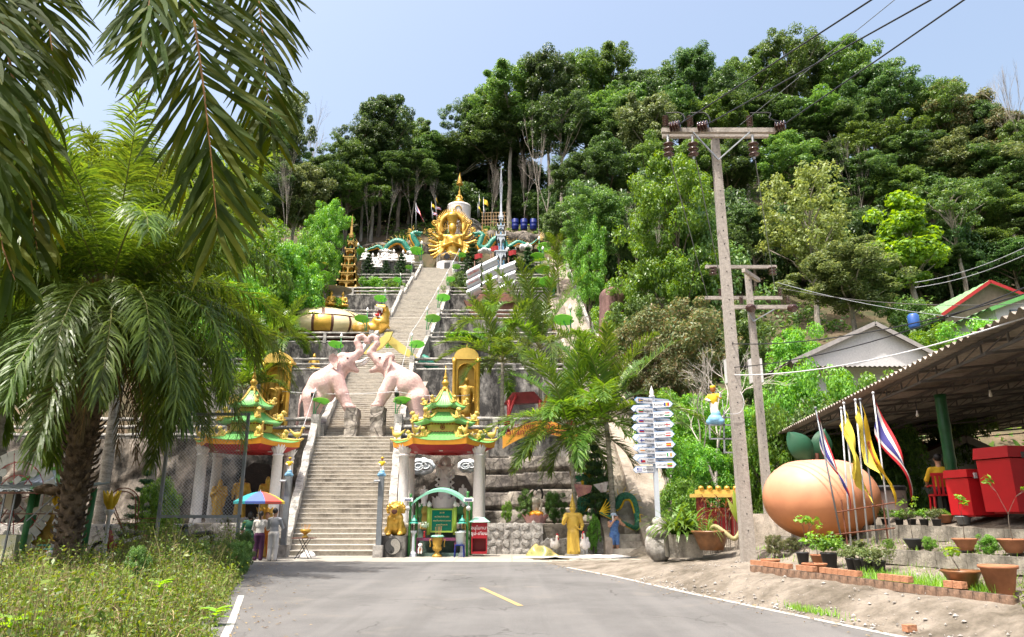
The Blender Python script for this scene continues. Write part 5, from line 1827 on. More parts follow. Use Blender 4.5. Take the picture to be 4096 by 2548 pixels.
# ================================================================ metal ship
def ship():
 Y=84.5
 s=SZ(1100,Y)
 c=P(1975,1230,Y)
 t=thing("ship_sculpture","ship sculpture with three stacks of curved metal sails beside the dark palm","ship sculpture",(c.x,Y,22.45))
 M_REDW=mat("sail_lettering_red",(0.45,0.03,0.03),rough=0.6)
 TXT=["เรือสำเภา","แปดเซียน","ภูเขาพระ","โพธิสัตว์กวนอิม"]
 for(xl,xr,yt,yb,tl,dy,ti)in((1871,1926,1066,1182,14,-0.9,0),(1935,1993,1035,1146,14,0.2,None),(2004,2065,1052,1164,12,0.6,None)):
  for k in range(3):
   ya,yb_=yt+(yb-yt)*k/3,yt+(yb-yt)*(k+1)/3
   def f(u,v,th=0.0):
    X=xl+(xr-xl)*u
    Z=ya+(yb_-ya)*v-tl*(u-0.5)*2
    p=P(X,Z,Y+dy)
    return(p.x-0.22*math.sin(PI*v)*(1 if True else 0)+0.10*v,Y+dy-0.42*math.sin(PI*v)+0.18*v+th,p.z)
   b=MB()
   b.grid(f,6,10)
   b.grid(lambda u,v:f(1-u,v,0.04),6,10)
   b.build("sail",M_SILVER,t,smooth=True)
   if ti is not None and k<2:
    for j in range(2):
     me=text_mesh(TXT[k*2+j],0.50,M_REDW,0.01)
     vv=0.30+0.36*j
     p=Vector(f(0.5,vv))
     o=ob("lettering",me,t,world=True)
     d=Vector(f(0.6,vv))-Vector(f(0.4,vv))
     tilt=math.atan2(d.z,d.x)
     wmax=max((v.co.x for v in me.vertices),default=1)-min((v.co.x for v in me.vertices),default=0)
     sc=min(1.0,1.45/max(wmax,.1))
     Mx=Matrix.Translation(p+Vector((0,-0.07,0)))@Matrix.Rotation(-tilt,4,'Y')@Matrix.Rotation(PI/2-(0.45-j*.55),4,'X')@Matrix.Scale(sc,4)
     me.transform(Mx)
  xm=(xl+xr)/2
  b=MB()
  pt,pb=P(xm,yt-22,Y+dy+.25),P(xm,1235,Y+dy+.25)
  b.tube([pb,pt],[0.13,0.07],8)
  b.build("mast",M_BROWN,t,smooth=True)
  b=MB()
  p0=P(xm-2,yt-30,Y+dy+.2)
  b.grid(lambda u,v:(p0.x+0.05+0.95*u,p0.y+0.12*math.sin(u*7+v),p0.z+0.62*v+0.15*u),8,3)
  b.build("pennant",M_RED,t,smooth=True)
 b=MB()
 hl=[(-3.6,.9),(-2.9,-.6),(-2.2,-1.2),(2.2,-1.2),(3.0,-.5),(3.9,1.1),(3.0,.55),(-2.8,.55)]
 b.prism(hl,'y',(c.x,Y,c.z-.2),2.0)
 b.build("hull",mat("hull_brown",(0.16,0.07,0.045),rough=0.7,var=0.35),t)
 b=MB()
 b.prism([(-2.6,0),(2.6,0),(1.9,.95),(-1.9,.95)],'y',(c.x+.3,Y-.2,c.z+.35),2.4)
 b.build("cabin_roof",mat("cabin_brown",(0.22,0.10,0.07),rough=0.8,var=0.4),t)
 return t
ship()
# ================================================================ summit: dragons, golden statue, chedi
def dragon(label,path,Y,rad,head_dir,parent=None,fin=True,tailfan=True,m=None,name="dragon_sculpture",belly=True,finm=None):
 s=SZ(1000,Y)
 pts=[P(x,y,Y+dy)for(x,y,dy)in path]
 K=6*(len(pts)-1)
 sm=[]
 for i in range(K+1):
  t_=i/K*(len(pts)-1)
  k=min(int(t_),len(pts)-2)
  f=t_-k
  p0,p1,p2,p3=pts[max(k-1,0)],pts[k],pts[k+1],pts[min(k+2,len(pts)-1)]
  sm.append(0.5*((2*p1)+(p2-p0)*f+(2*p0-5*p1+4*p2-p3)*f*f+(3*p1-p0-3*p2+p3)*f**3))
 n=len(sm)
 R=[rad*(0.25+0.75*min(1,2.2*i/n))*(1 if i<n*.93 else 0.9)for i in range(n)]
 base=min(sm,key=lambda p:p.z)
 t=thing(name,label,"dragon sculpture",(base.x,Y,base.z-rad))
 b=MB()
 b.tube(sm,R,10)
 b.build("body",m or M_TEAL,t,smooth=True)
 if belly:
  b=MB()
  tg=[(sm[min(i+1,n-1)]-sm[max(i-1,0)]).normalized()for i in range(n)]
  off=[]
  for i in range(n):
   nv=Vector((-tg[i].z,0,tg[i].x))
   if nv.z>0:
    nv=-nv
   off.append(sm[i]+nv*R[i]*0.55+Vector((0,-0.12*R[i],0)))
  b.tube(off,[r*0.62 for r in R],8)
  b.build("belly",finm or M_ORANGE,t,smooth=True)
 if fin:
  for i in range(3,n-4,2 if n<90 else 3):
   d=(sm[i+1]-sm[i-1]).normalized()
   up=Vector((-d.z,0,d.x))
   if up.z<0 and abs(d.x)>.3:
    up=-up
   if abs(d.x)<=.3:
    up=Vector((-head_dir,0,0.3)).normalized()
   a=sm[i]+up*R[i]*0.8
   back=d*-1
   b=MB()
   b.tube([a,a+up*R[i]*0.8+back*R[i]*0.3,a+up*R[i]*1.35+back*R[i]*0.9],[R[i]*.24,R[i]*.17,0.01],5,flat=0.5)
   b.build("spine",finm or M_YELLOW,t)
 h=sm[-1]
 H=rad*1.25
 X=lambda dx,dz,dy=0.0:(h.x+dx*head_dir*H,h.y+dy*H,h.z+dz*H)
 body("head",[E(X(0.1,.1),(H*.85,H*.65,H*.6)),C(X(.4,.15),X(1.6,.1),H*.42,H*.28),C(X(.3,-.3),X(1.3,-.55),H*.28,H*.16),E(X(1.7,.28),(H*.2,H*.26,H*.18))],m or M_TEAL,res=34,k=H*.2,parent=t,world=True)
 b=MB()
 b.ball(X(.55,.45,-.42),H*.16)
 b.ball(X(.55,.45,.42),H*.16)
 b.build("eye",M_WHITE,t,smooth=True)
 b=MB()
 for dy in(-.3,.3):
  b.tube([X(-.1,.5,dy),X(-.5,1.1,dy*1.6),X(-.3,1.8,dy*2)],[H*.12,H*.1,0.02],6)
  b.tube([X(1.6,.1,dy),X(2.2,.4,dy*2),X(2.4,1.2,dy*2)],[H*.07,H*.06,0.01],5)
 b.build("horn",M_GOLDD,t,smooth=True)
 b=MB()
 for k in range(14):
  a=-0.9+2.6*k/13
  b.tube([X(-.3+.2*math.cos(a*2),.2*math.sin(a)),X(-.9-.3*math.cos(a),.9*math.sin(a),.3*math.sin(k*2)),X(-1.5-.3*math.cos(a),1.25*math.sin(a),.4*math.sin(k*2))],[H*.16,H*.12,0.01],5)
 b.build("mane",finm or M_YELLOW,t)
 if tailfan:
  b=MB()
  e=sm[0]
  for k in range(6):
   a=-0.8+1.6*k/5
   b.tube([e,e+Vector((-head_dir*math.cos(a),0.1*k-.2,math.sin(a)+.5))*rad*2.2],[rad*.2,0.01],5)
  b.build("tail_fan",finm or M_YELLOW,t)
 return t
dl=dragon("green dragon with golden spines, left of the many-armed golden statue",[(1438,983,0),(1460,1000,0),(1490,994,0),(1514,987,0),(1537,1003,0),(1555,982,0),(1584,966,0),(1612,972,0),(1632,998,0),(1656,1005,0),(1670,985,0),(1656,958,0),(1652,940,0),(1660,934,0)],103.0,0.52,1)
dr=dragon("green dragon with golden spines, right of the many-armed golden statue",[(2150,958,0),(2124,978,0),(2098,975,0),(2072,968,0),(2050,980,0),(2030,990,0),(2014,968,0),(1996,953,0),(1972,964,0),(1956,985,0),(1936,995,0),(1920,984,0),(1926,962,0),(1930,945,0),(1922,936,0)],103.0,0.52,-1)
def cloud_base(label,px,py,Y,w,h):
 s=SZ(1000,Y)
 c=P(px,py,Y)
 pr=[]
 r=random.Random(px)
 for i in range(7):
  pr.append(E((c.x+(i-3)/3*w*s*.4,Y+r.uniform(-.3,.3),c.z-h*s*.1+r.uniform(-.1,.1)),(w*s*.16,.7,h*s*r.uniform(.35,.55))))
 o=body("cloud_base",pr,M_WHITE,res=34,k=.2)
 tag(o,label,"plinth","white cloud plinths of the dragons")
cloud_base("white cloud plinth under the left dragon's middle loop",1545,1006,103,48,16)
cloud_base("white cloud plinth under the left dragon's neck",1652,1012,103,46,18)
cloud_base("white cloud plinth under the right dragon's neck",1940,1004,103,52,20)
cloud_base("white cloud plinth under the right dragon's middle loop",2042,1000,103,44,18)
cloud_base("white cloud plinth under the right dragon's tail",2104,988,103,48,26)
def many_armed():
 Y=104.5
 s=SZ(960,Y)
 g=lambda x,y,dy=0.0:tuple(P(x,y,Y+dy))
 t=thing("golden_statue","large golden many-armed seated statue at the top of the stairs","statue",(P(1810,1040,Y).x,Y,36.2))
 q=lambda a,b,r0,r1,d0=0.0,d1=0.0:C(g(*a,d0),g(*b,d1),r0*s,r1*s)
 pr=[E(g(1810,1030),(52*s,38*s,20*s)),q((1810,1020),(1810,965),26,24),q((1788,950),(1832,950),13,13),q((1810,945),(1810,928),8,8),E(g(1810,914,-.15),(16*s,16*s,24*s)),q((1810,890),(1810,868),17,23),E(g(1810,862),(24*s,18*s,11*s)),E(g(1810,916,-.62),(3*s,3*s,5*s))]
 for sd in(-1,1):
  m=lambda x:1810+sd*x
  pr+=[q((m(26),950),(m(34),985),9,8,0,-.4),q((m(34),985),(m(2),970),7.5,5,-.4,-1.4)]
  pr+=[q((m(24),950),(m(46),940),8,7),q((m(46),940),(m(62),908),7,5),E(g(m(64),902),(7*s,5*s,5*s))]
  pr+=[q((m(26),955),(m(58),952),8,7,.2,.2),q((m(58),952),(m(86),932),6.5,4.5,.2,.2),E(g(m(88),929,.2),(8*s,5*s,4*s))]
  for k,(x1,y1,x2,y2)in enumerate(((60,975,92,962),(62,988,94,984),(60,1000,92,1004),(56,1010,86,1022),(50,1016,74,1032))):
   pr+=[q((m(28),968+5*k),(m(x1),y1),7,6,-.1,-.2-.1*k),q((m(x1),y1),(m(x2),y2),6,4,-.2-.1*k,-.5)]
 body("figure",pr,M_GOLD,res=130,k=.16,parent=t,world=True)
 b=MB()
 hc=Vector(g(1810,905,.9))
 R=48*s
 ring=[hc+Vector((math.cos(a)*R,0,math.sin(a)*R*1.05))for a in np.linspace(-.6,PI+.6,40)]
 b.tube(ring,12*s,8)
 b.build("halo_ring",M_GOLD,t,smooth=True)
 for i in range(46):
  a=-.75+(PI+1.5)*i/45
  d=Vector((math.cos(a),0,math.sin(a)*1.05))
  MB().tube([hc+d*R*1.15,hc+d*R*1.28+Vector((0,0,.1)),hc+d*R*1.48+Vector((0,0,.25))],[.14,.10,.01],5).build("flame",M_GOLD,t)
 b=MB()
 b.lathe([(0.55,0),(0.42,.2),(0.30,.5),(0.12,.9),(.01,1.3)],tuple(Vector(g(1810,858,.6))),10)
 b.build("crown_top",M_GOLD,t,smooth=True)
 b=MB()
 for k in range(5):
  for i in range(26):
   a=-.35+(PI+.7)*(i+.5*(k%2))/25
   rr=(56+9*k)*s
   d=Vector((math.cos(a),0,math.sin(a)*.95))
   c=Vector(g(1810,962,.5+.12*k))+d*rr
   b.tube([c,c+d*.38+Vector((0,0,.05))],[.12,.04],4)
 o=b.build("fan_hands",M_GOLDD,t)
 o["kind"]="stuff"
 for(x,y,r0,sp)in((1738,892,10,3),(1878,890,10,3),(1720,923,8,2),(1892,918,9,4)):
  b=MB()
  c=Vector(g(x,y,-.1))
  b.tube([c+Vector((math.cos(a)*r0*s,0,math.sin(a)*r0*s))for a in np.linspace(0,2*PI,19)],.07,6)
  for k in range(sp):
   e=Vector((math.cos(k*PI/sp),0,math.sin(k*PI/sp)))*r0*s
   b.tube([c-e,c+e],.05,5)
  b.build("emblem",M_GOLD,t,smooth=True)
 for(x,yt,yb)in((1757,868,1000),(1853,868,1000)):
  b=MB()
  b.tube([g(x-3,yb,-1.0),g(x,yt,-.6)],.07,6)
  b.lathe([(.05,0),(.22,.25),(.10,.5),(.16,.7),(.01,1.2)],g(x,yt+22,-.6),8)
  b.build("staff",M_GOLD,t,smooth=True)
 return t
many_armed()
def balcony():
 Y=100.2
 c=P(1788,1085,Y)
 t=thing("stone_balcony","rounded stone balcony with railing below the golden statue","balcony",(c.x,Y+1.5,34.0))
 zt=P(1788,1040,Y).z
 b=MB()
 b.grid(lambda u,v:(c.x+1.75*math.cos(PI+PI*u),Y+1.9+1.9*math.sin(PI+PI*u),33.4+(zt-33.4)*v),18,4)
 b.build("drum_wall",M_WHITEST,t)
 b=MB()
 pts=lambda zz:[(c.x+1.72*math.cos(PI+PI*i/16),Y+1.9+1.87*math.sin(PI+PI*i/16),zz+.35*math.sin(PI*i/16))for i in range(17)]
 b.tube(pts(zt+.75),.07,6)
 b.build("rail",M_RAIL,t,smooth=True)
 for i in range(17):
  a,e=pts(zt)[i],pts(zt+.75)[i]
  MB().tube([(a[0],a[1],zt-.1),e],.04,5).build("baluster",M_RAIL,t)
 b=MB()
 p=P(1788,1004,Y-.1)
 b.lathe([(0.42,-.04),(.44,0),(.42,.04)],(0,0,0),20)
 b.v[-1]=b.v[-1]@rotm(PI/2,0,0).T+np.array((p.x,Y-.08,zt+.55))
 b.build("round_emblem",M_BLACK,t)
 b=MB()
 b.box((c.x,Y-.03,P(1788,1062,Y).z),(.85,.08,.9))
 b.build("plaque",mat("plaque_dark",(.05,.05,.05),rough=.5),t)
balcony()
def chedi():
 Y=112.0
 s=SZ(800,Y)
 c=P(1836,866,Y)
 t=thing("white_chedi","white drum shrine with golden lotus and tiered parasol spire on the summit","chedi",(c.x,Y,46.0))
 Z=lambda y:P(1836,y,Y).z
 b=MB()
 b.lathe([(44*s,46.0),(45*s,Z(868)),(47*s,Z(836)),(48*s,Z(830)),(45*s,Z(824)),(26*s,Z(819)),(.1,Z(818))],(c.x,Y,0),28)
 b.build("drum",M_WHITE,t,smooth=False)
 b=MB()
 pts=[(c.x+13*s*math.cos(a),Y-46.4*s,Z(858)+18*s*math.sin(a))for a in np.linspace(0,PI,12)]
 b.tube(pts,.1,6)
 b.build("doorway_arch",M_GOLDD,t,smooth=True)
 lotus(t,(c.x,Y,Z(820)),21*s,12*s,M_GOLD,rows=((14,1.0,.35),(14,.8,.1)))
 b=MB()
 b.lathe([(20*s,Z(815)),(19*s,Z(806)),(12*s,Z(802)),(14*s,Z(797)),(9*s,Z(792))],(c.x,Y,0),16)
 b.build("lotus_seat",M_GOLD,t,smooth=True)
 for dx in(-8,8,0):
  h=18*s
  pr=[(E(x[1],x[2],x[5],x[3])if x[0]=='e' else C(x[1],x[2],x[3],x[4]))for x in seated_prims(h)]
  body("seated_figure",pr,M_GOLD,res=30,k=.04,parent=t,world=False,loc=(dx*s,-4*s if dx else-8*s,Z(798)-46.0+(.3 if dx==0 else 0)))
 b=MB()
 b.lathe([(5*s,Z(790)),(4*s,Z(775)),(5*s,Z(768)),(2*s,Z(760)),(1.2*s,Z(742)),(.8*s,Z(735))],(c.x,Y,0),12)
 b.build("shaft",M_GOLD,t,smooth=True)
 for k in range(7):
  y0=738-k*5.2
  r=(14-k*1.75)*s
  b=MB()
  b.lathe([(r,Z(y0)),(r*.97,Z(y0-2)),(r*.7,Z(y0-5)),(.05,Z(y0-5.2))],(c.x,Y,0),18)
  b.build("parasol_tier",M_GOLDD,t,smooth=False)
 b=MB()
 b.tube([(c.x,Y,Z(704)),(c.x,Y,Z(690))],[.12,.01],6)
 b.build("finial",M_GOLD,t)
 return c,s,Y
chc,chs,chY=chedi()
def summit_terrace():
 Y=109.2
 t=thing("summit_terrace","curved grey balustrade terrace in front of the white drum shrine","terrace",(P(1870,870,Y).x,Y,44))
 zt=P(1870,868,Y).z
 c=P(1858,880,Y+2)
 R=68*SZ(870,Y)
 arcp=[(c.x+R*math.cos(a),Y+4.5+4.2*math.sin(a),0)for a in np.linspace(PI+.15,2*PI-.05,26)]
 for zz in(zt,zt-.75):
  b=MB()
  b.tube([(x,y,zz)for x,y,_ in arcp],.09,6)
  b.build("rail",M_RAIL,t,smooth=True)
 for(x,y,_)in arcp:
  MB().box((x,y,zt-.4),(.13,.13,.8)).build("baluster",M_RAIL,t)
 b=MB()
 V=[(x,y,zt-.8)for x,y,_ in arcp]+[(x,y-.5,zt-5.0)for x,y,_ in arcp]
 n=len(arcp)
 b.add(V,[(i,n+i,n+i+1,i+1)for i in range(n-1)])
 b.build("wall",M_ROCK,t)
 b=MB()
 b.add([(x,y,zt-.82)for x,y,_ in arcp]+[(c.x,Y+8,zt-.82)],[tuple(range(n+1))])
 b.build("floor",M_CONC,t)
summit_terrace()
M_FLAGR=mat("flag_red",(0.50,0.02,0.03),rough=0.7,var=0.1)
M_FLAGW=mat("flag_white",(0.72,0.70,0.70),rough=0.7,var=0.08)
M_FLAGB=mat("flag_blue",(0.06,0.055,0.26),rough=0.7,var=0.1)
M_FLAGY=mat("flag_yellow",(0.70,0.46,0.02),rough=0.7,var=0.1)
M_FLAGLY=mat("flag_pale_yellow",(0.72,0.60,0.08),rough=0.7,var=0.1)
def flag(label,base,top,L,H,hang,mats,bands,pole_m,side=1,group="flags",pr=0.02,emblem=None,y_out=0.0,sway=0.0):
 base,top=Vector(base),Vector(top)
 t=thing("flag",label,"flag",tuple(base),group=group)
 b=MB()
 b.tube([base,top],[pr,pr*.8],7)
 b.ball(tuple(top),pr*1.7,8,5)
 b.build("pole",pole_m,t,smooth=True)
 ax=(top-base).normalized()
 h0=top-ax*(pr*4)
 def f(u,v):
  p=h0-ax*(H*v)
  a=hang*PI/2*(1-.12*v)
  fall=u*L*math.sin(a)
  outx=u*L*math.cos(a)
  rip=0.10*L*math.sin(u*5.2+v*2.0+sway)*(0.25+u)
  return(p.x+side*(outx+0.04*L*math.sin(v*6+u*4)),p.y+rip+y_out*u*L,p.z-fall-0.02*math.sin(9*u))
 edges=np.cumsum([0]+[w for w,_ in bands])
 edges=edges/edges[-1]
 for k,(w,mi)in enumerate(bands):
  a,c=edges[k],edges[k+1]
  b=MB()
  b.grid(lambda u,v:f(u,a+(c-a)*v),14,4)
  b.build("stripe",mats[mi],t,smooth=True)
 if emblem is not None:
  b=MB()
  for r0 in(0.20,0.14,0.05):
   ring=[]
   for g in np.linspace(0,2*PI,22):
    p=f(0.48+r0*math.cos(g)*H/L,0.48+r0*math.sin(g))
    ring.append((p[0],p[1]-0.012,p[2]))
   b.tube(ring,0.018*H,5)
  for k in range(8):
   g=k*PI/4
   q0,q1=f(0.48+.06*math.cos(g)*H/L,0.48+.06*math.sin(g)),f(0.48+.19*math.cos(g)*H/L,0.48+.19*math.sin(g))
   b.tube([(q0[0],q0[1]-.012,q0[2]),(q1[0],q1[1]-.012,q1[2])],0.014*H,4)
  b.build("wheel_emblem",emblem,t)
 return t
THAI=[(1,0),(1,1),(2,2),(1,1),(1,0)]
TM=[M_FLAGR,M_FLAGW,M_FLAGB]
def far_flag(label,px,pyt,pyb,Y,L,H,hang,thai,side):
 s=SZ(850,Y)
 flag(label,P(px,pyb,Y),P(px,pyt,Y),L*s,H*s,hang,TM if thai else[M_FLAGY],THAI if thai else[(1,0)],M_GALV,side,"flags on the summit",pr=.045)
far_flag("red white blue flag hanging beside the left dragon's head",1664,812,935,105,60,26,.72,True,1)
far_flag("yellow flag left of the drum shrine, lower one",1726,808,870,110,17,14,.45,False,1)
far_flag("yellow flag left of the drum shrine, higher one",1743,782,850,111,18,14,.75,False,1)
far_flag("small red white blue flag left of the drum shrine, higher one",1744,820,870,110,22,12,.25,True,1)
far_flag("small red white blue flag left of the drum shrine, lower one",1731,842,885,109,22,12,.3,True,1)
far_flag("narrow yellow flag right of the drum shrine, upper of two",1917,778,866,111,24,7,.95,False,1)
far_flag("yellow flag right of the drum shrine, lower of two",1912,812,870,110.5,28,14,.75,False,1)
far_flag("yellow flag flying right of the drum shrine, farthest right",1934,790,880,110,22,22,.4,False,1)
far_flag("small red white blue flag at the right of the summit terrace",1935,822,880,109.5,22,10,.9,True,1)
fb=thing("bamboo_fence","bamboo rail fence right of the summit terrace","fence",tuple(P(1980,890,110)))
for i in range(9):
 p=P(1930+11*i,905,110)
 q=P(1930+11*i,848+(i%3)*2,110)
 MB().tube([p,q],.06,6).build("post",mat("bamboo",(0.34,0.22,0.10),rough=.6),fb)
for y in(852,866,880,893):
 MB().tube([P(1925,y,110),P(2024,y-2,110)],.06,6).build("rail",MATS["bamboo"],fb)
M_BARREL=mat("blue_plastic",(0.008,0.02,0.16),rough=.35,var=.15)
for(px,lab)in((2061,"blue plastic barrel, leftmost of three below the tall trunk"),(2096,"blue plastic barrel, middle of three below the tall trunk"),(2134,"blue plastic barrel, rightmost of three below the tall trunk")):
 a,c=P(px,920,109),P(px,878,109)
 b=MB()
 h=c.z-a.z
 r=14*SZ(900,109)
 b.lathe([(r*.95,0),(r,.06),(r,h*.3),(r*1.05,h*.33),(r,h*.36),(r,h*.63),(r*1.05,h*.66),(r,h*.69),(r,h*.96),(r*.93,h),(r*.2,h)],(a.x,109,a.z),18)
 tag(b.build("barrel",M_BARREL,smooth=True),lab,"barrel","blue barrels on the summit")
for i,(px,py,Y,w,h)in enumerate(((1700,1000,107,90,60),(1890,960,108.5,90,90),(1960,945,107.5,110,90),(2050,960,107,110,80),(2120,960,106,80,70),(1620,985,107,110,40),(1500,990,106,120,40))):
 c=P(px,py,Y)
 s=SZ(950,Y)
 r=random.Random(i)
 pr=[E((c.x+r.uniform(-.4,.4)*w*s,Y+r.uniform(-.5,.5),c.z+r.uniform(-.4,.2)*h*s),(w*s*r.uniform(.2,.4),1.0,h*s*r.uniform(.25,.45)))for _ in range(6)]
 o=body("boulder",pr,M_ROCKD,res=26,k=.5)
 tag(o,"grey boulder outcrop %s"%("behind the left dragon's head","between golden statue and right dragon","under the bamboo fence","below the blue barrels","above the right dragon's tail","behind the left dragon's arch","behind the left dragon's tail")[i],"boulder","boulders on the summit")
WF=[(1462,1020),(1487,1035),(1508,1030),(1528,1040),(1545,1022),(1572,1020),(1608,1018),(1640,1030),(1512,1050),(1535,1012)]
wfm=None
for i,(px,py)in enumerate(sorted(WF)):
 Y=98.5
 p=P(px,py+25,Y)
 t=thing("white_statue","white seated robed statue below the left dragon, %s from the left"%["first","second","third","fourth","fifth","sixth","seventh","eighth","ninth","tenth"][i],"statue",(p.x,Y+(i%3)*.4,32.0),random.uniform(-.3,.3),"white seated statues on the sixth terrace",1.0)
 if wfm is None:
  o=body("figure",seated_prims(2.1),M_WHITE,res=36,k=.08,parent=t)
  wfm=o.data
 else:
  o=ob("figure",wfm,t)
 o.location=(0,0,P(px,py+27,Y).z-32.0)
 b=MB()
 b.box((0,.2,(o.location.z)/2),(1.0,.8,max(.1,o.location.z)))
 b.build("base",M_WALLDARK,t,world=False)
# ================================================================ forecourt: people, shrine, statues
def hand_mesh():
 b=MB()
 b.box((0,0,-.05),(.075,.03,.10))
 for i,(x,L)in enumerate(((-.028,.06),(-.009,.075),(.010,.07),(.028,.052))):
  b.tube([(x,0,-.09),(x,-.012,-.09-L*.6),(x,-.03,-.09-L)],[.0095,.009,.007],5)
 b.tube([(-.035,0,-.03),(-.06,-.01,-.065),(-.062,-.025,-.095)],[.012,.011,.008],5)
 return b.mesh("hand",M_SKIN,smooth=True)
HAND=hand_mesh()
def person(label,x,y,z,h,rz,mats,arms,leg="trouser",hair="short",extra=None,shirt_low=.50,sit=False,cat="person"):
 t=thing("person",label,cat,(x,y,z),rz)
 S,T,L_,HR,SH=range(5)
 v=lambda a:tuple(np.array(a)*h)
 p=[]
 sw=.088
 for s in(-1,1):
  hip,kn,an=(s*.052,0,.50),(s*.055,-.01,.27),(s*.058,.01,.045)
  if sit:
   hip,kn,an=(s*.055,.03,.30),(s*.07,-.20,.28),(s*.07,-.20,.04)
  lm=L_ if leg!="short" else S
  p+=[C(v(hip),v(kn),.062*h if leg!="skirt" else .07*h,.043*h if leg!="trouser" else .052*h,L_),C(v(kn),v(an),.042*h if leg!="trouser" else .05*h,.026*h if leg!="trouser" else .044*h,lm),E(v((an[0],an[1]-.04,.018)),v((.028,.062,.02)),SH,k=.01)]
 dz=-.20 if sit else 0.0
 p+=[E(v((0,.0,.52+dz)),v((.098,.072,.075)),L_),E(v((0,0,.60+dz)),v((.090,.062,.10)),T),E(v((0,.005,.72+dz)),v((.102,.066,.11)),T),C(v((-.085,0,.79+dz)),v((.085,0,.79+dz)),.042*h,None,T),C(v((0,0,.80+dz)),v((0,-.005,.88+dz)),.033*h,None,S),E(v((0,-.008,.935+dz)),v((.046,.056,.066)),S),E(v((0,-.066,.93+dz)),v((.009,.012,.014)),S,k=.006),E(v((-.047,0,.93+dz)),v((.008,.014,.018)),S,k=.006),E(v((.047,0,.93+dz)),v((.008,.014,.018)),S,k=.006)]
 p+=[E(v((0,.012,.952+dz)),v((.051,.056,.058)),HR,k=.004)]
 if hair=="tail":
  p+=[C(v((0,.06,.95+dz)),v((0,.075,.82+dz)),.022*h,.014*h,HR,k=.01)]
 if hair=="bob":
  p+=[E(v((0,.025,.91+dz)),v((.056,.045,.065)),HR,k=.01)]
 for s,(el,wr)in zip((-1,1),arms):
  p+=[C(v((s*.112,0,.785+dz)),v(el),.036*h,.030*h,T if extra!="bare" else S),C(v(el),v(wr),.029*h,.020*h,T if extra=="long" else S)]
 body("body",p,mats,res=84,k=.018*h,parent=t)
 for s,(el,wr)in zip((-1,1),arms):
  d=(Vector(wr)-Vector(el)).normalized()
  ob("hand",HAND,t,loc=v(wr),rot=Vector((0,0,-1)).rotation_difference(d).to_euler(),scale=(s*-.95,.95,.95))
 return t
M_TOPW=mat("white_cotton",(0.66,0.63,0.58),rough=.85,var=.12,bump=.2,bscale=12)
M_TOPG=mat("grey_cotton",(0.30,0.31,0.33),rough=.85,var=.15,bump=.2,bscale=12)
M_LINEN=mat("pale_linen",(0.55,0.53,0.51),rough=.85,var=.15,bump=.3,bscale=10)
M_PURP=mat("purple_cloth",(0.07,0.018,0.06),rough=.8,var=.3)
M_GREENC=mat("green_cloth",(0.02,0.10,0.055),rough=.8,var=.2)
M_SAFF=mat("saffron_cloth",(0.46,0.13,0.01),rough=.8,var=.25)
M_BLUEC=mat("blue_print_cloth",(0.05,0.11,0.32),rough=.8,var=.5,scale=14,col2=(0.12,0.25,0.50))
M_SHOE=mat("dark_shoe",(0.03,0.025,0.02),rough=.6)
pray=(((-.15,-.06,.63),(-.04,-.15,.70)),((.15,-.06,.63),(.04,-.15,.70)))
rest=(((-.15,.0,.63),(-.14,-.06,.49)),((.15,.0,.63),(.14,-.06,.49)))
W_=lambda px,Y:P(px,2225,Y).x
person("man in grey long-sleeved shirt and pale trousers seen from behind",W_(1088,26.3),26.3,0.0,1.76,PI-.15,[M_SKIN,M_TOPG,M_LINEN,M_HAIR,M_SHOE],pray,extra="long")
person("woman with ponytail in white blouse and purple trousers seen from behind",W_(1031,26.5),26.5,0.0,1.66,PI+.1,[M_SKIN,M_TOPW,M_PURP,M_HAIR,M_SHOE],pray,hair="tail")
person("person in dark green shirt half hidden by the wire gate post",W_(988,26.9),26.9,0.0,1.64,PI+.2,[M_SKIN,M_GREENC,M_GREENC,M_HAIR,M_SHOE],rest,hair="bob")
person("person in saffron robe standing between the worshippers",W_(1057,27.5),27.5,0.0,1.62,0.1,[M_SKIN,M_SAFF,M_SAFF,M_HAIR,M_SKIN],rest,leg="skirt")
wp=P(2462,2205,29.6)
wom=person("woman in blue playsuit and pale cap drinking beside the stone ledge",wp.x,29.75,0.0,1.58,.35,[M_SKIN,M_BLUEC,M_BLUEC,M_HAIR,M_SKIN],(((-.17,-.13,.70),(-.05,-.15,.86)),((.17,-.12,.72),(.06,-.14,.84))),leg="short",hair="tail",extra="bare")
wom.scale=(1.22,1.15,1.0)
b=MB()
b.lathe([(.105,0),(.10,.05),(.075,.09),(.02,.11)],(0,.015,1.50),14)
b.prism([(-.09,-.03),(.09,-.03),(.07,-.16),(-.07,-.16)],'z',(0,-.04,1.505),.012)
b.build("cap",mat("pale_blue_cap",(.42,.52,.66),rough=.8),wom,world=False)
bo=P(2455,2090,29.5)
tag(MB().lathe([(.03,-.1),(.034,0),(.03,.06),(.014,.09),(.014,.12)],(wp.x-.07,29.52,1.40),10).build("water_bottle",M_WHITE),"small clear drink bottle held by the woman in blue","bottle")
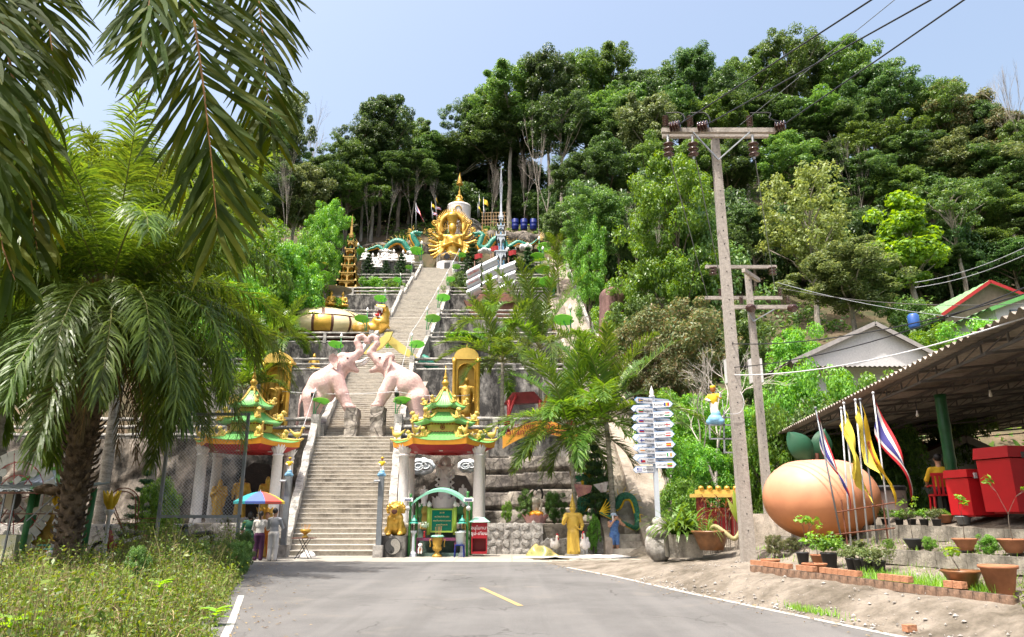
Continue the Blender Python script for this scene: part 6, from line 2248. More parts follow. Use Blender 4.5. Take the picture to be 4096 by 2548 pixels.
def parasol():
 Y=27.6
 a=P(1042,1966,Y)
 t=thing("parasol","open parasol with rainbow coloured panels beside the worshippers","parasol",(a.x,Y,0))
 cols=[(.62,.48,.04),(.02,.26,.30),(.10,.16,.46),(.24,.22,.50),(.52,.03,.22),(.60,.10,.08),(.62,.42,.03),(.03,.30,.32)]
 R,H=.92,.36
 for i in range(8):
  a0,a1=2*PI*i/8-.25,2*PI*(i+1)/8-.25
  def f(u,v):
   an=a0+(a1-a0)*u
   r=R*v*(1-.06*math.sin(PI*u)*v)
   return(a.x+r*math.cos(an),Y+r*math.sin(an),a.z-H*v**1.7)
  m=mat("parasol_%d"%i,cols[(i*3)%8],rough=.7,var=.08)
  b=MB()
  b.grid(f,5,6)
  b.grid(lambda u,v:(f(u,1)[0],f(u,1)[1],f(u,1)[2]-.09*v),5,1)
  b.build("panel",m,t,smooth=True)
 b=MB()
 b.tube([(a.x,Y,0.0),(a.x,Y,a.z+.06)],.018,8)
 b.build("pole",M_WHITE,t)
 b=MB()
 for i in range(8):
  an=2*PI*i/8-.25
  b.tube([(a.x,Y,a.z-.45),(a.x+R*.55*math.cos(an),Y+R*.55*math.sin(an),a.z-.16)],.006,4)
 b.build("ribs",M_GALV,t)
parasol()
def bowl(t,c,r,h,m,n=16):
 b=MB()
 b.lathe([(r*.6,0),(r*.55,h*.1),(r*.25,h*.3),(r*.3,h*.42),(r*.85,h*.68),(r*1.05,h),(r*.95,h*.97),(r*.3,h*.6)],c,n,wave=lambda a,i:1+.03*math.cos(12*a))
 return b.build("bowl",m,t,smooth=True)
c=P(1056,2120,28.4)
t=thing("offering_stand","golden lotus offering stand behind the man in grey","offering stand",(c.x,28.4,0))
MB().lathe([(.22,0),(.2,.1),(.12,.5),(.14,1.2),(.30,1.5),(.32,1.56),(.1,1.56)],(c.x,28.4,0),14).build("stand",M_GOLDD,t,smooth=True)
lotus(t,(c.x,28.4,1.5),.27,.32,M_GOLD,rows=((12,1.0,.35),(12,.8,.1)),core=True)
def side_table():
 Y=27.6
 a,d=P(1174,2150,Y),P(1262,2150,Y)
 z=.72
 t=thing("folding_table","brown folding table with offering bowl in front of the stairs","table",((a.x+d.x)/2,Y,0))
 MB().box(((a.x+d.x)/2,Y,z),(d.x-a.x,.5,.035)).build("table_top",mat("table_brown",(.14,.06,.04),rough=.5),t)
 for s in(-.2,.2):
  for(x0,x1)in((a.x+.15,d.x-.2),(d.x-.15,a.x+.25)):
   MB().tube([(x0,Y+s,0),(x1,Y+s,z)],.014,6).build("leg",M_BLACK,t)
 g=thing("golden_bowl","golden offering bowl with incense sticks on the folding table","bowl",((a.x+d.x)/2+.02,Y,z+.02))
 bowl(g,((a.x+d.x)/2+.02,Y,z+.02),.20,.28,M_GOLD)
 b=MB()
 for i in range(12):
  x,y=random.uniform(-.12,.12),random.uniform(-.1,.1)
  b.tube([((a.x+d.x)/2+x,Y+y,z+.2),((a.x+d.x)/2+x*1.6,Y+y,z+.48)],.004,3)
 b.build("incense",M_ORANGE,g)
side_table()
M_WHITECL=M_LINEN
def lion():
 Y=28.9
 s=SZ(2100,Y)
 a=P(1577,2228,Y)
 t=thing("stone_pedestal","square stone pedestal with a round yin-yang pebble disc","pedestal",(a.x,Y,0))
 b=MB()
 b.box((a.x,Y,.38),(.95,.9,.78),taper=.97)
 b.build("block",M_WALLDARK,t)
 zc,R,yf=.40,.29,Y-.455
 def disc(r0,c,m,nm,y,arc=(0,2*PI)):
  b=MB()
  pts=[(c[0]+r0*math.cos(q),c[1]+r0*math.sin(q))for q in np.linspace(arc[0],arc[1],25)][:-1 if arc[1]-arc[0]>6 else None]
  b.prism(pts,'y',(0,y,0),.03)
  b.build(nm,m,t)
 M_PEBD=mat("dark_pebbles",(.05,.05,.05),rough=.6,var=.6,scale=60,bump=.8,bscale=60)
 M_PEBL=mat("pale_pebbles",(.36,.34,.30),rough=.6,var=.5,scale=60,bump=.8,bscale=60)
 disc(R*1.07,(a.x,zc),M_BLACK,"disc_rim",yf+.0)
 disc(R,(a.x,zc),M_PEBD,"dark_half",yf-.012)
 pts=[(a.x+R*math.cos(q),zc+R*math.sin(q))for q in np.linspace(-PI/2-.5,PI/2-.5,20)]
 ex,ez=math.cos(PI/2-.5),math.sin(PI/2-.5)
 pts+=[(a.x+ex*R/2+R/2*math.cos(q),zc+ez*R/2+R/2*math.sin(q))for q in np.linspace(PI/2-.5,PI*1.5-.5,12)][1:]
 pts+=[(a.x-ex*R/2+R/2*math.cos(q),zc-ez*R/2+R/2*math.sin(q))for q in np.linspace(PI/2-.5,-PI/2-.5,12)][1:-1]
 b=MB()
 b.prism(pts,'y',(0,yf-.024,0),.03)
 b.build("pale_half",M_PEBL,t)
 disc(R*.13,(a.x+ex*R/2,zc+ez*R/2),M_PEBL,"pale_dot",yf-.03)
 disc(R*.13,(a.x-ex*R/2,zc-ez*R/2),M_PEBD,"dark_dot",yf-.045)
 L=thing("golden_lion","golden guardian lion seated on the yin-yang pedestal","lion statue",(a.x,Y,.78))
 pr=[E((0,.12,.34),(.33,.36,.36)),E((0,-.02,.62),(.29,.27,.28)),C((-.22,-.22,.08),(-.20,-.14,.62),.085,.11),C((.22,-.22,.08),(.20,-.14,.62),.085,.11),E((-.22,-.30,.05),(.11,.15,.06)),E((.22,-.30,.05),(.11,.15,.06)),E((-.30,.05,.16),(.13,.26,.17)),E((.30,.05,.16),(.13,.26,.17)),E((0,-.10,.98),(.27,.25,.22)),E((0,-.30,.93),(.17,.14,.11)),E((0,-.38,1.01),(.09,.07,.06)),E((-.12,-.30,1.07),(.09,.07,.05)),E((.12,-.30,1.07),(.09,.07,.05)),E((-.22,-.02,1.17),(.06,.05,.08)),E((.22,-.02,1.17),(.06,.05,.08)),E((0,-.30,.80),(.15,.10,.06)),E((0,-.30,.60),(.05,.05,.06))]
 for i in range(11):
  q=-.4+(PI+.8)*i/10
  pr.append(E((.31*math.cos(q),-.02,.96+.24*math.sin(q)),(.075,.10,.075),k=.02))
  pr.append(E((.24*math.cos(q),-.12,.97+.19*math.sin(q)),(.05,.07,.05),k=.015))
 body("figure",pr,M_GOLD,res=74,k=.06,parent=L)
 b=MB()
 b.lathe([(.10,0),(.115,.01),(.06,.04)],(0,0,0),12)
 b.v[-1]=b.v[-1]@rotm(PI/2,0,0).T+np.array((0,-.41,.885))
 b.build("mouth",M_BROWN,L,world=False)
 b=MB()
 for sx in(-.10,.10):
  b.ball((sx,-.385,1.05),.03)
 b.build("eye",M_BLACK,L,world=False)
lion()
def white_group():
 Y=34.3
 for(px,pyt,pyb,w,lab,main)in((1776,1828,2035,1.0,"tall white robed statue with halo on white lotus under the right pavilion",True),(1695,1935,2040,.55,"small white attendant statue left of the tall white statue",False),(1850,1930,2040,.55,"small white attendant statue right of the tall white statue",False)):
  dy=0 if main else-.5
  p=P(px,pyb,Y+dy)
  top=P(px,pyt,Y+dy).z
  t=thing("white_statue",lab,"statue",(p.x,Y+dy,1.15),0,"white statues under the right pavilion")
  lz=P(px,1990 if main else 2015,Y+dy).z-1.15
  R=.62 if main else .40
  lotus(t,(0,0,lz-.55 if main else lz-.45),R*.75,.62 if main else .5,M_WHITE,rows=((9,1.0,.25),(9,.86,.05)),world=False)
  b=MB()
  b.lathe([(R*.5,0),(R*.5,lz-.6),(R*.8,lz-.45),(R*.9,lz-.1),(R*.5,lz)],(0,0,0),20)
  b.build("throne",M_WHITE if main else M_GREENP,t,world=False)
  h=top-1.15-lz-(.0 if main else 0)
  pr=standing_prims(h,"bless" if main else "chest",.16)
  if main:
   r=random.Random(2)
   for i in range(10):
    sd=-1 if i%2 else 1
    z0=h*(.2+.07*i)
    pr+=[C((sd*.12*h,.02,z0),(sd*.22*h,.03,z0+.07*h),.03*h,.02*h),C((sd*.22*h,.03,z0+.07*h),(sd*.17*h,.03,z0+.12*h),.022*h,.015*h)]
   pr+=[C((.18*h,-.1,.74*h),(-.16*h,-.14,.30*h),.018*h,.012*h)]
  body("figure",pr,M_WHITE,res=70 if main else 48,k=.03*h,parent=t,loc=(0,0,lz-.08))
  if main:
   b=MB()
   b.lathe([(.27,-.03),(.29,0),(.27,.03)],(0,0,0),24)
   b.v[-1]=b.v[-1]@rotm(PI/2,0,0).T+np.array((0,.14,lz+h*.86))
   b.build("halo",M_WHITE,t,world=False)
white_group()
M_CLOUD=mat("cloud_paint",(0.52,0.60,0.68),rough=.6,var=.25,col2=(0.72,0.74,0.76))
for(px,py,w,h,lab,k)in((1688,1866,110,72,"pale blue relief cloud on the rock, left of the white statue",0),(1874,1864,92,58,"pale blue relief cloud on the rock, right of the white statue",1)):
 Y=36.2
 c=P(px,py,Y)
 s=SZ(py,Y)
 r=random.Random(k)
 pr=[E((c.x,Y,c.z),(w*s*.42,.10,h*s*.36))]
 for i in range(9):
  q=2*PI*i/9
  pr.append(E((c.x+math.cos(q)*w*s*.34,Y,c.z+math.sin(q)*h*s*.30),(w*s*.15,.14,h*s*.20)))
 t=thing("relief_cloud",lab,"cloud relief",(c.x,Y,c.z),group="relief clouds on the rock")
 body("cloud",pr,M_CLOUD,res=50,k=.08,parent=t,world=True)
 b=MB()
 for q0,rr in(((-.12,0),.30),((.16,.03),.22),((-.12,0),.15)):
  pts=[(c.x+q0[0]*w*s+math.cos(g)*rr*w*s*(1-g/14),Y-.15,c.z+q0[1]*h*s+math.sin(g)*rr*h*s*1.1*(1-g/14))for g in np.linspace(0,6.5,30)]
  b.tube(pts,.04,6)
 b.build("swirl",M_CLOUD,t,smooth=True)
def shrine():
 Y=29.2
 X=lambda px:P(px,2150,Y).x
 Z=lambda py:P(1756,py,Y).z
 t=thing("offering_shrine","green offering shrine with arched mint canopy and glass plaque below the white statue","shrine",(X(1756),Y,0))
 M_MINT=mat("mint_sheet",(.22,.52,.38),rough=.35,var=.08)
 M_BAMB=mat("green_bamboo",(.045,.19,.045),rough=.4,var=.35,scale=8)
 xa,xb=X(1644),X(1870)
 def f(u,v,dz=0):
  return(xa+(xb-xa)*u,Y-.3+1.0*v,Z(2016)+(Z(1958)-Z(2016))*math.sin(PI*u)**.8+.10*v+dz)
 b=MB()
 b.grid(f,20,3)
 b.grid(lambda u,v:f(1-u,v,-.02),20,3)
 b.grid(lambda u,v:(f(u,0)[0],f(u,0)[1]-.01,f(u,0)[2]-.10*v),20,1)
 b.build("canopy",M_MINT,t,smooth=True)
 for(px,dy,yt)in((1640,-.2,1975),(1870,-.2,1966),(1657,.55,1990),(1880,.55,1985)):
  b=MB()
  pts=[]
  zt=Z(yt)
  n=9
  for i in range(n*3+1):
   pts.append(((X(px)),Y+dy,zt*i/(n*3)))
  b.tube(pts,[.052 if i%3 else .06 for i in range(len(pts))],9)
  b.build("bamboo_post",M_BAMB,t,smooth=True)
 M_LIME=mat("lime_paint",(.26,.40,.05),rough=.45,var=.2)
 M_GLASSG=mat("green_glass",(.004,.13,.085),rough=.08,var=.2,spec=.8,scale=1)
 b=MB()
 x0,x1,z0,z1=X(1718),X(1812),Z(2130),Z(2034)
 b.box(((x0+x1)/2,Y+.1,(z0+z1)/2),(x1-x0-.1,.04,z1-z0-.1))
 b.build("glass_plaque",M_GLASSG,t)
 b=MB()
 for(c,sz)in((((x0+x1)/2,Y+.09,z1-.03),(x1-x0,.08,.06)),(((x0+x1)/2,Y+.09,z0+.03),(x1-x0,.08,.06)),((x0+.03,Y+.09,(z0+z1)/2),(.06,.08,z1-z0-.12)),((x1-.03,Y+.09,(z0+z1)/2),(.06,.08,z1-z0-.12))):
  b.box(c,sz)
 b.build("plaque_frame",M_LIME,t)
 for i,w in enumerate(("ประวัติ","พระโพธิสัตว์กวนอิม","เทพเจ้าแห่งความเมตตา","ขอพรให้สมหวัง")):
  me=text_mesh(w,.075,M_PALEYEL,.001)
  me.transform(Matrix.Translation(((x0+x1)/2,Y+.075,z1-.16-.15*i))@Matrix.Rotation(PI/2,4,'X'))
  ob("lettering",me,t,world=True)
 for px in(1712,1818):
  b=MB()
  b.tube([(X(px),Y+.05,Z(2140)),(X(px),Y+.05,Z(2030))],.075,10)
  b.build("side_roll",M_LIME,t,smooth=True)
  b=MB()
  b.lathe([(.03,0),(.08,.07),(.085,.13),(.05,.20),(.005,.26)],(X(px),Y+.05,Z(2030)),10)
  b.build("lotus_bulb",M_WHITE,t,smooth=True)
 b=MB()
 b.box(((X(1666)+X(1826))/2,Y+.1,Z(2157)),(X(1826)-X(1666),.5,.10))
 for px in(1670,1822):
  b.box((X(px),Y+.1,Z(2157)/2-.03),(.06,.45,Z(2157)-.08))
 b.build("altar_table",mat("plum_paint",(.16,.04,.09),rough=.5,var=.2),t)
 b=MB()
 b.box((X(1756),Y+.7,.5),(1.75,.3,1.0))
 b.box((X(1756),Y+.2,.06),(1.75,.8,.12))
 b.build("rear_wall",mat("mint_rock",(.10,.16,.13),rough=.8,var=.5,bump=.6,bscale=6),t)
 u=thing("incense_urn","golden incense urn with a mint rim and incense sticks in front of the shrine","urn",(X(1755),Y-.5,0))
 b=MB()
 b.lathe([(.20,0),(.18,.06),(.09,.14),(.08,.20),(.17,.26),(.18,.34),(.15,.40),(.20,.62),(.23,.72),(.21,.73),(.1,.70)],(X(1755),Y-.5,0),18)
 b.build("vessel",M_GOLDD,u,smooth=True)
 MB().lathe([(.25,.72),(.26,.75),(.2,.79),(.02,.80)],(X(1755),Y-.5,0),18).build("rim",M_MINT,u,smooth=True)
 for sx in(-1,1):
  MB().tube([(X(1755)+sx*.20,Y-.5,.66),(X(1755)+sx*.29,Y-.5,.62),(X(1755)+sx*.26,Y-.5,.48),(X(1755)+sx*.27,Y-.5,.36)],[.02,.025,.02,.03],6).build("handle",M_GOLDD,u,smooth=True)
 b=MB()
 for i in range(9):
  x=random.uniform(-.12,.12)
  b.tube([(X(1755)+x,Y-.5+random.uniform(-.08,.08),.78),(X(1755)+x*1.3,Y-.5,1.05+random.uniform(0,.08))],.006,4)
 b.build("incense",mat("incense_brown",(.40,.22,.10)),u)
 for(px,lab)in((1659,"left"),(1850,"right")):
  l=thing("stone_lantern","small lantern with teal tiled roof on a grey pillar, %s of the glass plaque"%lab,"lantern",(X(px),Y-.35,0),group="lanterns of the shrine")
  b=MB()
  b.lathe([(.14,0),(.12,.12),(.06,.2),(.05,.80),(.11,.88),(.13,.95)],(X(px),Y-.35,0),8)
  b.build("pillar",M_SILVERP,l)
  b=MB()
  for g in range(6):
   q=g*PI/3
   b.tube([(X(px)+.10*math.cos(q),Y-.35+.1*math.sin(q),.95),(X(px)+.10*math.cos(q),Y-.35+.1*math.sin(q),1.22)],.012,4)
  b.build("cage",M_BLACK,l)
  b=MB()
  b.lathe([(.19,1.22),(.10,1.29),(.08,1.31),(.13,1.32),(.05,1.40),(.02,1.44),(.03,1.47),(.005,1.53)],(X(px),Y-.35,0),6)
  b.build("roof",mat("teal_tile",(.02,.26,.20),rough=.35),l)
 for(px,lab)in((1632,"left"),(1874,"right")):
  l=thing("solar_lamp","white solar panel lamp with glass globe on the %s bamboo post"%lab,"lamp",(X(px),Y-.35,Z(2000)),group="solar lamps of the shrine")
  b=MB()
  b.box((X(px),Y-.36,Z(2000)),(.36,.04,.15),rotm(-.5,0,0))
  b.build("panel",M_WHITE,l)
  b=MB()
  b.box((X(px),Y-.39,Z(2000)),(.28,.03,.075),rotm(-.5,0,0))
  b.build("cells",mat("solar_cells",(.02,.03,.08),rough=.2),l)
  b=MB()
  b.ball((X(px),Y-.34,Z(2033)),.095,12,8)
  b.build("globe",mat("globe_glass",(.5,.5,.48),rough=.1,spec=.8),l,smooth=True)
  MB().tube([(X(px),Y-.34,Z(2024)),(X(px),Y-.34,Z(2005))],.03,6).build("neck",M_GALV,l)
 k=thing("bucket","white translucent bucket with lid beside the incense urn","bucket",(X(1843),Y-.55,.45))
 MB().lathe([(.13,0),(.17,.42),(.185,.43),(.185,.46),(.02,.47)],(X(1843),Y-.55,.45),18).build("tub",mat("milky_plastic",(.50,.58,.56),rough=.35),k,smooth=True)
 k=thing("plastic_stool","blue plastic stool under the white bucket","stool",(X(1843),Y-.55,0))
 MB().box((X(1843),Y-.55,.43),(.36,.36,.035)).build("seat",M_BARREL,k)
 for sx in(-1,1):
  for sy in(-1,1):
   MB().bar((X(1843)+sx*.18,Y-.55+sy*.18,0),(X(1843)+sx*.15,Y-.55+sy*.15,.42),.035).build("leg",M_BARREL,k)
 k=thing("dog_figurine","small brown and white dog figurine under the altar table","figurine",(X(1687),Y-.35,.12))
 body("figure",[E((0,0,.12),(.10,.12,.13),0),E((0,-.04,.30),(.075,.08,.08),1),C((-.05,-.1,.02),(-.04,-.06,.2),.03,.035,1),C((.05,-.1,.02),(.04,-.06,.2),.03,.035,1),E((0,-.11,.27),(.035,.05,.03),1),E((-.07,0,.31),(.02,.03,.05),0),E((.07,0,.31),(.02,.03,.05),0)],[mat("dog_brown",(.34,.14,.04)),M_WHITE],res=30,k=.03,parent=k)
 for(px,lab)in((1690,"left"),(1862,"right")):
  k=thing("golden_lion","small old gold seated lion on the wall %s of the glass plaque"%lab,"lion statue",(X(px),Y+.75,1.0),group="small lions of the shrine")
  ob("figure",LION_ME,k,scale=(1.5,1.5,2.0))
 k=thing("flower_vase","red vase of white flowers left of the glass plaque","vase",(X(1698),Y-.05,Z(2152)))
 MB().lathe([(.04,0),(.05,.05),(.03,.2),(.045,.26)],(X(1698),Y-.05,Z(2152)),10).build("vase",M_RED,k,smooth=True)
 V,F=clump_leaves(np.array([(X(1698),Y-.05,Z(2152)+.5)]),[.17],160,.06,.04,np.random.default_rng(1))
 ob("flowers",rawmesh("flowers",V,F,mat_leaf("white_petals",[(.5,.55,.5),(.25,.4,.25),(.62,.62,.58)])),k,world=True)
 k=thing("donation_box","red donation cupboard with white Thai lettering and green tiled roof","donation box",(X(1918),Y,0))
 x0,x1,zt=X(1887),X(1949),Z(2090)
 w=x1-x0
 xm=(x0+x1)/2
 M_BOXR=mat("cupboard_red",(.30,.012,.02),rough=.35,var=.15)
 b=MB()
 b.box((xm,Y+.28,(.1+zt)/2),(w,.03,zt-.1))
 b.box((x0+.02,Y,(.1+zt)/2),(.04,.53,zt-.1))
 b.box((x1-.02,Y,(.1+zt)/2),(.04,.53,zt-.1))
 b.box((xm,Y-.25,zt-.29),(w-.085,.03,.58))
 b.box((xm,Y,.14),(w-.085,.52,.08))
 b.build("cupboard",M_BOXR,k)
 b=MB()
 b.add([(xm-w*.68,Y-.38,zt+.02),(xm+w*.68,Y-.38,zt+.02),(xm+w*.68,Y+.38,zt+.02),(xm-w*.68,Y+.38,zt+.02),(xm-w*.28,Y-.08,zt+.20),(xm+w*.28,Y-.08,zt+.20),(xm+w*.28,Y+.08,zt+.20),(xm-w*.28,Y+.08,zt+.20)],[(0,1,5,4),(1,2,6,5),(2,3,7,6),(3,0,4,7),(4,5,6,7),(3,2,1,0)])
 b.build("roof",mat("pale_teal_tile",(.40,.56,.48),rough=.35,var=.3,col2=(.05,.30,.20)),k)
 for i,w_ in enumerate(("อนุโมทนา","ธูป-เทียน")):
  me=text_mesh(w_,.175,M_WHITE,.003)
  me.transform(Matrix.Translation((xm,Y-.272,zt-.20-.20*i))@Matrix.Rotation(PI/2,4,'X'))
  ob("lettering",me,k,world=True)
shrine()
def cloud_figure(t,loc,s):
 v=lambda a:tuple(np.array(a)*s)
 p=[E(v((0,0,.12)),v((.17,.13,.13)),0),E(v((-.12,0,.06)),v((.10,.1,.08)),0),E(v((.12,.02,.06)),v((.10,.1,.08)),0),E(v((.03,0,.24)),v((.11,.1,.09)),0),C(v((-.05,0,.28)),v((-.05,0,.48)),.045*s,.055*s,2),C(v((.06,-.02,.30)),v((.05,0,.48)),.045*s,.055*s,2),E(v((0,0,.60)),v((.10,.075,.14)),1),C(v((-.10,0,.70)),v((-.17,-.05,.60)),.04*s,.035*s,1),C(v((-.17,-.05,.60)),v((-.08,-.09,.56)),.032*s,.028*s,2),C(v((.10,0,.70)),v((.18,-.02,.62)),.04*s,.035*s,1),C(v((.18,-.02,.62)),v((.20,-.08,.72)),.03*s,.025*s,2),E(v((0,0,.84)),v((.065,.065,.075)),3),E(v((0,0,.90)),v((.075,.075,.035)),1)]
 body("figure",p,[M_LBLUE,M_FLAGY,M_WHITE,mat("brown_face",(.36,.13,.04))],res=44,k=.02*s,parent=t,loc=loc)
for(px,Y,lab)in((1132,28.6,"left"),(1513,28.4,"right")):
 a=P(px,2200,Y)
 zt=P(px,1905,Y).z
 t=thing("steel_post","square grey steel post carrying a painted statuette, %s side of the stairs foot"%lab,"post",(a.x,Y,0),group="statuette posts at the stairs")
 MB().box((a.x,Y,zt/2),(.20,.16,zt)).build("post",M_STEELG,t)
 MB().box((a.x,Y,.22),(.36,.36,.44)).build("footing",M_STONE,t)
 b=MB()
 b.box((a.x+(-.16 if px<1300 else-.14),Y-.16,zt-.18),(.22,.14,.04),rotm(.4,0,0))
 b.build("flood_lamp",M_GALV,t)
 g=thing("painted_statuette","painted figure in yellow on a blue cloud, %s of the stairs foot"%lab,"statuette",(a.x,Y,zt),group="painted statuettes on posts")
 cloud_figure(g,(0,0,0),.78)
def lotus_lady():
 Y=32.4
 p=P(2142,2092,Y)
 t=thing("painted_statue","painted kneeling woman statue wringing long black hair on a pink lotus","statue",(p.x,Y,1.15))
 M_PETAL=mat("pink_petal",(.62,.26,.27),rough=.5,var=.25,col2=(.70,.48,.46))
 lotus(t,(0,0,.02),.42,.40,M_PETAL,rows=((11,1.0,.55),(11,.9,.25)),world=False)
 z=.30
 h=P(2142,1958,Y).z-1.15-z
 M_FACE=mat("white_skin_paint",(.66,.58,.56),rough=.5)
 M_SASH=mat("pale_silk",(.40,.36,.30),rough=.6,var=.3,scale=10)
 v=lambda a:tuple(np.array(a)*h)
 pr=[E(v((0,-.02,.10)),v((.30,.22,.12)),2),C(v((-.2,-.05,.10)),v((.15,-.22,.10)),.10*h,.08*h,2),C(v((.2,-.05,.10)),v((-.1,-.24,.09)),.10*h,.08*h,2),E(v((0,0,.34)),v((.14,.10,.20)),1),E(v((0,-.01,.55)),v((.16,.10,.15)),1),C(v((-.13,0,.66)),v((.13,0,.66)),.05*h,None,1),C(v((0,0,.68)),v((0,0,.76)),.04*h,None,0),E(v((0,-.01,.86)),v((.075,.08,.105)),0),E(v((0,.02,.90)),v((.082,.082,.085)),3),E(v((0,-.09,.85)),v((.012,.015,.02)),0),C(v((-.18,0,.66)),v((-.32,0,.78)),.045*h,.04*h,0),C(v((-.32,0,.78)),v((-.10,-.02,.98)),.038*h,.03*h,0),C(v((.18,0,.66)),v((.25,-.02,.45)),.045*h,.05*h,1),C(v((.25,-.02,.45)),v((.17,-.14,.22)),.05*h,.035*h,1)]
 for a,c in(((0,.0,.98),(.12,.0,1.06)),((.12,0,1.06),(.23,0,1.02)),((.23,0,1.02),(.28,0,.85)),((.28,0,.85),(.26,0,.68))):
  pr.append(C(v(a),v(c),.04*h,.035*h,3,.01))
 body("figure",pr,[M_FACE,M_SASH,M_ORANGE,M_HAIR],res=64,k=.025*h,parent=t,loc=(0,0,z))
 b=MB()
 for sx in(-.028,.028):
  b.ball((sx*h,-.082*h,z+.875*h),(.014*h,.006*h,.006*h))
 b.build("eye",M_BLACK,t,world=False)
 b=MB()
 b.ball((0,-.086*h,z+.81*h),(.018*h,.006*h,.007*h))
 b.build("lips",M_RED,t,world=False)
lotus_lady()
Y=29.3
p=P(2294,2200,Y)
t=thing("golden_statue","yellow robed standing statue with tall pointed crown beside the white roosters","statue",(p.x,Y,0),.15)
h=P(2294,2025,Y).z
h=h/.99
pr=standing_prims(h,"bless",.135)
M_MUST=mat("mustard_paint",(.50,.33,.05),rough=.5,var=.15,bump=.2,bscale=14)
body("figure",pr,M_MUST,res=72,k=.04,parent=t,loc=(0,0,.06))
MB().lathe([(.115,0),(.12,.05),(.09,.08),(.10,.11),(.07,.16),(.08,.19),(.045,.26),(.05,.29),(.02,.40),(.004,.52)],(0,0,h*.96+.04),12).build("crown",M_MUST,t,smooth=True,world=False)
MB().box((0,0,.04),(.55,.5,.08)).build("base",M_CONC,t,world=False)
for(px,Yr,h,rz_,lab)in((2222,29.9,.82,.5,"white rooster statue with red comb behind the crumpled tarpaulins"),(2340,29.1,.92,-.4,"white rooster statue with red comb right of the yellow statue")):
 p=P(px,2205,Yr)
 t=thing("rooster_statue",lab,"rooster statue",(p.x,Yr,0),rz_,"rooster statues")
 v=lambda a:tuple(np.array(a)*h)
 body("body",[E(v((0,.05,.46)),v((.17,.26,.19)),0),C(v((0,-.12,.52)),v((0,-.17,.80)),.12*h,.075*h,0),E(v((0,-.19,.86)),v((.07,.09,.08)),0),C(v((0,.25,.52)),v((0,.36,.72)),.11*h,.05*h,0),C(v((0,.28,.48)),v((0,.44,.55)),.09*h,.04*h,0),C(v((-.07,.03,.02)),v((-.07,.04,.34)),.022*h,.05*h,1),C(v((.07,.03,.02)),v((.07,.04,.34)),.022*h,.05*h,1),E(v((-.07,-.02,.015)),v((.05,.08,.018)),1),E(v((.07,-.02,.015)),v((.05,.08,.018)),1),C(v((0,-.26,.86)),v((0,-.34,.84)),.025*h,.008*h,2)],[M_WHITE,M_GALV,M_YELLOW],res=48,k=.04*h,parent=t)
 b=MB()
 b.prism([(-.30,.84),(-.26,.98),(-.22,.93),(-.19,1.02),(-.15,.94),(-.10,1.0),(-.10,.88),(-.14,.84)],'x',(0,0,0),.03)
 b.v[-1]*=h
 b.ball(v((0,-.27,.76)),v((.03,.03,.06)))
 b.build("comb",M_FLAGR,t,world=False)
 b=MB()
 for sx in(-1,1):
  b.ball(v((sx*.165,.05,.46)),v((.03,.19,.13)),10,6)
 b.build("wing",M_WHITE,t,smooth=True,world=False)
def crumple(name,label,x0,x1,y0,y1,hmax,m,seed,nu=26,nv=14):
 r=np.random.default_rng(seed)
 ph=r.uniform(0,7,12)
 def f(u,v):
  e=math.sin(PI*u)**.6*math.sin(PI*v)**.6
  n=sum(math.sin(u*(5+3*k)+ph[k])*math.sin(v*(4+2.5*k)+ph[k+4])/(1+.5*k)for k in range(4))
  return(x0+(x1-x0)*u+.06*math.sin(v*9+ph[9]),y0+(y1-y0)*v+.08*math.sin(u*11+ph[10]),.012+hmax*e*(.55+.28*n))
 o=MB().grid(f,nu,nv).build(name,m)
 return tag(o,label,"tarpaulin","tarpaulins on the forecourt")
X=lambda px,py=2205,Y=28.8:P(px,py,Y).x
crumple("tarpaulin","heap of crumpled brown and green printed tarpaulin",X(2108),X(2236),28.6,29.5,.52,mat("printed_tarp",(.42,.28,.10),rough=.4,scale=3,col2=(.14,.20,.07)),1)
crumple("tarpaulin","pale tarpaulin spread flat below the roosters",X(2055),X(2300),28.0,28.7,.07,M_LINEN,2)
crumple("tarpaulin","white tarpaulin lying in front of the woman in blue",X(2290),X(2520),28.0,29.0,.13,M_LINEN,3)
crumple("tarpaulin","pale cloth heaped against the steps behind the folding table",X(1195),X(1262),28.4,29.2,.30,M_LINEN,4)
for i in range(3):
 tag(MB().bar((X(2430)+.3*i,27.7+.1*i,.02),(X(2560)+.1*i,28.3+.12*i,.03),.03).build("metal_bar",M_STEELG),"thin dark metal bar on the ground right of the white tarpaulin, %s from the road"%("first","second","third")[i],"metal bar","metal bars on the ground")
dragon("green serpent dragon coiling behind the palms beside the woman",[(2400,2050,-.9),(2450,2072,-.9),(2510,2100,-.7),(2545,2110,-.3),(2548,2060,0),(2535,2005,.2),(2512,1985,.3),(2485,1992,.4),(2465,2025,.5),(2440,2020,.6),(2410,1990,.7),(2375,1985,.6),(2345,2010,.5),(2318,2050,.4),(2325,2010,.6),(2345,1960,.8),(2345,1925,.8),(2335,1912,.8)],31.2,.20,-1,m=mat_scale("emerald_scales",(.012,.26,.14),(.02,.10,.06),scale=16),finm=M_FLAGY)
b=MB()
pa,pb,pc,pd=P(2296,1935,30),P(2368,1942,30),P(2362,1970,30),P(2312,1990,30)
b.grid(lambda u,v:tuple((pa.lerp(pb,u)).lerp(pd.lerp(pc,u),v)+Vector((0,.06*math.sin(4*u),0))),8,4)
tag(b.build("hanging_poster",mat("plum_poster",(.16,.04,.07),rough=.5,scale=5,col2=(.42,.22,.16))),"torn plum coloured poster hanging between the two slender palms","poster")
b=MB()
pa,pb,pc,pd=P(2372,1938,29.8),P(2432,1926,29.8),P(2425,1968,29.8),P(2404,1970,29.8)
b.grid(lambda u,v:tuple((pa.lerp(pb,u)).lerp(pd.lerp(pc,u),v)+Vector((0,.05*math.sin(5*u),0))),8,4)
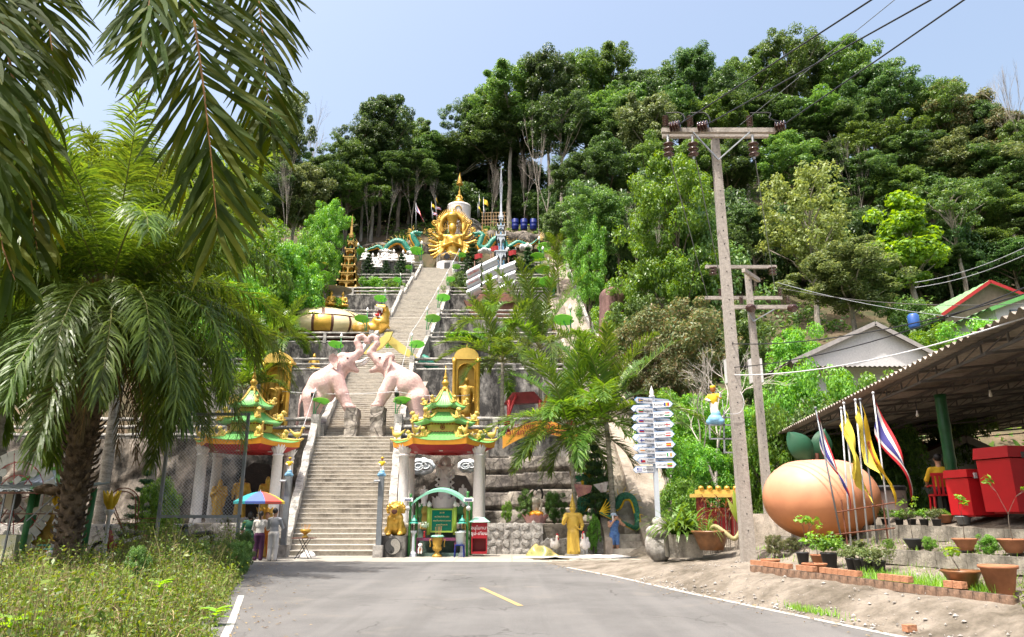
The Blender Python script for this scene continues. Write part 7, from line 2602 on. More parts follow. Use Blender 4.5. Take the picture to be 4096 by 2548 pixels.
tag(b.build("hanging_poster",mat("pale_poster",(.50,.47,.45),rough=.5,scale=6,col2=(.2,.16,.16))),"pale torn poster hanging right of the plum poster","poster")
Y=39.8
t=thing("orange_banner","orange arched banner with dark red lettering behind the slender palms","banner",(P(2165,1720,Y).x,Y,5.6))
def bf(u,v):
 p0=P(2010+320*u,1760-95*math.sin(PI*(.12+.76*u))+18+52*v,Y)
 return(p0.x,Y,p0.z)
b=MB()
b.grid(bf,20,2)
b.build("cloth",mat("banner_orange",(.60,.27,.03),rough=.6,var=.1),t)
for tx,vv,sz in(("พระโพธิสัตว์กวนอิม",.26,.46),("Guanyin Bodhisattva",.68,.50)):
 me=text_mesh(tx,sz,M_DKRED,.004)
 me.transform(Matrix.Translation((bf(.5,0)[0],Y-.03,bf(.5,vv)[2]-.12))@Matrix.Rotation(PI/2,4,'X'))
 ob("lettering",me,t,world=True)
for px in(2035,2160,2290):
 b=MB()
 b.tube([P(px,1740,Y+1.6),P(px,1600,Y+1.6)],.10,8)
 b.tube([P(px-30,1740,Y+1.6),P(px+30,1580,Y+1.6)],.08,8)
 b.build("frame_pole",M_RED,t,smooth=True)
b=MB()
b.prism([(P(2010,1600,Y).x,P(2010,1600,Y).z),(P(2180,1600,Y).x,P(2010,1590,Y).z),(P(2140,1545,Y).x,P(2140,1545,Y).z),(P(2050,1545,Y).x,P(2050,1550,Y).z)],'y',(0,Y+2,0),.5)
b.build("roof",M_DKRED,t)
for(pts,lab)in(([(1455,1415),(1490,1375),(1535,1345),(1545,1330),(1572,1328),(1560,1358),(1530,1390),(1480,1418)],"yellow crescent horn sculpture, left one of the pair above the elephants"),([(1538,1330),(1570,1348),(1620,1385),(1680,1440),(1668,1442),(1600,1412),(1558,1378)],"flaking yellow crescent horn sculpture, right one of the pair above the elephants")):
 Y=60.2 if "left" in lab else 60.8
 b=MB()
 b.prism([(P(x,y,Y).x,P(x,y,Y).z)for x,y in reversed(pts)],'y',(0,Y,0),.35)
 tag(b.build("horn_sculpture",mat("flaking_yellow",(.55,.44,.10),rough=.5,scale=1.2,col2=(.60,.50,.16))),lab,"sculpture","yellow horn sculptures")
b=MB()
b.tube([P(1685,1435,60.4),P(1710,1450,60.4),P(1745,1475,60.4),P(1730,1482,60.4)],[.45,.5,.25,.05],10)
tag(b.build("teal_tail",M_TEAL,smooth=True),"teal scaly tail lying on the second terrace right of the horns","sculpture")
# ================================================================ right side: bank, pots, peach, flags, canopy, houses
def proj(p):
 x,y,z=p[0],p[1],p[2]-CAMZ
 d=y*CT+z*ST
 return 2048+FPX*x/d,1274-FPX*(-y*ST+z*CT)/d
def bank_at(px,n):
 lo,hi=7.0,26.0
 for _ in range(40):
  y=(lo+hi)/2
  x=along(RIGHT_EDGE,y)+n/.955
  if proj((x,y,bank_z(x,y)))[0]>px:
   lo=y
  else:
   hi=y
 return Vector((x,y,bank_z(x,y)))
M_BRICK=mat("hollow_brick",(.42,.20,.11),rough=.85,var=.25,scale=9,bump=.4,bscale=30)
M_BRICKD=mat_stained("mossy_brick",(.30,.19,.13),(.06,.05,.045),scale=3,amount=.5,stretch=.6,bump=.5,bscale=12)
M_TERRA=mat("terracotta",(.36,.15,.075),rough=.75,var=.28,scale=5,bump=.2,bscale=20)
M_TERRAD=mat("glazed_brown",(.20,.09,.035),rough=.35,var=.4,scale=6)
M_POTB=mat("black_pot",(.035,.037,.04),rough=.6,var=.3)
M_KERB=mat_stained("kerb_cement",(.34,.31,.26),(.07,.065,.055),scale=1.6,amount=.48,stretch=.5,bump=.6,bscale=8)
def row_of(name,label,cat,pxs,n,size,m,dz=0.0,jit=.02,gap=.012,part="brick"):
 a=bank_at(pxs[0],n)
 t=thing(name,label,cat,tuple(a))
 p=a
 end=bank_at(pxs[1],n)
 L=(end-a).length
 d=(end-a)/L
 me=MB().box((0,0,0),size).mesh(part,m)
 k=max(1,int(L/(size[0]+gap)))
 for i in range(k):
  q=a+d*(i+.5)*(size[0]+gap)
  q.z=bank_z(q.x,q.y)
  ob(part,me,t,loc=(q.x-a.x,q.y-a.y,q.z-a.z+size[2]/2+dz),rot=(0,random.uniform(-jit,jit),math.atan2(d.y,d.x)+random.uniform(-jit,jit)))
 return t
row_of("brick_edging","lower course of dark mossy bricks along the bank edge","brick edging",(3010,4090),1.36,(.20,.12,.13),M_BRICKD,-.02)
for(a,c,lab)in((3012,3180,"under the left brown pot"),(3196,3272,"under the red brown bowl"),(3290,3450,"left of the grass strip"),(3524,3650,"right of the grass strip"),(3790,3905,"under the dark scalloped bowl")):
 row_of("brick_edging","short row of orange hollow bricks %s"%lab,"brick edging",(a,c),1.40,(.155,.11,.095),M_BRICK,.12)
row_of("kerb","upper stained cement kerb below the flags","kerb",(3120,4300),4.28,(.62,.14,.28),M_KERB,-.02,.01,.01,"kerb_block")
row_of("kerb","lower stained cement kerb behind the grass strip","kerb",(3545,4300),2.86,(.62,.14,.26),M_KERB,-.02,.01,.01,"kerb_block")
g=bank_at(3640,.15)
tag(MB().box((g.x,g.y,g.z+.05),(.16,.10,.09),rotm(0,0,.3)).build("loose_brick",M_BRICK),"single orange brick lying at the road edge","brick")
def pot_me(kind):
 b=MB()
 if kind=='bowl':
  b.lathe([(.14,0),(.19,.10),(.25,.22),(.28,.25),(.275,.27),(.235,.25),(.2,.18),(.02,.17)],(0,0,0),20,wave=lambda a,i:1+(.035*math.cos(12*a)if i in(3,4)else 0))
 elif kind=='black':
  b.lathe([(.085,0),(.115,.20),(.125,.20),(.125,.225),(.105,.22),(.1,.17),(.02,.17)],(0,0,0),16)
 elif kind=='tall':
  b.lathe([(.14,0),(.21,.34),(.235,.345),(.235,.385),(.2,.38),(.19,.3),(.02,.29)],(0,0,0),20)
 else:
  b.lathe([(.15,0),(.20,.20),(.215,.205),(.215,.24),(.19,.235),(.18,.18),(.02,.17)],(0,0,0),20)
 return b
POTM={}
def pot(label,px,n,kind,m,s=1.0,plant=None,dz=0.0,ph=.4,lm=None,group="pots on the bank"):
 key=(kind,m.name)
 if key not in POTM:
  POTM[key]=pot_me(kind).mesh("vessel",m,smooth=True)
 p=bank_at(px,n)
 t=thing("plant_pot",label,"plant pot",(p.x,p.y,p.z+dz),random.uniform(0,6),group,s*(.8 if n<4 else .7))
 ob("vessel",POTM[key],t)
 z0=.18
 r=np.random.default_rng(int(px))
 if plant=='bush':
  cs=r.normal(0,.10,(26,3))*np.array([1,1,.5])+np.array([0,0,z0+ph*.5])
  V,F=clump_leaves(cs,np.full(26,.08),26,.05,.03,r)
  ob("plant",rawmesh("plant",V,F,lm or LEAFM['fresh']),t)
 elif plant=='stem':
  b=MB()
  ends=[]
  rnd=random.Random(int(px))
  limb(b,(0,0,z0-.03),(rnd.uniform(-.2,.2),0,1),ph*.55,.012,2,rnd,ends,.6,0,5,2)
  b.build("stem",M_BARK,t,world=False)
  cs=np.array([tuple(e)for e in ends])
  V,F=clump_leaves(cs,np.full(len(cs),.09),9,.11,.06,r)
  ob("plant",rawmesh("plant",V,F,lm or LEAFM['lime']),t)
 return t
pot("square brown pot at the left end of the brick edging",3085,1.62,'pot',M_TERRA,1.15,None)
pot("red brown scalloped bowl beside the bright green herb",3262,1.62,'bowl',M_TERRA,1.05,'stem',0,.6)
pot("terracotta pot behind the red brown bowl",3275,2.5,'pot',M_TERRA,.95,'stem',0,.8)
pot("small black pot left of the terracotta pot",3215,2.3,'black',M_POTB,1.4,'stem',0,.6)
pot("bright green bushy herb in a black pot at the flag poles",3322,2.2,'black',M_POTB,1.7,'bush',0,.35)
for i,px in enumerate((3412,3442,3475,3520)):
 pot("black plastic pot in the row at the flag poles, %s from the left"%("first","second","third","fourth")[i],px,2.25,'black',M_POTB,1.25,'bush' if i!=1 else 'stem',0,.3,LEAFM['olive'])
pot("dark brown scalloped bowl on orange bricks",3858,1.68,'bowl',M_TERRAD,1.25,'stem',.05,.35)
pot("large terracotta pot at the right edge",4010,1.75,'tall',M_TERRA,1.35,None)
pot("flat terracotta bowl behind the lower kerb",3868,3.5,'bowl',M_TERRA,.95,'stem',.05,.9)
pot("terracotta bowl behind the lower kerb at the right edge",4060,3.5,'bowl',M_TERRA,1.05,'stem',.05,1.1)
pot("flat black bowl with young tree behind the lower kerb",3660,3.5,'bowl',M_POTB,.85,'stem',.03,1.0)
for i,px in enumerate((3440,3490,3545,3600,3650,3700,3750)):
 pot("small black pot with pink flowers along the platform edge, %s from the left"%("first","second","third","fourth","fifth","sixth","seventh")[i],px,4.75,'black',M_POTB,1.1,'bush',.0,.4,LEAFM['fresh']if i%2 else LEAFM['olive'])
pot("wide terracotta bowl at the foot of the green bamboo post",3785,5.2,'bowl',M_TERRA,.9,'bush',.02,.3)
pot("grey bucket beside the terracotta bowl at the bamboo post",3858,5.1,'pot',M_STEELG,1.0,None,.02)
for i,(px,n,h,k)in enumerate(((3100,2.6,.55,'bush2'),(3560,3.3,.25,'bush1'),(3720,3.4,.3,'bush1'),(3960,3.3,.4,'bush1'),(3330,4.6,.4,'bush3'),(3250,4.6,.35,'bush3'),(3170,2.9,.35,'bush2'))):
 p=bank_at(px,n)
 tm,cm,H,rx=TREES[k]
 t=thing("shrub","small leafy plant on the bank, %s from the left"%("first","fifth","sixth","seventh","fourth","third","second")[i],"shrub",tuple(p),i,"small plants on the bank",(h/H*.8,h/H*.8,h/H))
 ob("trunk",tm,t)
 ob("crown",cm,t)
def peach():
 Y=17.8
 s=SZ(2000,Y)
 c=P(3282,1992,Y)
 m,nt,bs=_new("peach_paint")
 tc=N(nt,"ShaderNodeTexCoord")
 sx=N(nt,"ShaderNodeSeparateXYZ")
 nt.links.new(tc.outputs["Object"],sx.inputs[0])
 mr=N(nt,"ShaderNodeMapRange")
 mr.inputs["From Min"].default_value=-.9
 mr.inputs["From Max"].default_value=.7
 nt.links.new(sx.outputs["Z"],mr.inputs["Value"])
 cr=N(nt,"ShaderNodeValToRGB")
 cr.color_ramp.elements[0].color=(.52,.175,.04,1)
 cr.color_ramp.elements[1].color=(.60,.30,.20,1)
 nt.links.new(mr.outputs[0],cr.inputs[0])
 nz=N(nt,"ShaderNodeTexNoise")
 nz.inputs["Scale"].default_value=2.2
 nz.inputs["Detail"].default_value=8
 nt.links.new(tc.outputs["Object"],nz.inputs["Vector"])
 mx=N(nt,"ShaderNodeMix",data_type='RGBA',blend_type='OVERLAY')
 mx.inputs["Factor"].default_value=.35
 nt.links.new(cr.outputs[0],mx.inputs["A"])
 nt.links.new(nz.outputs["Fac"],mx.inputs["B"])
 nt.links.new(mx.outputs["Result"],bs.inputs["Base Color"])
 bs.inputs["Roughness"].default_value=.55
 t=thing("giant_peach","giant orange peach sculpture with dark green leaves under the tin canopy","peach sculpture",(c.x,Y,c.z))
 RX,RZ=222*s,166*s
 def f(u,v):
  a,e=2*PI*u,-PI/2+PI*v
  k=1-.07*math.exp(-((a-5.2)**2)/.02)*math.cos(e)
  dip=-.16*math.exp(-((v-1)**2)/.012)
  return(RX*math.cos(e)*math.cos(a)*k,RX*.95*math.cos(e)*math.sin(a)*k,RZ*math.sin(e)*(1.0)+dip)
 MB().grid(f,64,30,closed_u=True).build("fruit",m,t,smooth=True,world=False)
 for(x0,z0,x1,z1,w,dy)in((-.18,.88,-.62,1.56,.30,-.1),(.10,.9,.36,1.66,.26,.15),(-.05,.88,-.12,1.42,.10,.3)):
  def lf(u,v,o=0):
   q=Vector((x0,0,z0)).lerp(Vector((x1,0,z1)),v)
   ww=w*math.sin(PI*(.08+.92*v))**.75
   nx,nz=(z1-z0),-(x1-x0)
   l=math.hypot(nx,nz)
   k=(u-.5)*2
   return(q.x+nx/l*ww*k,dy+.10*k*k+.12*math.sin(PI*v)*-1+o,q.z+nz/l*ww*k)
  b=MB()
  b.grid(lf,8,12)
  b.grid(lambda u,v:lf(1-u,v,.03),8,12)
  b.build("leaf",mat("leaf_paint_dark",(.012,.075,.035),rough=.6,var=.25),t,smooth=True,world=False)
 b=MB()
 b.lathe([(.30,.80),(.28,.86),(.10,.84)],(0.05,0,0),14)
 b.tube([(0,0,.82),(.03,0,1.05)],[.06,.045],8)
 b.build("stalk",M_BROWN,t,world=False)
peach()
fr=thing("flag_rack","rusty welded rod rack holding the six flag poles","rack",tuple(bank_at(3430,2.2)))
M_RUST=mat("rusty_rod",(.16,.06,.035),rough=.85,var=.4,scale=12)
Yf=15.9
for(y0,y1)in((2050,2010),(2138,2112)):
 MB().tube([P(3340,y0,Yf),P(3580,y1,Yf)],.016,6).build("rail",M_RUST,fr)
for px in(3365,3530):
 MB().tube([P(px+30,2215,Yf),P(px,2000,Yf+.05)],.016,6).build("upright",M_RUST,fr)
M_POLEW=mat("white_pole",(.55,.56,.58),rough=.5,var=.2)
FL=[((3372,2190),(3262,1632),"red white blue flag in front of the peach",TM,THAI,1.35,.95,.86,1,M_STEELG),((3405,2200),(3364,1633),"pale yellow flag, left of the two yellow flags' poles",[M_FLAGLY],[(1,0)],1.5,.40,.93,1,M_POLEW),((3438,2200),(3375,1613),"pale yellow flag with faint emblem",[M_FLAGLY],[(1,0)],1.5,.62,.95,1,M_POLEW),((3475,2200),(3421,1600),"pale yellow flag behind the wheel flag",[M_FLAGLY],[(1,0)],1.3,.40,.95,1,M_POLEW),((3512,2190),(3440,1598),"deep yellow flag with red brown wheel emblem",[M_FLAGY],[(1,0)],1.4,.95,.88,1,M_STEELG),((3568,2180),(3492,1572),"red white blue flag farthest right on the bank",TM,THAI,1.45,1.0,.80,1,M_POLEW)]
for i,(a,c,lab,mm,bd,L,H,hg,sd,pm)in enumerate(FL):
 pb,pt=P(*a,Yf+.04*i),P(*c,Yf+.04*i)
 pb=pb+(pb-pt).normalized()*.08
 flag(lab,pb,pt,L,H,hg,mm,bd,pm,sd,"flags on the bank",pr=.02,emblem=mat("emblem_red_brown",(.45,.13,.02))if "wheel emblem" in lab else None,sway=i*1.3)
M_TIN=mat_stained("tin_sheet",(.36,.32,.275),(.18,.155,.125),rough=.6,scale=.5,amount=.45,stretch=1,bump=.1)
M_TRUSS=mat("truss_steel",(.10,.09,.085),rough=.6,var=.3)
cv=thing("tin_canopy","corrugated tin canopy on steel trusses over the stalls at the right","canopy",(12,20,1.5))
EA,EB=Vector((11.3,35.0,4.52)),Vector((7.55,7.0,4.66))
ed=(EB-EA)
EL=ed.length
ed.normalize()
er=Vector((-ed.y,ed.x,0)).normalized()
if er.x<0:
 er=-er
def roof_pt(t_,u,dz=0.0):
 return EA+ed*t_+er*u+Vector((0,0,.075*u+dz))
nC=int(EL/.26)
def cf(u,v,o=0.0):
 t_=EL*u
 return tuple(roof_pt(t_,-.25+14*v,.04*math.sin(2*PI*t_/.26)+o))
b=MB()
b.grid(cf,nC*5,6)
b.build("tin_roof",M_TIN,cv)
for u in(.15,1.7,3.4,5.2,7.2,9.5,12):
 b=MB()
 b.bar(roof_pt(.3,u,-.07),roof_pt(EL-.1,u,-.07),.05,.06)
 b.bar(roof_pt(.3,u,-.30),roof_pt(EL-.1,u,-.30),.045,.045)
 for k in range(int(EL/.95)):
  b.bar(roof_pt(.5+k*.95,u,-.09),roof_pt(.5+k*.95,u,-.30),.03,.03)
  b.bar(roof_pt(.5+k*.95,u,-.30),roof_pt(.5+k*.95+.95,u,-.09),.018,.018)
 b.build("truss",M_TRUSS,cv)
for k in range(10):
 b=MB()
 b.bar(roof_pt(.35+k*2.8,.0,-.33),roof_pt(.35+k*2.8,13.0,-.33),.05,.05)
 b.bar(roof_pt(.35+k*2.8,.0,-.12),roof_pt(.35+k*2.8,13.0,-.12),.04,.05)
 b.build("cross_beam",M_TRUSS,cv)
for(px,py,Yp)in((3762,1600,16.5),(3085,1830,33.5),(3395,1720,25),(4300,1450,11.5)):
 tp=P(px,py,Yp)
 b=MB()
 zb=1.28
 zt=4.22
 pts=[(tp.x,Yp,zb+(zt-zb)*i/24)for i in range(25)]
 b.tube(pts,[.12 if i%6 else .132 for i in range(25)],12)
 b.build("bamboo_post",mat("dark_bamboo_green",(.012,.085,.028),rough=.35,var=.35,scale=7),cv,smooth=True)
for(px,py,Yp)in((3670,1660,16.8),(3962,1580,14.6)):
 p=P(px,py,Yp)
 l=thing("light_bulb","bare bulb hanging under the tin canopy, %s the green bamboo post"%("left of" if px<3700 else "right of"),"light bulb",tuple(p))
 MB().lathe([(.018,.10),(.02,.05),(.034,0),(.03,-.03),(.01,-.045)],tuple(p),10).build("bulb",mat("frosted_glass",(.6,.56,.48),rough=.2),l,smooth=True)
 MB().tube([p+Vector((0,0,.08)),p+Vector((0,0,.30))],.012,5).build("socket",M_BLACK,l)
def cooler(label,px0,px1,pyt,pyb,Y,rz,d):
 a,c=P(px0,pyb,Y),P(px1,pyt,Y)
 W,H=c.x-a.x,c.z-a.z
 t=thing("cooler_box",label,"cooler box",((a.x+c.x)/2,Y,a.z),rz,"red cooler boxes")
 m=mat("red_plastic",(.46,.012,.018),rough=.42,var=.12)
 b=MB()
 b.box((0,0,H*.40),(W*.94,d*.94,H*.78),taper=1.04)
 b.box((-W*.3,0,.02),(W*.16,d*.8,.09))
 b.box((W*.3,0,.02),(W*.16,d*.8,.09))
 b.build("tub",m,t,world=False)
 b=MB()
 b.box((0,0,H*.89),(W*1.04,d*1.04,H*.17),taper=.96)
 b.build("lid",m,t,world=False)
 for i in range(3):
  MB().box((W*(-.3+.3*i),-d*.53,H*.84),(.07,.03,.11)).build("latch",M_POLEW if W<1 else M_TRUSS,t,world=False)
 return t
cooler("smaller red plastic cooler box with white latches",3832,3976,1876,2062,15.4,.22,.6)
cooler("larger red plastic cooler box at the right edge",3975,4240,1785,2050,14.6,.22,.8)
p=P(3775,2040,16.9)
ch=thing("plastic_chair","red plastic chair with a person in yellow sitting on it","chair",(p.x,16.9,1.56),PI-.3)
m=MATS["red_plastic"]
MB().box((0,0,.43),(.44,.44,.04)).build("seat",m,ch,world=False)
for i in range(5):
 MB().box((-.17+.085*i,.22,.66),(.05,.025,.44)).build("back_slat",m,ch,world=False)
MB().box((0,.22,.88),(.44,.03,.07)).build("backrest_top",m,ch,world=False)
for sx in(-.19,.19):
 for sy in(-.19,.19):
  MB().bar((sx*1.12,sy*1.12,0),(sx,sy,.42),.04).build("leg",m,ch,world=False)
 MB().bar((sx*1.15,-.2,.62),(sx*1.15,.2,.64),.04,.03).build("armrest",m,ch,world=False)
person("person in yellow shirt sitting on the red chair, seen from behind",p.x,16.85,1.56,1.68,PI-.3,[M_SKIN,mat("yellow_shirt",(.55,.34,.015),rough=.8),M_BLACK,M_HAIR,M_SHOE],(((-.16,-.04,.46),(-.13,-.16,.40)),((.16,-.04,.46),(.13,-.16,.40))),sit=True)
p=P(3560,2000,18.0)
t=thing("steel_drum","pale drum with black cloth top and handle behind the flag poles","drum",(p.x,18.0,1.5))
MB().lathe([(.36,0),(.37,.05),(.36,.62),(.38,.64)],(p.x,18,1.5),22).build("drum",mat("mauve_steel",(.34,.28,.27),rough=.45),t,smooth=True)
MB().lathe([(.39,.62),(.40,.70),(.36,.74),(.02,.75)],(p.x,18,1.5),22).build("cloth_top",M_BLACK,t)
MB().tube([(p.x-.12,17.6,2.0),(p.x-.1,17.57,1.94),(p.x+.1,17.57,1.94),(p.x+.12,17.6,2.0)],.012,6).build("handle",M_BLACK,t)
p=P(3488,2030,20.0)
ch2=thing("plastic_chair","empty red plastic chair between the peach and the drum","chair",(p.x,20.0,1.5),.9)
for c_ in ch.children:
 o=c_.copy()
 COL.objects.link(o)
 o.parent=ch2
M_WALLW=mat_stained("house_white",(.56,.56,.56),(.40,.40,.41),scale=.8,amount=.36,stretch=.4,bump=.1,bscale=10)
M_FIBRE=mat("fibre_cement_roof",(.22,.20,.185),rough=.8,var=.25)
def house(label,pxl,pxr,py_ridge,py_eave,pxm,Y,depth,wall_m,roof_m,over=.5,barge=None,z0=None):
 l,r_,rg=P(pxl,py_eave,Y),P(pxr,py_eave,Y),P(pxm,py_ridge,Y)
 zb=hill((l.x+r_.x)/2,Y)-.5 if z0 is None else z0
 t=thing("house",label,"house",((l.x+r_.x)/2,Y,zb))
 w=r_.x-l.x
 b=MB()
 lx,rx_=l.x+over,r_.x-over
 fr_=lambda x:l.z+(rg.z-l.z)*((x-l.x)/(rg.x-l.x)if x<rg.x else(r_.x-x)/(r_.x-rg.x))
 V=[]
 for y in(Y+.4,Y+depth):
  V+=[(lx,y,zb),(rx_,y,zb),(rx_,y,fr_(rx_)-.1),(rg.x,y,rg.z-.1),(lx,y,fr_(lx)-.1)]
 b.add(V,[(0,1,2,3,4),(9,8,7,6,5),(0,4,9,5),(1,6,7,2)])
 b.build("wall",wall_m,t)
 b=MB()
 for(e0,e1)in((l,rg),(rg,r_)):
  n=40
  def f(u,v):
   y=Y+(depth+.4)*u
   q=Vector(e0).lerp(Vector(e1),v)
   return(q.x,y,q.z+.03*math.sin(u*60))
  b.grid(f,50,6)
  b.grid(lambda u,v:(f(1-u,v)[0],f(1-u,v)[1],f(1-u,v)[2]-.08),50,6)
 b.build("roof",roof_m,t)
 for(e0,e1)in((l,rg),(rg,r_)):
  b=MB()
  b.bar(Vector(e0)+Vector((0,-.03,-.12)),Vector(e1)+Vector((0,-.03,-.12)),.05,.26)
  b.build("bargeboard",barge or M_WALLW,t)
 return t,l,r_,rg
hs,l,r_,rg=house("white gable house with fretted bargeboards among the trees",3165,3800,1286,1440,3500,45.0,9,M_WALLW,M_FIBRE,1.0,mat("barge_grey",(.34,.32,.31),rough=.7))
b=MB()
a,c=P(3230,1452,44.2),P(3700,1452,44.2)
b.grid(lambda u,v:(a.x+(c.x-a.x)*u,44.0+1.4*v,a.z-.25+.22*v+.04*math.sin(u*150)),160,2)
b.build("awning",M_FIBRE,hs)
M_GRNROOF=mat("green_roof",(.10,.30,.10),rough=.45,var=.25,col2=(.30,.42,.25))
hs2,*_=house("green roofed house with red trim high on the slope",3750,4330,1120,1265,3960,56,9,mat("house_brown",(.16,.11,.09),rough=.7,var=.3),M_GRNROOF,.8,M_RED)
hs3,*_=house("near green roofed house with white walls at the right edge",3960,4600,1105,1230,4300,48,8,M_WALLW,M_GRNROOF,.6,M_GTILE)
MB().box((P(4090,1290,48).x,48.35,P(4090,1270,48).z),(.9,.1,1.3)).build("window",mat("window_glass",(.10,.13,.16),rough=.1,spec=.8),hs3)
b=MB()
hs4,*_=house("low red roofed house behind the tin canopy",3600,4120,1742,1860,3860,27,6,M_WALLW,mat("rose_roof",(.34,.12,.11),rough=.6,var=.2),.3,M_FIBRE,z0=.8)
tk=P(3654,1280,50)
tag(MB().lathe([(.34,-.6),(.38,-.5),(.38,.3),(.25,.45),(.1,.48)],tuple(tk),16).build("water_tank",mat("tank_blue",(.03,.10,.34),rough=.4),smooth=True),"blue water tank on the slope right of the white gable house","water tank")
c=P(2450,1250,62)
s=SZ(1250,62)
tag(body("stump_sculpture",[C((c.x-.1,62,hill(c.x,62)-.5),tuple(P(2448,1195,62)),62*s,50*s),E(tuple(P(2418,1190,62)),(18*s,30*s,16*s)),E(tuple(P(2470,1185,62)),(25*s,30*s,14*s))],mat_stained("stump_mauve",(.22,.13,.12),(.10,.06,.055),scale=1.0,amount=.5,stretch=.2,bump=.6,bscale=3),res=44,k=.3),"big mauve cement tree stump right of the side stairway","stump sculpture")
def signpost():
 Y=22.0
 base=P(2640,2236,Y)
 s=SZ(1800,Y)
 z0=base.z
 rk=thing("rock_base","rough rock pile base of the country signpost","rock base",(base.x,Y,z0))
 for(dx,dy,dz,r0)in((0,0,.34,(.34,.34,.42)),(-.05,-.05,.74,(.26,.26,.20)),(.03,0,1.0,(.17,.17,.16))):
  rr=random.Random(dz)
  pr=[E((dx+rr.uniform(-.08,.08),dy+rr.uniform(-.08,.08),dz+rr.uniform(-.06,.06)),tuple(q*rr.uniform(.75,1.05)for q in r0))for _ in range(4)]
  body("rock",pr,M_STONE,res=26,k=.06,parent=rk)
 zt=P(2618,1590,Y).z
 t=thing("country_signpost","grey signpost with many blue edged country arrow boards","signpost",(base.x,Y,z0+.9))
 MB().box((base.x,Y,(z0+.9+zt)/2),(.13,.13,zt-z0-.9)).build("post",M_SILVERP,t)
 MB().lathe([(.09,0),(.09,.05),(.05,.08),(.075,.15),(.05,.22),(.02,.30),(.005,.36)],(base.x,Y,zt),10).build("finial",M_WHITE,t,smooth=True)
 M_BL=mat("sign_edge_blue",(.05,.22,.50),rough=.4)
 M_SIGN=mat("sign_white",(.66,.67,.70),rough=.4,var=.06)
 M_INK=mat("sign_ink",(.02,.02,.03),rough=.6)
 FC={'r':(.42,.02,.03),'w':(.7,.7,.7),'b':(.02,.05,.30),'y':(.65,.45,.02),'g':(.02,.25,.08),'o':(.65,.25,.03),'k':(.02,.02,.02),'l':(.15,.40,.62)}
 fm={k:mat("flag_ink_"+k,v,rough=.5,var=.05)for k,v in FC.items()}
 FLG={"Sweden":"+by","Bulgaria":"-wgr","Slovenia":"-wbr","Slovakia":"-wbr","Finland":"+wb","Cyprus":"-wow","Czech\nRepublic":"-wrr","Greece":"-bwbwb","Romania":"|byr","Hungary":"-rwg","England":"+wr","Austria":"-rwr","Spain":"-ryr","Ireland":"|gwo","Lithuania":"-ygr"}
 def board(word,py,side,yaw,front,ly=0):
  L,H=.66,.195
  zc=P(2618,py,Y).z
  ax=Vector((side*math.cos(yaw),-math.sin(yaw)if front else math.sin(yaw),0))
  nrm=Vector((ax.y,-ax.x,0))
  if nrm.y>0:
   nrm=-nrm
  o=Vector((base.x,Y,zc))+nrm*.075
  R=Matrix(((ax.x*side,-nrm.x,0,0),(ax.y*side,-nrm.y,0,0),(0,0,1,0),(0,0,0,1)))
  M_=Matrix.Translation(o)@R
  sd=side
  poly=[(sd*.03,-H/2),(sd*(L-.09),-H/2),(sd*L,0),(sd*(L-.09),H/2),(sd*.03,H/2)]
  if sd<0:
   poly=poly[::-1]
  def put(nm,b,m,par):
   me=b.mesh(nm,m)
   me.transform(M_)
   return ob(nm,me,par,world=True)
  b=MB()
  b.prism(poly,'y',(0,0,0),.022)
  bd=put("board",b,M_BL,t)
  k=.88
  b=MB()
  b.prism([(sd*.03+(x-sd*.03)*.975+sd*.003,z*k)for x,z in poly],'y',(0,-.010,0),.012)
  put("face",b,M_SIGN,bd)
  me=text_mesh(word,.105 if "\n" not in word else .075,M_INK,.001)
  w=max(v.co.x for v in me.vertices)-min(v.co.x for v in me.vertices)
  xx=sd*(.05+w/2+(.02 if front else 0))
  me.transform(M_@Matrix.Translation((xx,-.019,0))@Matrix.Rotation(PI/2,4,'X'))
  ob("lettering",me,bd,world=True)
  fl=FLG.get(word)
  if fl:
   fw,fh=.15,.10
   fx=sd*(L-.20)
   n=len(fl)-1
   if fl[0]=='+':
    parts=[((fx,0),(fw,fh),fl[1],0),((fx,0),(fw,.025),fl[2],.003),((fx-.02,0),(.025,fh),fl[2],.003)]
   elif fl[0]=='-':
    parts=[((fx,fh/2-fh*(i+.5)/n),(fw,fh/n),fl[1+i],0)for i in range(n)]
   else:
    parts=[((fx-fw/2+fw*(i+.5)/n,0),(fw/n,fh),fl[1+i],0)for i in range(n)]
   if word.startswith("Czech")or word=="Greece":
    parts.append(((fx-fw*.36,0 if word!="Greece" else .02),(fw*.28,fh*.6),'b',.003))
   for(c,sz,k_,dy)in parts:
    b=MB()
    b.box((c[0],-.019-dy,c[1]),(sz[0],.006,sz[1]))
    put("flag_patch",b,fm[k_],bd)
 for w,py in(("Sweden",1606),("Bulgaria",1646),("Slovenia",1685),("Slovakia",1725),("Finland",1765),("Cyprus",1805),("Czech\nRepublic",1845),("Greece",1878)):
  board(w,py,-1,.35,w!="Greece")
 for w,py in(("Romania",1622),("Hungary",1661),("England",1702),("Austria",1741),("Spain",1781),("Ireland",1821),("Lithuania",1861)):
  board(w,py,1,.45,True)
 for w,py in(("Italy",1630),("Portugal",1668),("Norway",1706),("Denmark",1746),("Croatia",1788),("Latvia",1828)):
  board(w,py,-1,.5,False)
 for w,py in(("Estonia",1606),("Belgium",1644),("Poland",1684),("Iceland",1722),("France",1762),("Netherlands",1804),("Malta",1846)):
  board(w,py,1,.5,False)
signpost()
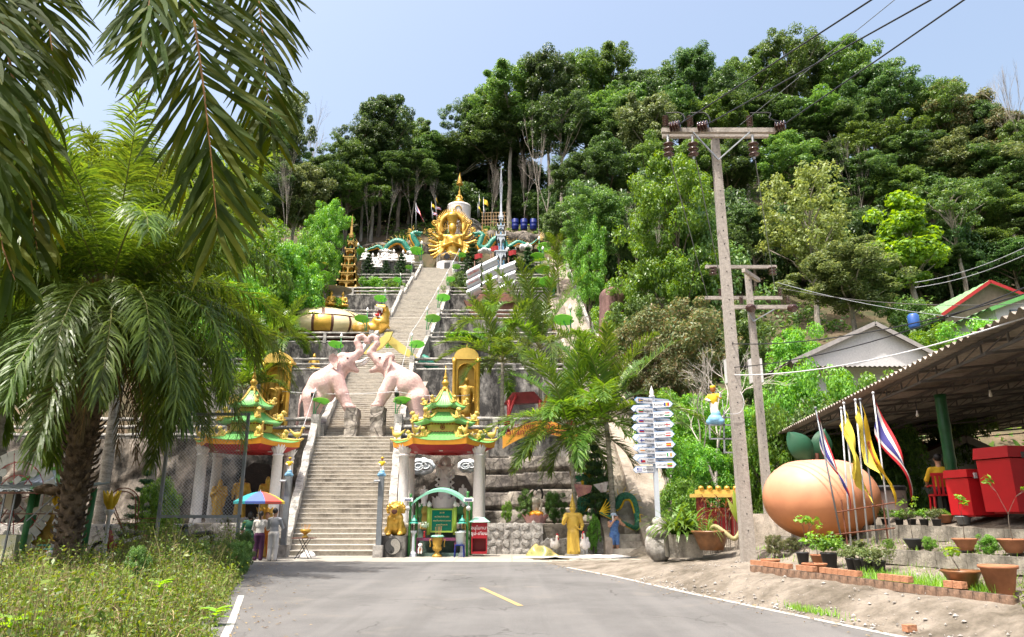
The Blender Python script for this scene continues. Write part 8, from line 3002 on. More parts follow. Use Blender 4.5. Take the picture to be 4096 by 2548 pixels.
def strap_plant(t,c,n,L,m,seed,w=.05):
 r=np.random.default_rng(seed)
 for k in range(n):
  a,e=r.uniform(0,2*PI),r.uniform(.5,1.35)
  pts=[]
  p=Vector(c)
  d=Vector((math.cos(a)*math.cos(e),math.sin(a)*math.cos(e),math.sin(e)))
  l=L*r.uniform(.7,1.1)
  b=MB()
  V=[]
  for i in range(6):
   f=i/5
   sd=Vector((-math.sin(a),math.cos(a),0))*w*math.sin(PI*(.15+.83*f))
   V+=[tuple(p-sd),tuple(p+sd)]
   p=p+d*l/5
   d=(d+Vector((0,0,-.42))).normalized()
  b.add(V,[(2*i,2*i+1,2*i+3,2*i+2)for i in range(5)])
  b.build("leaf",m,t)
M_STRAP=mat_leaf("strap_leaf",[(.06,.14,.02),(.10,.20,.03),(.17,.27,.06)],rough=.35,trans=.35)
p=P(2735,2225,21.0)
t=thing("square_planter","grey cement planter with broad strap leaves beside the signpost","planter",(p.x,21.0,p.z))
MB().box((0,0,.28),(.86,.7,.6),taper=1.08).build("planter",M_KERB,t,world=False)
for i,(dx,dy)in enumerate(((-.25,0),(0,.1),(.2,-.05))):
 strap_plant(t,(p.x+dx,21.0+dy,p.z+.55),40,1.25,M_STRAP,i,.045)
p=P(2848,2200,20.2)
t=thing("bowl_planter","large brown glazed bowl with a trailing thick stem beside the utility pole","planter",(p.x,20.2,p.z))
MB().lathe([(.30,0),(.38,.20),(.47,.42),(.52,.46),(.51,.50),(.44,.47),(.40,.40),(.02,.38)],(0,0,0),24,wave=lambda a,i:1+(.03*math.cos(16*a)if i in(3,4)else 0)).build("bowl",M_TERRAD,t,smooth=True,world=False)
b=MB()
b.tube(curve([P(2842,2125,20.2),P(2860,2105,20.0),P(2900,2130,19.8),P(2935,2155,19.7),P(2958,2130,19.7),P(2962,2080,19.7)],24),[.06]*20+[.05,.04,.035,.03,.025],8)
b.build("trailing_stem",mat("ringed_stem",(.34,.30,.14),rough=.6,var=.35,scale=20),t,smooth=True)
M_BANANA=mat_leaf("broad_leaf",[(.22,.30,.04),(.28,.36,.06),(.18,.28,.04)],rough=.4,trans=.45)
for k,(x1,y1,w)in enumerate(((2932,1955,.10),(2962,1990,.09),(2908,1990,.08),(2950,1975,.07))):
 a,c=P(2960,2100,19.7),P(x1,y1,19.7+.1*k)
 b=MB()
 b.grid(lambda u,v:tuple(a.lerp(c,v)+Vector(((u-.5)*2*w*math.sin(PI*(.1+.9*v)),-.06*math.sin(PI*v)+.03*abs(u-.5),0))),4,8)
 b.build("leaf",M_BANANA,t,smooth=True)
strap_plant(t,(p.x-.1,20.2,p.z+.4),22,.9,M_STRAP,9,.012)
p=P(2862,2050,25.0)
t=thing("spirit_house","small red shrine with golden eaves behind the planters","spirit house",(p.x,25.0,.3),0,None,.82)
for(dx,w)in((-.55,.30),(.75,.30)):
 MB().box((dx,0,1.1),(w,.5,2.2)).build("pillar",M_DKRED,t,world=False)
MB().box((.1,.3,.9),(1.4,.3,1.8)).build("back_panel",M_RED,t,world=False)
b=MB()
b.box((.1,0,2.27),(2.0,.9,.14))
b.box((.1,0,2.42),(1.6,.7,.16))
b.build("eave",M_YELLOW,t,world=False)
for i in range(5):
 MB().ball((-.6+.35*i,-.3,2.56),(.12,.12,.10)).build("eave_ornament",M_GOLD,t,smooth=True,world=False)
MB().box((.1,-.8,.12),(2.2,1.0,.4)).build("step",M_KERB,t,world=False)
t=thing("cordyline","thin reddish leaved plant clump in front of the red shrine","plant",(P(2880,2080,23.4).x,23.4,.35))
for i in range(16):
 q=Vector((P(2800+11*i,2080,23.4).x,23.4+.1*(i%3),.35))
 h=1.0+.7*((i*7)%5)/5
 MB().tube([q,q+Vector((.05,0,h))],.015,5).build("cane",M_BARK,t)
 strap_plant(t,tuple(q+Vector((.05,0,h))),9,.42,mat_leaf("red_leaf",[(.14,.05,.03),(.20,.09,.035),(.10,.10,.03)]),i,.018)
M_POLE=mat_stained("pole_concrete",(.36,.325,.29),(.19,.17,.15),scale=1.3,amount=.40,stretch=.15,bump=.3,bscale=14)
M_INSU=mat("brown_porcelain",(.055,.02,.015),rough=.12,var=.2,spec=.8)
def insul(t,p,axis,n=4,r=.10,step=.055):
 axis=Vector(axis).normalized()
 b=MB()
 prof=[]
 for i in range(n):
  z=i*step
  prof+=[(r*.45,z),(r,z+step*.3),(r*.92,z+step*.5),(r*.45,z+step*.7)]
 b.lathe(prof,(0,0,0),14)
 q=Vector((0,0,1)).rotation_difference(axis).to_matrix()
 b.v[-1]=b.v[-1]@np.array(q).T+np.array(p)
 b.build("insulator",M_INSU,t,smooth=True)
def pole(label,px_b,py_b,px_t,py_t,Y,z0,w0,w1):
 a,c=P(px_b,py_b,Y),P(px_t,py_t,Y)
 t=thing("utility_pole",label,"utility pole",(a.x,Y,z0),group="concrete utility poles")
 b=MB()
 H=c.z-z0
 b.box((a.x,Y,z0+H/2-.15),(w0,w0,H+.3),taper=w1/w0)
 b.build("shaft",M_POLE,t)
 b=MB()
 for i in range(int(H/.38)):
  b.lathe([(.014,-.003),(.014,.003)],(0,0,0),8)
  b.v[-1]=b.v[-1]@rotm(PI/2,0,0).T+np.array((a.x,Y-(w0+(w1-w0)*i*.38/H)/2-.002,z0+.5+i*.38))
 b.build("bolt_holes",M_BLACK,t)
 return t,a.x,c.z
def arm(t,x,Y,z,x0,x1,w=.12,h=.13,rz_=0.0):
 b=MB()
 b.box(((x0+x1)/2,Y-.2,z),(x1-x0,w,h),rotm(0,0,rz_))
 b.build("crossarm",M_POLE,t)
t,x0,zt=pole("tall concrete utility pole with one crossarm, nearest the road",2990,2185,2862,560,18.0,.70,.30,.19)
X18=lambda px,py=530:P(px,py,18).x
Z18=lambda py:P(2860,py,18).z
arm(t,x0,18,Z18(538),X18(2640),X18(3090))
arm(t,x0,18.36,Z18(530),X18(2655),X18(3080))
for sx in(2762,2985):
 MB().bar((X18(sx),17.75,Z18(548)),(x0,17.84,Z18(650)),.05,.03).build("brace",M_GALV,t)
for px in(2658,2755,2992):
 insul(t,(X18(px),17.8,Z18(520)),(0,0,1),7,.09,.045)
 insul(t,(X18(px+5),17.8,Z18(640)),(0,0,1),3,.15,.15)
 MB().tube([(X18(px+5),17.8,Z18(650)),(X18(px+5),17.8,Z18(555))],.035,6).build("insulator_rod",M_GALV,t)
for px in(2690,2800,3105):
 insul(t,(X18(px)-.12,17.75,Z18(528)),(.8,-.5,-.05),4,.15,.075)
def wire(label,pts,r=.012,m=None,sag=0.0,group="overhead wires"):
 pts=[Vector(p)for p in pts]
 out=[]
 for a,c in zip(pts,pts[1:]):
  for i in range(12):
   f=i/12
   out.append(a.lerp(c,f)+Vector((0,0,-sag*4*f*(1-f))))
 out.append(pts[-1])
 o=MB().tube(out,r,5).build("overhead_wire",m or M_BLACK)
 return tag(o,label,"wire",group)
for i,(px,tx)in enumerate(((2705,3500),(2815,3740),(3118,3870))):
 wire("black overhead wire from the tall pole to the upper right, %s of three"%("upper","middle","lower")[i],[(X18(px),17.7,Z18(522)),P(tx,-10,9.5)],.016)
wire("thin bare wire crossing between the black wires at the upper right",[P(2960,500,18.2),P(3590,-10,9.5)],.007,M_STEELG)
for i,(px,ex)in enumerate(((2662,2655),(2760,2752),(2997,3060))):
 c=curve([(X18(px),17.8,Z18(468)),(X18(px)+(.35 if i<2 else .5),17.7,Z18(475)),(X18(px)+.45,17.6,Z18(505)),(X18((2690,2800,3105)[i])+.15,17.6,Z18(525))],14)
 tag(MB().tube(c,.018,6).build("jumper_cable",M_BLACK),"black jumper cable over the %s insulator of the tall pole"%("left","middle","right")[i],"cable","jumper cables")
for i,(px,bx,by)in enumerate(((2668,2830,1190),(2768,2900,1210),(3000,3100,1160))):
 wire("dark drop cable running down behind the tall pole, %s one"%("left","middle","right")[i],[(X18(px),17.8,Z18(655)),P(bx,by,26)],.014,M_STEELG)
t2,x2,z2=pole("second concrete utility pole right of the tall one",3078,2080,3018,1090,24.0,.9,.26,.18)
X24=lambda px:P(px,1230,24).x
Z24=lambda py:P(3020,py,24).z
arm(t2,x2,24,Z24(1235),X24(2880),X24(3170))
arm(t2,x2,24.1,Z24(1105),X24(2930),X24(3095),rz_=.9)
for px in(2890,2985,3150):
 insul(t2,(X24(px),23.75,Z24(1240)),(.2,-.9,-.3),4,.14,.07)
for px in(2960,3145):
 insul(t2,(X24(px),23.8,Z24(1222)),(0,0,1),6,.08,.045)
for sx in(2975,3085):
 MB().bar((X24(sx),23.75,Z24(1245)),(x2,23.85,Z24(1290)),.04,.03).build("brace",M_GALV,t2)
t3,x3,z3=pole("third concrete utility pole half hidden by the tall one",2985,2000,2955,1050,27.0,1.0,.28,.20)
X27=lambda px:P(px,1100,27).x
Z27=lambda py:P(2960,py,27).z
arm(t3,x3,27,Z27(1075),X27(2818),X27(3100))
arm(t3,x3,27,Z27(1198),X27(2808),X27(3110))
for px in(2845,3080):
 insul(t3,(X27(px),26.7,Z27(1110)),(0,0,1),3,.16,.12)
 insul(t3,(X27(px+25),26.8,Z27(1190)),(0,0,1),6,.09,.05)
t=thing("transformer_box","pale metal transformer cabinet behind the utility poles","transformer",(P(2950,1490,27).x,26.6,P(2990,1540,27).z))
for dx in(-.35,.55):
 MB().box((dx,0,.45),(.42,.36,.9)).build("cabinet",M_WALLW,t,world=False)
 insul(t,tuple(Vector(t.location)+Vector((dx,0,.9))),(0,0,1),4,.06,.06)
for i,(a,c,r_,m_)in enumerate((((2925,1500,18),(4100,1270,11),.014,M_POLEW),((2925,1470,18),(4100,1150,11),.012,M_BLACK),((2915,1375,18),(4100,1175,11),.012,M_BLACK),((3110,1130,24),(4100,1290,20),.010,M_STEELG),((3110,1150,24),(4100,1215,18),.010,M_BLACK),((3660,1130,40),(4100,990,34),.02,M_GALV),((3660,1150,40),(4100,1020,34),.02,M_GALV))):
 wire(("white service wire from the tall pole to the right edge","black service cable just above the white service wire","black service cable from the tall pole above the gable house","grey wire from the second pole sloping down to the right","black wire from the second pole to the right edge","pale wire above the green roof, upper one","pale wire above the green roof, lower one")[i],[P(*a),P(*c)],r_,m_,.25)
tag(MB().tube(curve([P(2935,1520,18),P(2975,1600,17.8),P(2960,1650,17.8),P(2900,1650,17.8),P(2890,1600,17.8)],20),.008,5).build("loose_cable",M_POLEW),"loose white cable looping from the tall pole to the statuette frame","cable")
Y=18.4
a=P(2865,1700,Y)
t=thing("bracket_stand","light steel bracket frame carrying a painted statuette beside the tall pole","frame",(a.x,Y,1.0))
for(p0,p1)in(((2838,1700),(2948,1700)),((2838,1755),(2948,1755)),((2838,1700),(2840,1755)),((2895,1700),(2898,1810)),((2895,1810),(2948,1810)),((2948,1700),(2950,1810)),((2895,1640),(2896,1700)),((2895,1670),(2940,1670))):
 MB().bar(P(*p0,Y),P(*p1,Y),.035,.035).build("tube",M_GALV,t)
g=thing("painted_statuette","painted figure in yellow on a blue cloud beside the tall utility pole","statuette",(a.x-.02,Y,a.z+.02),-.6,"painted statuettes on posts")
cloud_figure(g,(0,0,0),1.06)
for i,(a,c)in enumerate((((1640,1335,59),(1708,1228,68)),((1708,1228,68),(1752,1150,78)),((1752,1150,78),(1788,1088,87)),((1788,1088,87),(1838,996,101)),((1130,1565,40.6),(1585,1566,40)),((1585,1566,40),(1880,1580,40.6)),((1262,1555,40),(1178,1800,36)),((1585,1548,40),(1640,1335,59)))):
 wire("thin white cord on the terraces, %s"%("second to third lamp right of the stairs","third to fourth lamp right of the stairs","fourth to fifth lamp right of the stairs","from the fifth lamp to the balcony lamp","in front of the left elephant","in front of the right elephant","sloping down from the lowest left lamp","lowest to second lamp right of the stairs")[i],[P(*a),P(*c)],.006+.00022*a[2],M_POLEW,.15,"lamp cords")
# ================================================================ left side: wire gate, stall, motorbikes, weeds
Y=22.5
t=thing("wire_gate","tall grey steel gate frame with chain-link mesh on the left","gate",(P(810,2100,Y).x,Y,0))
GX=lambda px:P(px,1900,Y).x
ZT,ZB=P(970,1657,Y).z,P(970,2066,Y).z
for px in(655,972):
 MB().box((GX(px),Y,ZT/2),(.085,.085,ZT)).build("post",M_STEELG,t)
for z in(ZT,ZB):
 MB().box(((GX(655)+GX(972))/2,Y,z),(GX(972)-GX(655)+.085,.082,.085)).build("bar",M_STEELG,t)
b=MB()
x0,x1=GX(660),GX(967)
st=.105
n=int((x1-x0+ZT-ZB)/st)
for i in range(n):
 for sg in(1,-1):
  c=x0+i*st if sg>0 else x1-i*st
  pts=[]
  z0,z1=ZB,ZT
  xa,xb=c-sg*(ZT-ZB),c
  if sg>0:
   za=z1-max(0,(x0-xa))
   xa2=max(xa,x0)
   zb_=z0+max(0,xb-x1)
   xb2=min(xb,x1)
  else:
   za=z1-max(0,(xa-x1))
   xa2=min(xa,x1)
   zb_=z0+max(0,x0-xb)
   xb2=max(xb,x0)
  if za>zb_:
   b.tube([(xa2,Y+.012*sg,za),(xb2,Y+.012*sg,zb_)],.004,3,caps=False)
b.build("chain_link",M_GALV,t)
Y=22.0
t=thing("market_stall","open stall with corrugated grey roof and green posts at the far left","stall",(P(150,2200,Y).x,Y,0))
SXp=lambda px:P(px,2000,Y).x
za=P(100,1950,Y).z
b=MB()
b.grid(lambda u,v:(SXp(-300)+(SXp(330)-SXp(-300))*u,Y-1.0+2.6*v,za-.12+.32*v+.025*math.sin(u*120)),120,4)
b.build("roof",mat("grey_tin",(.30,.33,.35),rough=.45,var=.3,metal=.3),t)
MB().bar((SXp(-300),Y-1.0,za-.18),(SXp(330),Y-1.0,za-.18),.05,.05).build("eave_rail",M_BROWN,t)
MB().bar((SXp(-300),Y-.9,za-.75),(SXp(320),Y-.9,za-.75),.03,.03).build("cross_rail",M_BROWN,t)
for px,dy in((170,-.6),(300,.8),(60,.9),(-60,-.5)):
 MB().tube([(SXp(px),Y+dy,0),(SXp(px)+.08,Y+dy,za)],.085,10).build("post",M_GREENP,t,smooth=True)
for px in(95,135):
 MB().bar((SXp(px),Y-.95,0),(SXp(px+10),Y-.95,za-.1),.04,.04).build("steel_upright",M_STEELG,t)
for(p0,p1)in(((105,2085),(240,1965)),((150,2090),(260,1990))):
 MB().bar(P(*p0,Y-.95),P(*p1,Y-.95),.025,.025).build("strut",M_STEELG,t)
MB().box((SXp(60),Y-.3,.5),(1.3,.7,1.0)).build("counter",mat("pale_yellow_board",(.58,.55,.16),rough=.6,col2=(.6,.6,.56)),t)
MB().box((SXp(150),Y,.10),(3.8,2.6,.2)).build("floor",M_KERB,t)
Y=22.8
c=P(55,2000,Y)
s=SZ(2000,Y)
t=thing("card_wheel","large round frame of white cards on red rods with a yin-yang disc in the stall","wheel display",(c.x,Y,.3))
b=MB()
for R in(120,78):
 b.tube([(c.x+R*s*math.cos(a),Y,c.z+R*s*1.25*math.sin(a))for a in np.linspace(0,2*PI,33)],.012,5)
for k in range(8):
 a=k*PI/4+.2
 b.tube([(c.x,Y,c.z),(c.x+150*s*math.cos(a),Y,c.z+150*s*1.25*math.sin(a))],.014,5)
b.tube([(c.x,Y,.2),(c.x,Y,c.z)],.04,6)
b.build("frame",M_RED,t)
cardm=MB().box((0,0,0),(26*s,.02,44*s)).mesh("card",mat("card_white",(.55,.55,.50),rough=.6))
disc=MB().lathe([(16*s,-.01),(16*s,.01)],(0,0,0),14).mesh("round_card",MATS["card_white"])
for k in range(34):
 a=2*PI*k/34
 R=142*s
 ob("card",cardm,t,loc=(R*math.cos(a),0,c.z-.3+R*1.25*math.sin(a)),rot=(0,PI/2-a,0))
for k in range(10):
 a=2*PI*k/10+.3
 ob("round_card",disc,t,loc=(105*s*math.cos(a),-.02,c.z-.3+105*s*1.25*math.sin(a)),rot=(PI/2,0,0))
for k in range(8):
 a=2*PI*k/8
 ob("card",cardm,t,loc=(62*s*math.cos(a),0,c.z-.3+62*s*1.25*math.sin(a)),rot=(0,.8,0),scale=(.9,1,.7))
for(dz,m_,r0)in((0,M_WHITE,34),(0.02,M_BLACK,33)):
 b=MB()
 n=14
 an=np.linspace(PI/2,-PI/2 if dz else 2.5*PI,n*2)
 b.prism([(c.x+r0*s*math.cos(q),c.z+r0*s*1.2*math.sin(q))for q in an][::-1],'y',(0,Y-.03-dz,0),.02)
 b.build("yin_yang_half",m_,t)
p=P(195,2100,23.2)
t=thing("golden_statue","large golden seated figure half hidden behind the stall's green post","statue",(p.x,23.2,.25),.4)
body("figure",seated_prims(1.55),M_GOLDD,res=48,k=.06,parent=t)
p=P(225,2210,21.6)
t=thing("lotus_pot","brown pot with golden lotus flower and green disc leaves in front of the stall","plant pot",(p.x,21.6,.0))
MB().lathe([(.16,0),(.22,.15),(.24,.35),(.22,.42),(.18,.38)],(0,0,0),16).build("vessel",M_TERRAD,t,smooth=True,world=False)
lotus(t,(0,0,.82),.16,.20,M_GOLD,rows=((9,1.0,.6),(9,.8,.3)),world=False)
for(dx,dz,m_)in((-.30,.72,MATS["teal_tile"]),(-.12,.62,MATS["mint_sheet"]),(.22,.58,MATS["mint_sheet"])):
 b=MB()
 b.ball((dx,-.1,dz),(.20,.16,.03),14,6)
 b.build("leaf_disc",m_,t,smooth=True,world=False)
 MB().tube([(0,0,.3),(dx,-.1,dz)],.015,5).build("stalk",M_STEM,t,world=False)
p=P(203,2215,21.3)
tag(MB().lathe([(.14,0),(.12,.06),(.07,.25),(.06,.42),(.10,.5),(.13,.55),(.02,.6)],(p.x,21.3,0),14).build("white_stand",M_WHITE,smooth=True),"small white flared stand beside the lotus pot","stand")
for(px,pyt,Yl,lab)in((218,1975,22.4,"yellow flame shaped lamp on a white column inside the stall"),(424,1995,24.0,"yellow flame shaped lamp on a white column right of the palm trunk")):
 p,q=P(px,2150,Yl),P(px,2050,Yl)
 t=thing("column_lamp",lab,"lamp",(p.x,Yl,0),group="yellow column lamps")
 MB().lathe([(.10,0),(.07,.1),(.055,q.z-.1),(.14,q.z),(.15,q.z+.08),(.05,q.z+.1)],(p.x,Yl,0),12).build("column",M_WHITE,t,smooth=True)
 b=MB()
 for k in range(5):
  a=k*2*PI/5
  b.tube([(p.x,Yl,q.z+.1),(p.x+.12*math.cos(a),Yl+.12*math.sin(a),q.z+.35),(p.x+.28*math.cos(a),Yl+.2*math.sin(a),q.z+.68)],[.08,.10,.02],7)
 b.build("flame_head",M_FLAGY,t,smooth=True)
b=MB()
p=P(290,2190,21.0)
b.box((0,0,.32),(.55,.03,.60),rotm(.25,-.3,.2))
o=b.build("notice_board",mat("notice_white",(.52,.54,.54),rough=.5,scale=4,col2=(.15,.36,.40)))
o.location=(p.x,21.0,0)
tag(o,"leaning white notice board with teal print beside the palm trunk","notice board")
p=P(273,2090,22.6)
t=thing("lantern_house","small white lantern house with teal roof inside the stall","lantern",(p.x,22.6,.3))
MB().box((0,0,.45),(.30,.30,.9)).build("body",M_WHITE,t,world=False)
for z,r0 in((.9,.42),(1.1,.30)):
 MB().lathe([(r0,z),(r0*.5,z+.14),(r0*.45,z+.18)],(0,0,0),4,phase=PI/4).build("roof",MATS["teal_tile"],t,world=False)
MB().lathe([(.10,1.28),(.01,1.52)],(0,0,0),8).build("finial",MATS["teal_tile"],t,world=False)
p=P(255,1960,21.2)
pr=[E((p.x+.16*i-.5,21.0,p.z+.06*math.sin(i*2)),(.16,.3,.12))for i in range(7)]
tag(body("fibre_bundle",pr,M_OILTRUNK,res=36,k=.05),"brown palm fibre bundle lying on the stall roof","fibre bundle")
Y=27.0
c=P(210,1930,Y)
s=SZ(1930,Y)
t=thing("silver_canopy","silver ribbed concave roof with green ridges behind the stall","roof canopy",(c.x,Y,0))
b=MB()
def sf(u,v):
 w=(30+62*v**1.8)*s
 return(c.x+(u-.5)*2*w,Y-1.0*v+.06*abs(math.sin(u*26)),P(210,1876+62*v,Y).z)
b.grid(sf,40,8)
b.build("roof_face",M_SILVER,t,smooth=True)
for u in(0,1):
 MB().tube([sf(u,v)for v in np.linspace(0,1,8)],.07,6).build("ridge",M_LGREEN,t,smooth=True)
MB().tube([sf(0,0),sf(1,0)],.09,6).build("ridge",M_LGREEN,t)
for u in(.1,.9):
 MB().tube([(sf(u,.6)[0],Y,0),sf(u,.6)],.08,8).build("post",M_WHITE,t)
def motorbike(label,x,y,rz,s=1.0,fairing=M_BLACK,stripe=M_FLAGR):
 t=thing("motorbike",label,"motorbike",(x,y,.05),rz,"parked motorbikes",s)
 for wx in(-.62,.62):
  w=MB()
  w.tube([(wx+.25*math.cos(a),0,.29+.25*math.sin(a))for a in np.linspace(0,2*PI,25)],.045,8)
  w=w.build("wheel",mat("tyre_rubber",(.015,.015,.016),rough=.8),t,smooth=True,world=False)
  b=MB()
  b.tube([(wx+.20*math.cos(a),0,.29+.20*math.sin(a))for a in np.linspace(0,2*PI,21)],.012,5)
  for k in range(9):
   a=k*PI/4.5
   b.tube([(wx,0,.29),(wx+.2*math.cos(a),0,.29+.2*math.sin(a))],.005,4)
  b.tube([(wx,-.06,.29),(wx,.06,.29)],.05,8)
  b.build("rim",M_GALV,w,world=False)
 body("seat",[C((-.50,0,.80),(.05,0,.74),.10,.09),E((-.1,0,.76),(.3,.12,.06))],M_BLACK,res=30,k=.05,parent=t)
 body("body_panel",[C((-.62,0,.70),(-.05,0,.56),.07,.11),C((-.05,0,.52),(.30,0,.38),.10,.07),C((.32,0,.40),(.46,0,.86),.09,.10),E((.44,0,.62),(.12,.13,.24)),C((-.2,0,.36),(.25,0,.30),.11,.09)],[stripe],res=44,k=.08,parent=t)
 b=MB()
 for sy in(-1,1):
  b.prism([(-.60,.66),(-.05,.50),(.05,.60),(-.55,.76)],'y',(0,sy*.115,0),.01)
 b.build("side_stripe",M_WHITE,t,world=False)
 body("front_cowl",[E((.50,0,.98),(.11,.13,.10)),C((.46,0,.86),(.5,0,.98),.09,.08)],fairing,res=24,k=.05,parent=t)
 b=MB()
 b.tube([(.44,-.32,1.06),(.46,-.1,1.02),(.46,.1,1.02),(.44,.32,1.06)],.016,6)
 b.tube([(.60,-.06,.30),(.48,-.06,.85)],.025,6)
 b.tube([(.60,.06,.30),(.48,.06,.85)],.025,6)
 b.build("handlebar",M_GALV,t,world=False)
 for sy in(-1,1):
  b=MB()
  b.tube([(.46,sy*.22,1.04),(.44,sy*.30,1.22)],.006,5)
  b.ball((.44,sy*.31,1.25),(.02,.07,.045),10,6)
  b.build("mirror",M_BLACK,t,smooth=True,world=False)
 b=MB()
 b.ball((.60,0,1.0),(.03,.08,.06),10,6)
 b.build("headlight",mat("lamp_glass",(.5,.5,.5),rough=.1),t,smooth=True,world=False)
 b=MB()
 b.prism([(.38,.56),(.64,.60),(.86,.50),(.84,.46),(.62,.55),(.4,.5)],'y',(0,0,0),.10)
 b.prism([(-.95,.44),(-.62,.62),(-.40,.60),(-.42,.56),(-.62,.57),(-.92,.40)],'y',(0,0,0),.11)
 b.build("mudguard",fairing,t,world=False)
 b=MB()
 b.tube([(-.1,-.13,.27),(-.5,-.15,.30),(-.78,-.15,.36)],[.03,.05,.045],8)
 b.tube([(0,.12,.3),(.05,.25,.02)],.014,5)
 b.build("exhaust",M_GALV,t,smooth=True,world=False)
 return t
p=P(462,2215,26.0)
motorbike("black and red parked motorbike behind the big palm trunk",p.x+.2,26.0,PI+.25,1.08,M_BLACK,M_DKRED)
p=P(780,2200,25.2)
motorbike("dark parked motorbike with orange stripe behind the chain-link gate",p.x,25.2,PI-.35,1.12,M_BLACK,mat("graphite_paint",(.05,.055,.06),rough=.3))
Y=28.0
t=thing("rod_trellis","rusty rod arch trellis right of the big palm trunk","trellis",(P(500,2100,Y).x,Y,0))
for dr in(0,14):
 b=MB()
 b.tube([P(497+(60-dr)*math.cos(a)*(1.0 if a<PI/2 else 1.0),2010-(58-dr)*math.sin(a),Y)for a in np.linspace(PI,0,20)]+[P(545-dr*.3,2130,Y)],.022,6)
 b.tube([P(438+dr,2010,Y),P(500,2140,Y)],.02,6)
 b.build("hoop",M_RUST,t,smooth=True)
for y in(2078,2095):
 MB().tube([P(460,y,Y),P(640,y-6,Y)],.014,5).build("rail",M_RUST,t)
M_CONIF=mat_leaf("conifer_needles",[(.02,.06,.025),(.035,.09,.03),(.06,.13,.04)],rough=.5,trans=.2)
def conifer_mesh(seed,H=4.0):
 r=np.random.default_rng(seed)
 cs,ns=[],[]
 for k in range(9):
  z=H*(.12+.84*k/8)
  R=(1-k/9.2)*H*.36
  for j in range(8):
   a=2*PI*(j+.5*(k%2))/8
   for q in np.linspace(.1,1,12):
    for _ in range(5):
     cs.append((math.cos(a)*R*q+r.normal(0,.04),math.sin(a)*R*q+r.normal(0,.04),z+.14*R*q*q+r.normal(0,.04)))
 cs=np.array(cs)
 V,F=leaf_quads(cs,unit(r.normal(size=cs.shape)+np.array([0,0,1.2])),.26,.06,r)
 return rawmesh("foliage",V,F,M_CONIF)
CON=conifer_mesh(3)
CT_=MB().tube([(0,0,-.3),(0,0,3.9)],[.07,.01],6).mesh("trunk",M_BARK)
for i,(px,pyt,pyb,Y,lab)in enumerate(((1472,1018,1096,95.5,"left of three in front of the white seated statues"),(1542,1043,1096,95.5,"middle of three in front of the white seated statues"),(1604,1015,1096,95.5,"right of three in front of the white seated statues"),(1888,975,1070,97,"right of the golden statue's balcony"),(2048,985,1050,97,"right of the silver spire"),(2112,990,1040,97.5,"below the right dragon's tail"),(2385,1780,2110,31.2,"tall and sparse behind the slender palms"),(560,1880,2120,29.5,"behind the rusty arch trellis"))):
 a,c=P(px,pyb,Y),P(px,pyt,Y)
 zb=ground_z(a.x,Y)if Y>60 else(1.15 if Y>31 else 0)
 h=(c.z-zb)/4.0
 t=thing("araucaria","small tiered conifer %s"%lab,"conifer",(a.x,Y,zb),i,"tiered conifers",(h*(1.1 if Y>60 else .8),h*(1.1 if Y>60 else .8),h))
 ob("foliage",CON,t)
 ob("trunk",CT_,t)
for i,(k,px,pyt,Y,w,lab)in enumerate((('bush1',1490,1108,92,130,"yellow green fern bed right of the golden spire"),('bush1',1310,1130,88.6,110,"yellow green fern bed left of the golden spire"),('bush1',1580,1112,90,90,"yellow green fern clump beside the fifth terrace corner"),('bush1',1350,1190,79.5,110,"pale leafy bush around the small golden seated figures"),('bush3',1830,1085,90,110,"dark leafy bush left of the metal sails"),('bush3',1905,1075,90,100,"dark leafy bush behind the metal sails"),('bush1',2170,1110,89,130,"green bush right of the dark palm"),('bush1',1880,1325,68.8,200,"low green hedge on the third terrace right of the stairs"),('bush1',1560,1330,66,50,"small bush below the turtle's head"),('bush3',2105,1950,32.6,90,"leafy green plant left of the kneeling statue"),('bush3',2215,1960,32.8,100,"leafy green plant right of the kneeling statue"),('bush1',660,1900,29,160,"leafy plants behind the wire gate"),('bush3',2390,1820,31.6,110,"large leaved climber on the palm trunk"),('bush1',2030,2040,31.6,50,"low leafy plant at the right pavilion column"),('bush1',2370,2050,30.2,60,"fern in a stone pot beside the yellow statue"))):
 Yb=Y
 zb=ground_z(P(px,pyt,Y).x,Y)
 if Y<33:
  zb=1.13 if Y>31 else 0
 tree(k,px,pyt,Y,w,base_z=zb,label=lab,group="planting on the terraces")
for i,(px,py,lab)in enumerate(((1285,1190,"left"),(1322,1180,"middle"),(1368,1185,"right"))):
 Y=78.7
 a=P(px,py+60,Y)
 t=thing("golden_statue","small golden seated figure above the turtle shell, %s of three"%lab,"statue",(a.x,Y,22.45),0,"small golden figures above the turtle")
 body("figure",seated_prims(1.9),M_GOLD,res=30,k=.07,parent=t,loc=(0,0,P(px,py+45,Y).z-22.45))
 MB().box((0,0,.4),(1.2,.9,.9)).build("base",M_YELLOW,t,world=False)
a=P(1335,1163,80)
t=thing("flat_parasol_roof","flat round yin-yang roof on thin posts above the small golden figures","roof",(a.x,80,22.45))
MB().lathe([(2.0,0),(2.1,.06),(1.6,.16),(.05,.2)],(0,0,a.z-22.45),26).build("disc",M_CONC,t,world=False)
for sx in(-1.3,1.3):
 MB().tube([(sx,0,0),(sx,0,a.z-22.45)],.05,6).build("post",M_STEELG,t,world=False)
a=P(1250,1480,60)
t=thing("golden_statue","golden seated figure behind the second terrace rail above the left elephant","statue",(a.x,60.3,12.95))
body("figure",seated_prims(1.6),M_GOLD,res=34,k=.06,parent=t,loc=(0,0,.2))
MB().box((0,0,.1),(1.2,.9,.25)).build("base",M_YELLOW,t,world=False)
r=np.random.default_rng(9)
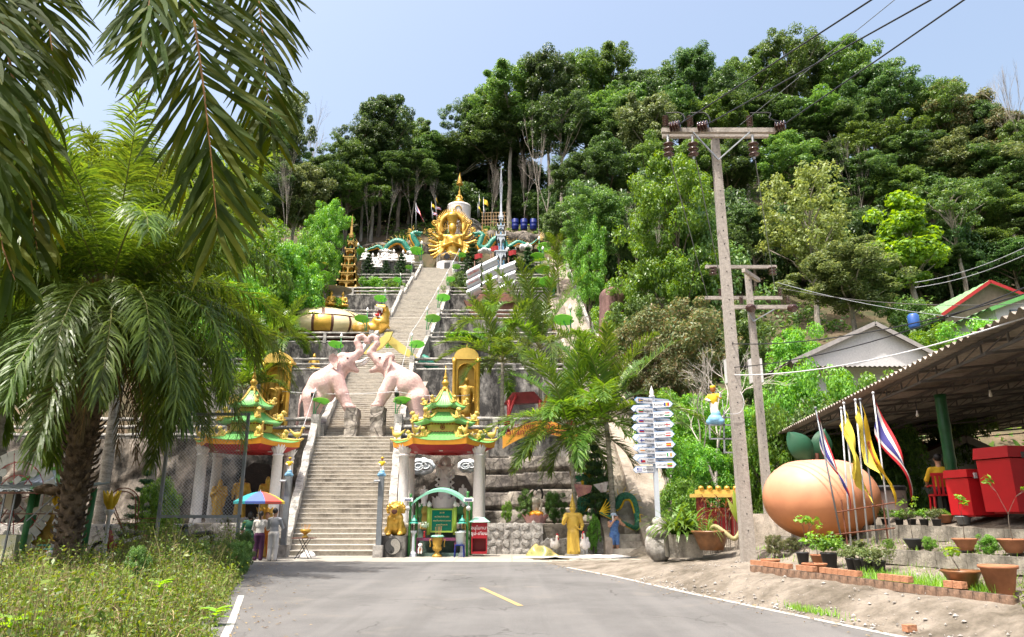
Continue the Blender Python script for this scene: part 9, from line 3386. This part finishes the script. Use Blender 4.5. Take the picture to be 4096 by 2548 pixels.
def weed_h(x,y):
 d=along(LEFT_EDGE,y)-x
 h=.22+.38*min(1,max(0,d)/1.2)
 h+=(.55 if d>.5 else .15)*min(1,max(0,y-15)/7)*(1 if d<3.2 else max(-.5,1-(d-3.0)/2))
 q=math.sin(x*1.9+1)*math.sin(y*1.3)+.7*math.sin(x*4.1+y*2.7)+.5*math.sin(x*7.3-y*5.1)
 return h*max(.25,.85+.38*q)
stems,cs,ls=0,[],[]
b=MB()
while stems<6200:
 y=7.0+16.5*r.random()**1.15
 x=along(LEFT_EDGE,y)-.12-12.5*r.random()**1.25
 if abs(x)/y>.80 or(y>20.5 and x<-12.5):
  continue
 if x>along(LEFT_EDGE,y)-.25 and r.random()<.6:
  continue
 tall=r.random()<.05
 h=weed_h(x,y)*(r.uniform(1.2,1.7)if tall else r.uniform(.35,1.15))
 lx,ly=r.normal(0,.22,2)*h
 p1=(x+lx,y+ly,h)
 stems+=1
 b.tube([(x,y,-.05),(x+lx*.4+r.normal(0,.02),y+ly*.4,h*.55),p1],[.007,.005,.003],3,caps=False)
 k=int(9+20*h)
 f=r.uniform(.10,1.0,k)
 sp=.05+.07*h
 cs.append(np.stack([x+lx*f**1.5+r.normal(0,sp,k),y+ly*f**1.5+r.normal(0,sp,k),h*f],-1))
 ls.append(np.full(k,r.choice([.035,.05,.07,.11],p=[.32,.42,.2,.06])))
w=b.build("weeds",mat("weed_stem",(.17,.15,.06),rough=.8,var=.4))
w["kind"]="stuff"
tag(w,"tangled green and dry weeds along the left road edge","weeds")
cs,ls=np.vstack(cs),np.concatenate(ls)
nn=unit(r.normal(size=cs.shape)*.8+np.array([0,-.2,.7]))
sel=r.random(len(cs))
M_WL=mat_leaf("weed_leaf",[(.06,.14,.02),(.11,.23,.028),(.19,.33,.045),(.28,.36,.07)],rough=.45,trans=.4)
M_WD=mat_leaf("weed_dry",[(.24,.18,.09),(.34,.27,.13),(.15,.11,.06)],rough=.7,trans=.25)
g1,g2=sel<.93,sel>=.93
V1,F1=leaf_quads(cs[g1],nn[g1],ls[g1][:,None]*1.15,ls[g1][:,None]*.48,r)
V2,F2=leaf_quads(cs[g2],nn[g2],.10,.018,r)
ob("leaves",rawmesh("leaves",np.vstack([V1,V2]),np.vstack([F1,F2+len(V1)]),[M_WL,M_WD],mi=np.r_[np.zeros(len(F1),int),np.ones(len(F2),int)]),w)
for i,(px,pyt,Y,wd)in enumerate(((985,2118,22.4,95),(905,2150,20.5,110),(960,2170,19.5,90),(800,2175,19.0,130),(700,2190,18.0,120),(560,2225,16.5,120))):
 tree('bush3',px,pyt,Y,wd,base_z=-.05,name="weed_bush",label="leafy weed bush at the left road edge, %s from the parasol"%("first","second","third","fourth","fifth","sixth")[i],group="weed bushes by the road")
for i,(px,py,Y,L)in enumerate(((45,2480,8.6,.34),(865,2440,11.5,.22),(640,2330,12.5,.2))):
 p=P(px,py,Y)
 t=thing("broadleaf_plant","broad leaved seedling in the weeds, %s"%("at the left edge","beside the white road line","in the middle of the verge")[i],"plant",(p.x,Y,0))
 MB().tube([(p.x,Y,0),(p.x,Y,p.z)],.008,5).build("stem",M_STEM,t)
 for k in range(9):
  a=k*2.4
  d=Vector((math.cos(a),math.sin(a),.25+.1*(k%3)))
  b=MB()
  b.grid(lambda u,v:tuple(Vector((p.x,Y,p.z-.04*(k%4)))+d*L*v+Vector((-math.sin(a),math.cos(a),0))*(u-.5)*L*.55*math.sin(PI*(.06+.9*v))+Vector((0,0,.12*L*abs(u-.5)-.25*L*v*v))),4,7)
  b.build("leaf",LEAFM['lime'],t,smooth=True)
V,F=[],[]
for k in range(1500):
 y=7.5+12*r.random()
 x=along(LEFT_EDGE,y)-.3-8*r.random()**.8
 if abs(x)/y>.8:
  continue
 L=r.uniform(.25,.75)*(1.6 if r.random()<.05 else 1)
 a,e=r.uniform(0,2*PI),r.uniform(.5,1.45)
 d=np.array([math.cos(a)*math.cos(e),math.sin(a)*math.cos(e),math.sin(e)])
 sd=np.array([-math.sin(a),math.cos(a),0])*.006
 p=np.array([x,y,0.0])
 q=p+d*L*.6
 e2=q+(d+np.array([0,0,-.7]))*L*.4
 n0=len(V)
 V+=[p-sd,p+sd,q+sd,q-sd,e2+sd*.2,e2-sd*.2]
 F+=[(n0,n0+1,n0+2,n0+3),(n0+3,n0+2,n0+4,n0+5)]
ob("dry_blades",rawmesh("dry_blades",np.array(V),np.array(F),mat_leaf("straw",[(.30,.23,.11),(.36,.29,.15),(.22,.20,.07)],rough=.7,trans=.2)),w)
def bank_q(px,n):
 lo,hi=7.0,26.0
 for _ in range(9):
  y=(lo+hi)/2
  if 2048+FPX*(along(RIGHT_EDGE,y)+n/.955)/(y*CT-.25)>px:
   lo=y
  else:
   hi=y
 x=along(RIGHT_EDGE,y)+n/.955
 return(x,y,bank_z(x,y))
V,F=[],[]
for k in range(2600):
 q=r.random()
 if q<.55:
  p=bank_q(r.uniform(3440,3990),1.55+.45*r.random())
  L=r.uniform(.08,.22)
 elif q<.65:
  p=bank_q(r.normal(3230,60),.10+.14*r.random())
  L=r.uniform(.05,.14)
 else:
  p=bank_q(r.uniform(3000,4096),2.2+2.0*r.random())
  L=r.uniform(.05,.16)
 a,e=r.uniform(0,2*PI),r.uniform(.7,1.45)
 d=np.array([math.cos(a)*math.cos(e),math.sin(a)*math.cos(e),math.sin(e)])
 sd=np.array([-math.sin(a),math.cos(a),0])*.006
 p=np.array(p)
 q2=p+d*L
 n0=len(V)
 V+=[p-sd,p+sd,q2+sd*.3,q2-sd*.3]
 F+=[(n0,n0+1,n0+2,n0+3)]
stuff(ob("grass",rawmesh("grass",np.array(V),np.array(F),LEAFM['lime'])),"short bright grass strips on the right bank","grass")
cs=[]
for k in range(700):
 y=r.uniform(7.6,10.3)
 n=r.uniform(1.2,2.6)
 x=along(RIGHT_EDGE,y)+n/.955
 h=r.uniform(.1,.75)*(1-abs(y-9)/2.4)
 for f in r.uniform(.1,1,9):
  cs.append((x+r.normal(0,.07),y+r.normal(0,.07),bank_z(x,y)+h*f))
cs=np.array(cs)
V,F=leaf_quads(cs,unit(r.normal(size=cs.shape)*.7+np.array([0,-.2,.8])),.06,.028,r)
stuff(ob("bank_weeds",rawmesh("bank_weeds",V,F,M_WL)),"leafy weeds with small white flowers at the lower right corner","weeds")
peb=MB()
for k in range(900):
 y=r.uniform(8.5,19)
 n=r.uniform(.02,4.0)if r.random()<.7 else r.uniform(-.12,.3)
 x=along(RIGHT_EDGE,y)+n/.955
 q=.012+.03*r.random()**3
 z=bank_z(x,y)+.02
 V=np.array([(1,0,0),(-1,0,0),(0,1,0),(0,-1,0),(0,0,.7),(0,0,-.7)])*q*r.uniform(.6,1.3,3)+np.array((x,y,z))
 peb.add(V,[(0,2,4),(2,1,4),(1,3,4),(3,0,4),(2,0,5),(1,2,5),(3,1,5),(0,3,5)])
stuff(peb.build("gravel",M_STONE),"loose grit and small stones on the cement bank","gravel")
k=420
y=r.uniform(7.5,25,k)
side=r.random(k)<.5
x=np.array([along(RIGHT_EDGE,q)-abs(r.normal(0,.35))if s_ else along(LEFT_EDGE,q)+.1+abs(r.normal(0,.5))for q,s_ in zip(y,side)])
V,F=leaf_quads(np.stack([x,y,np.full(k,.016)],-1),unit(r.normal(size=(k,3))*.15+np.array([0,0,1])),.07,.035,r)
stuff(ob("leaf_litter",rawmesh("leaf_litter",V,F,M_WD)),"dry fallen leaves scattered along the road edges","leaf litter")
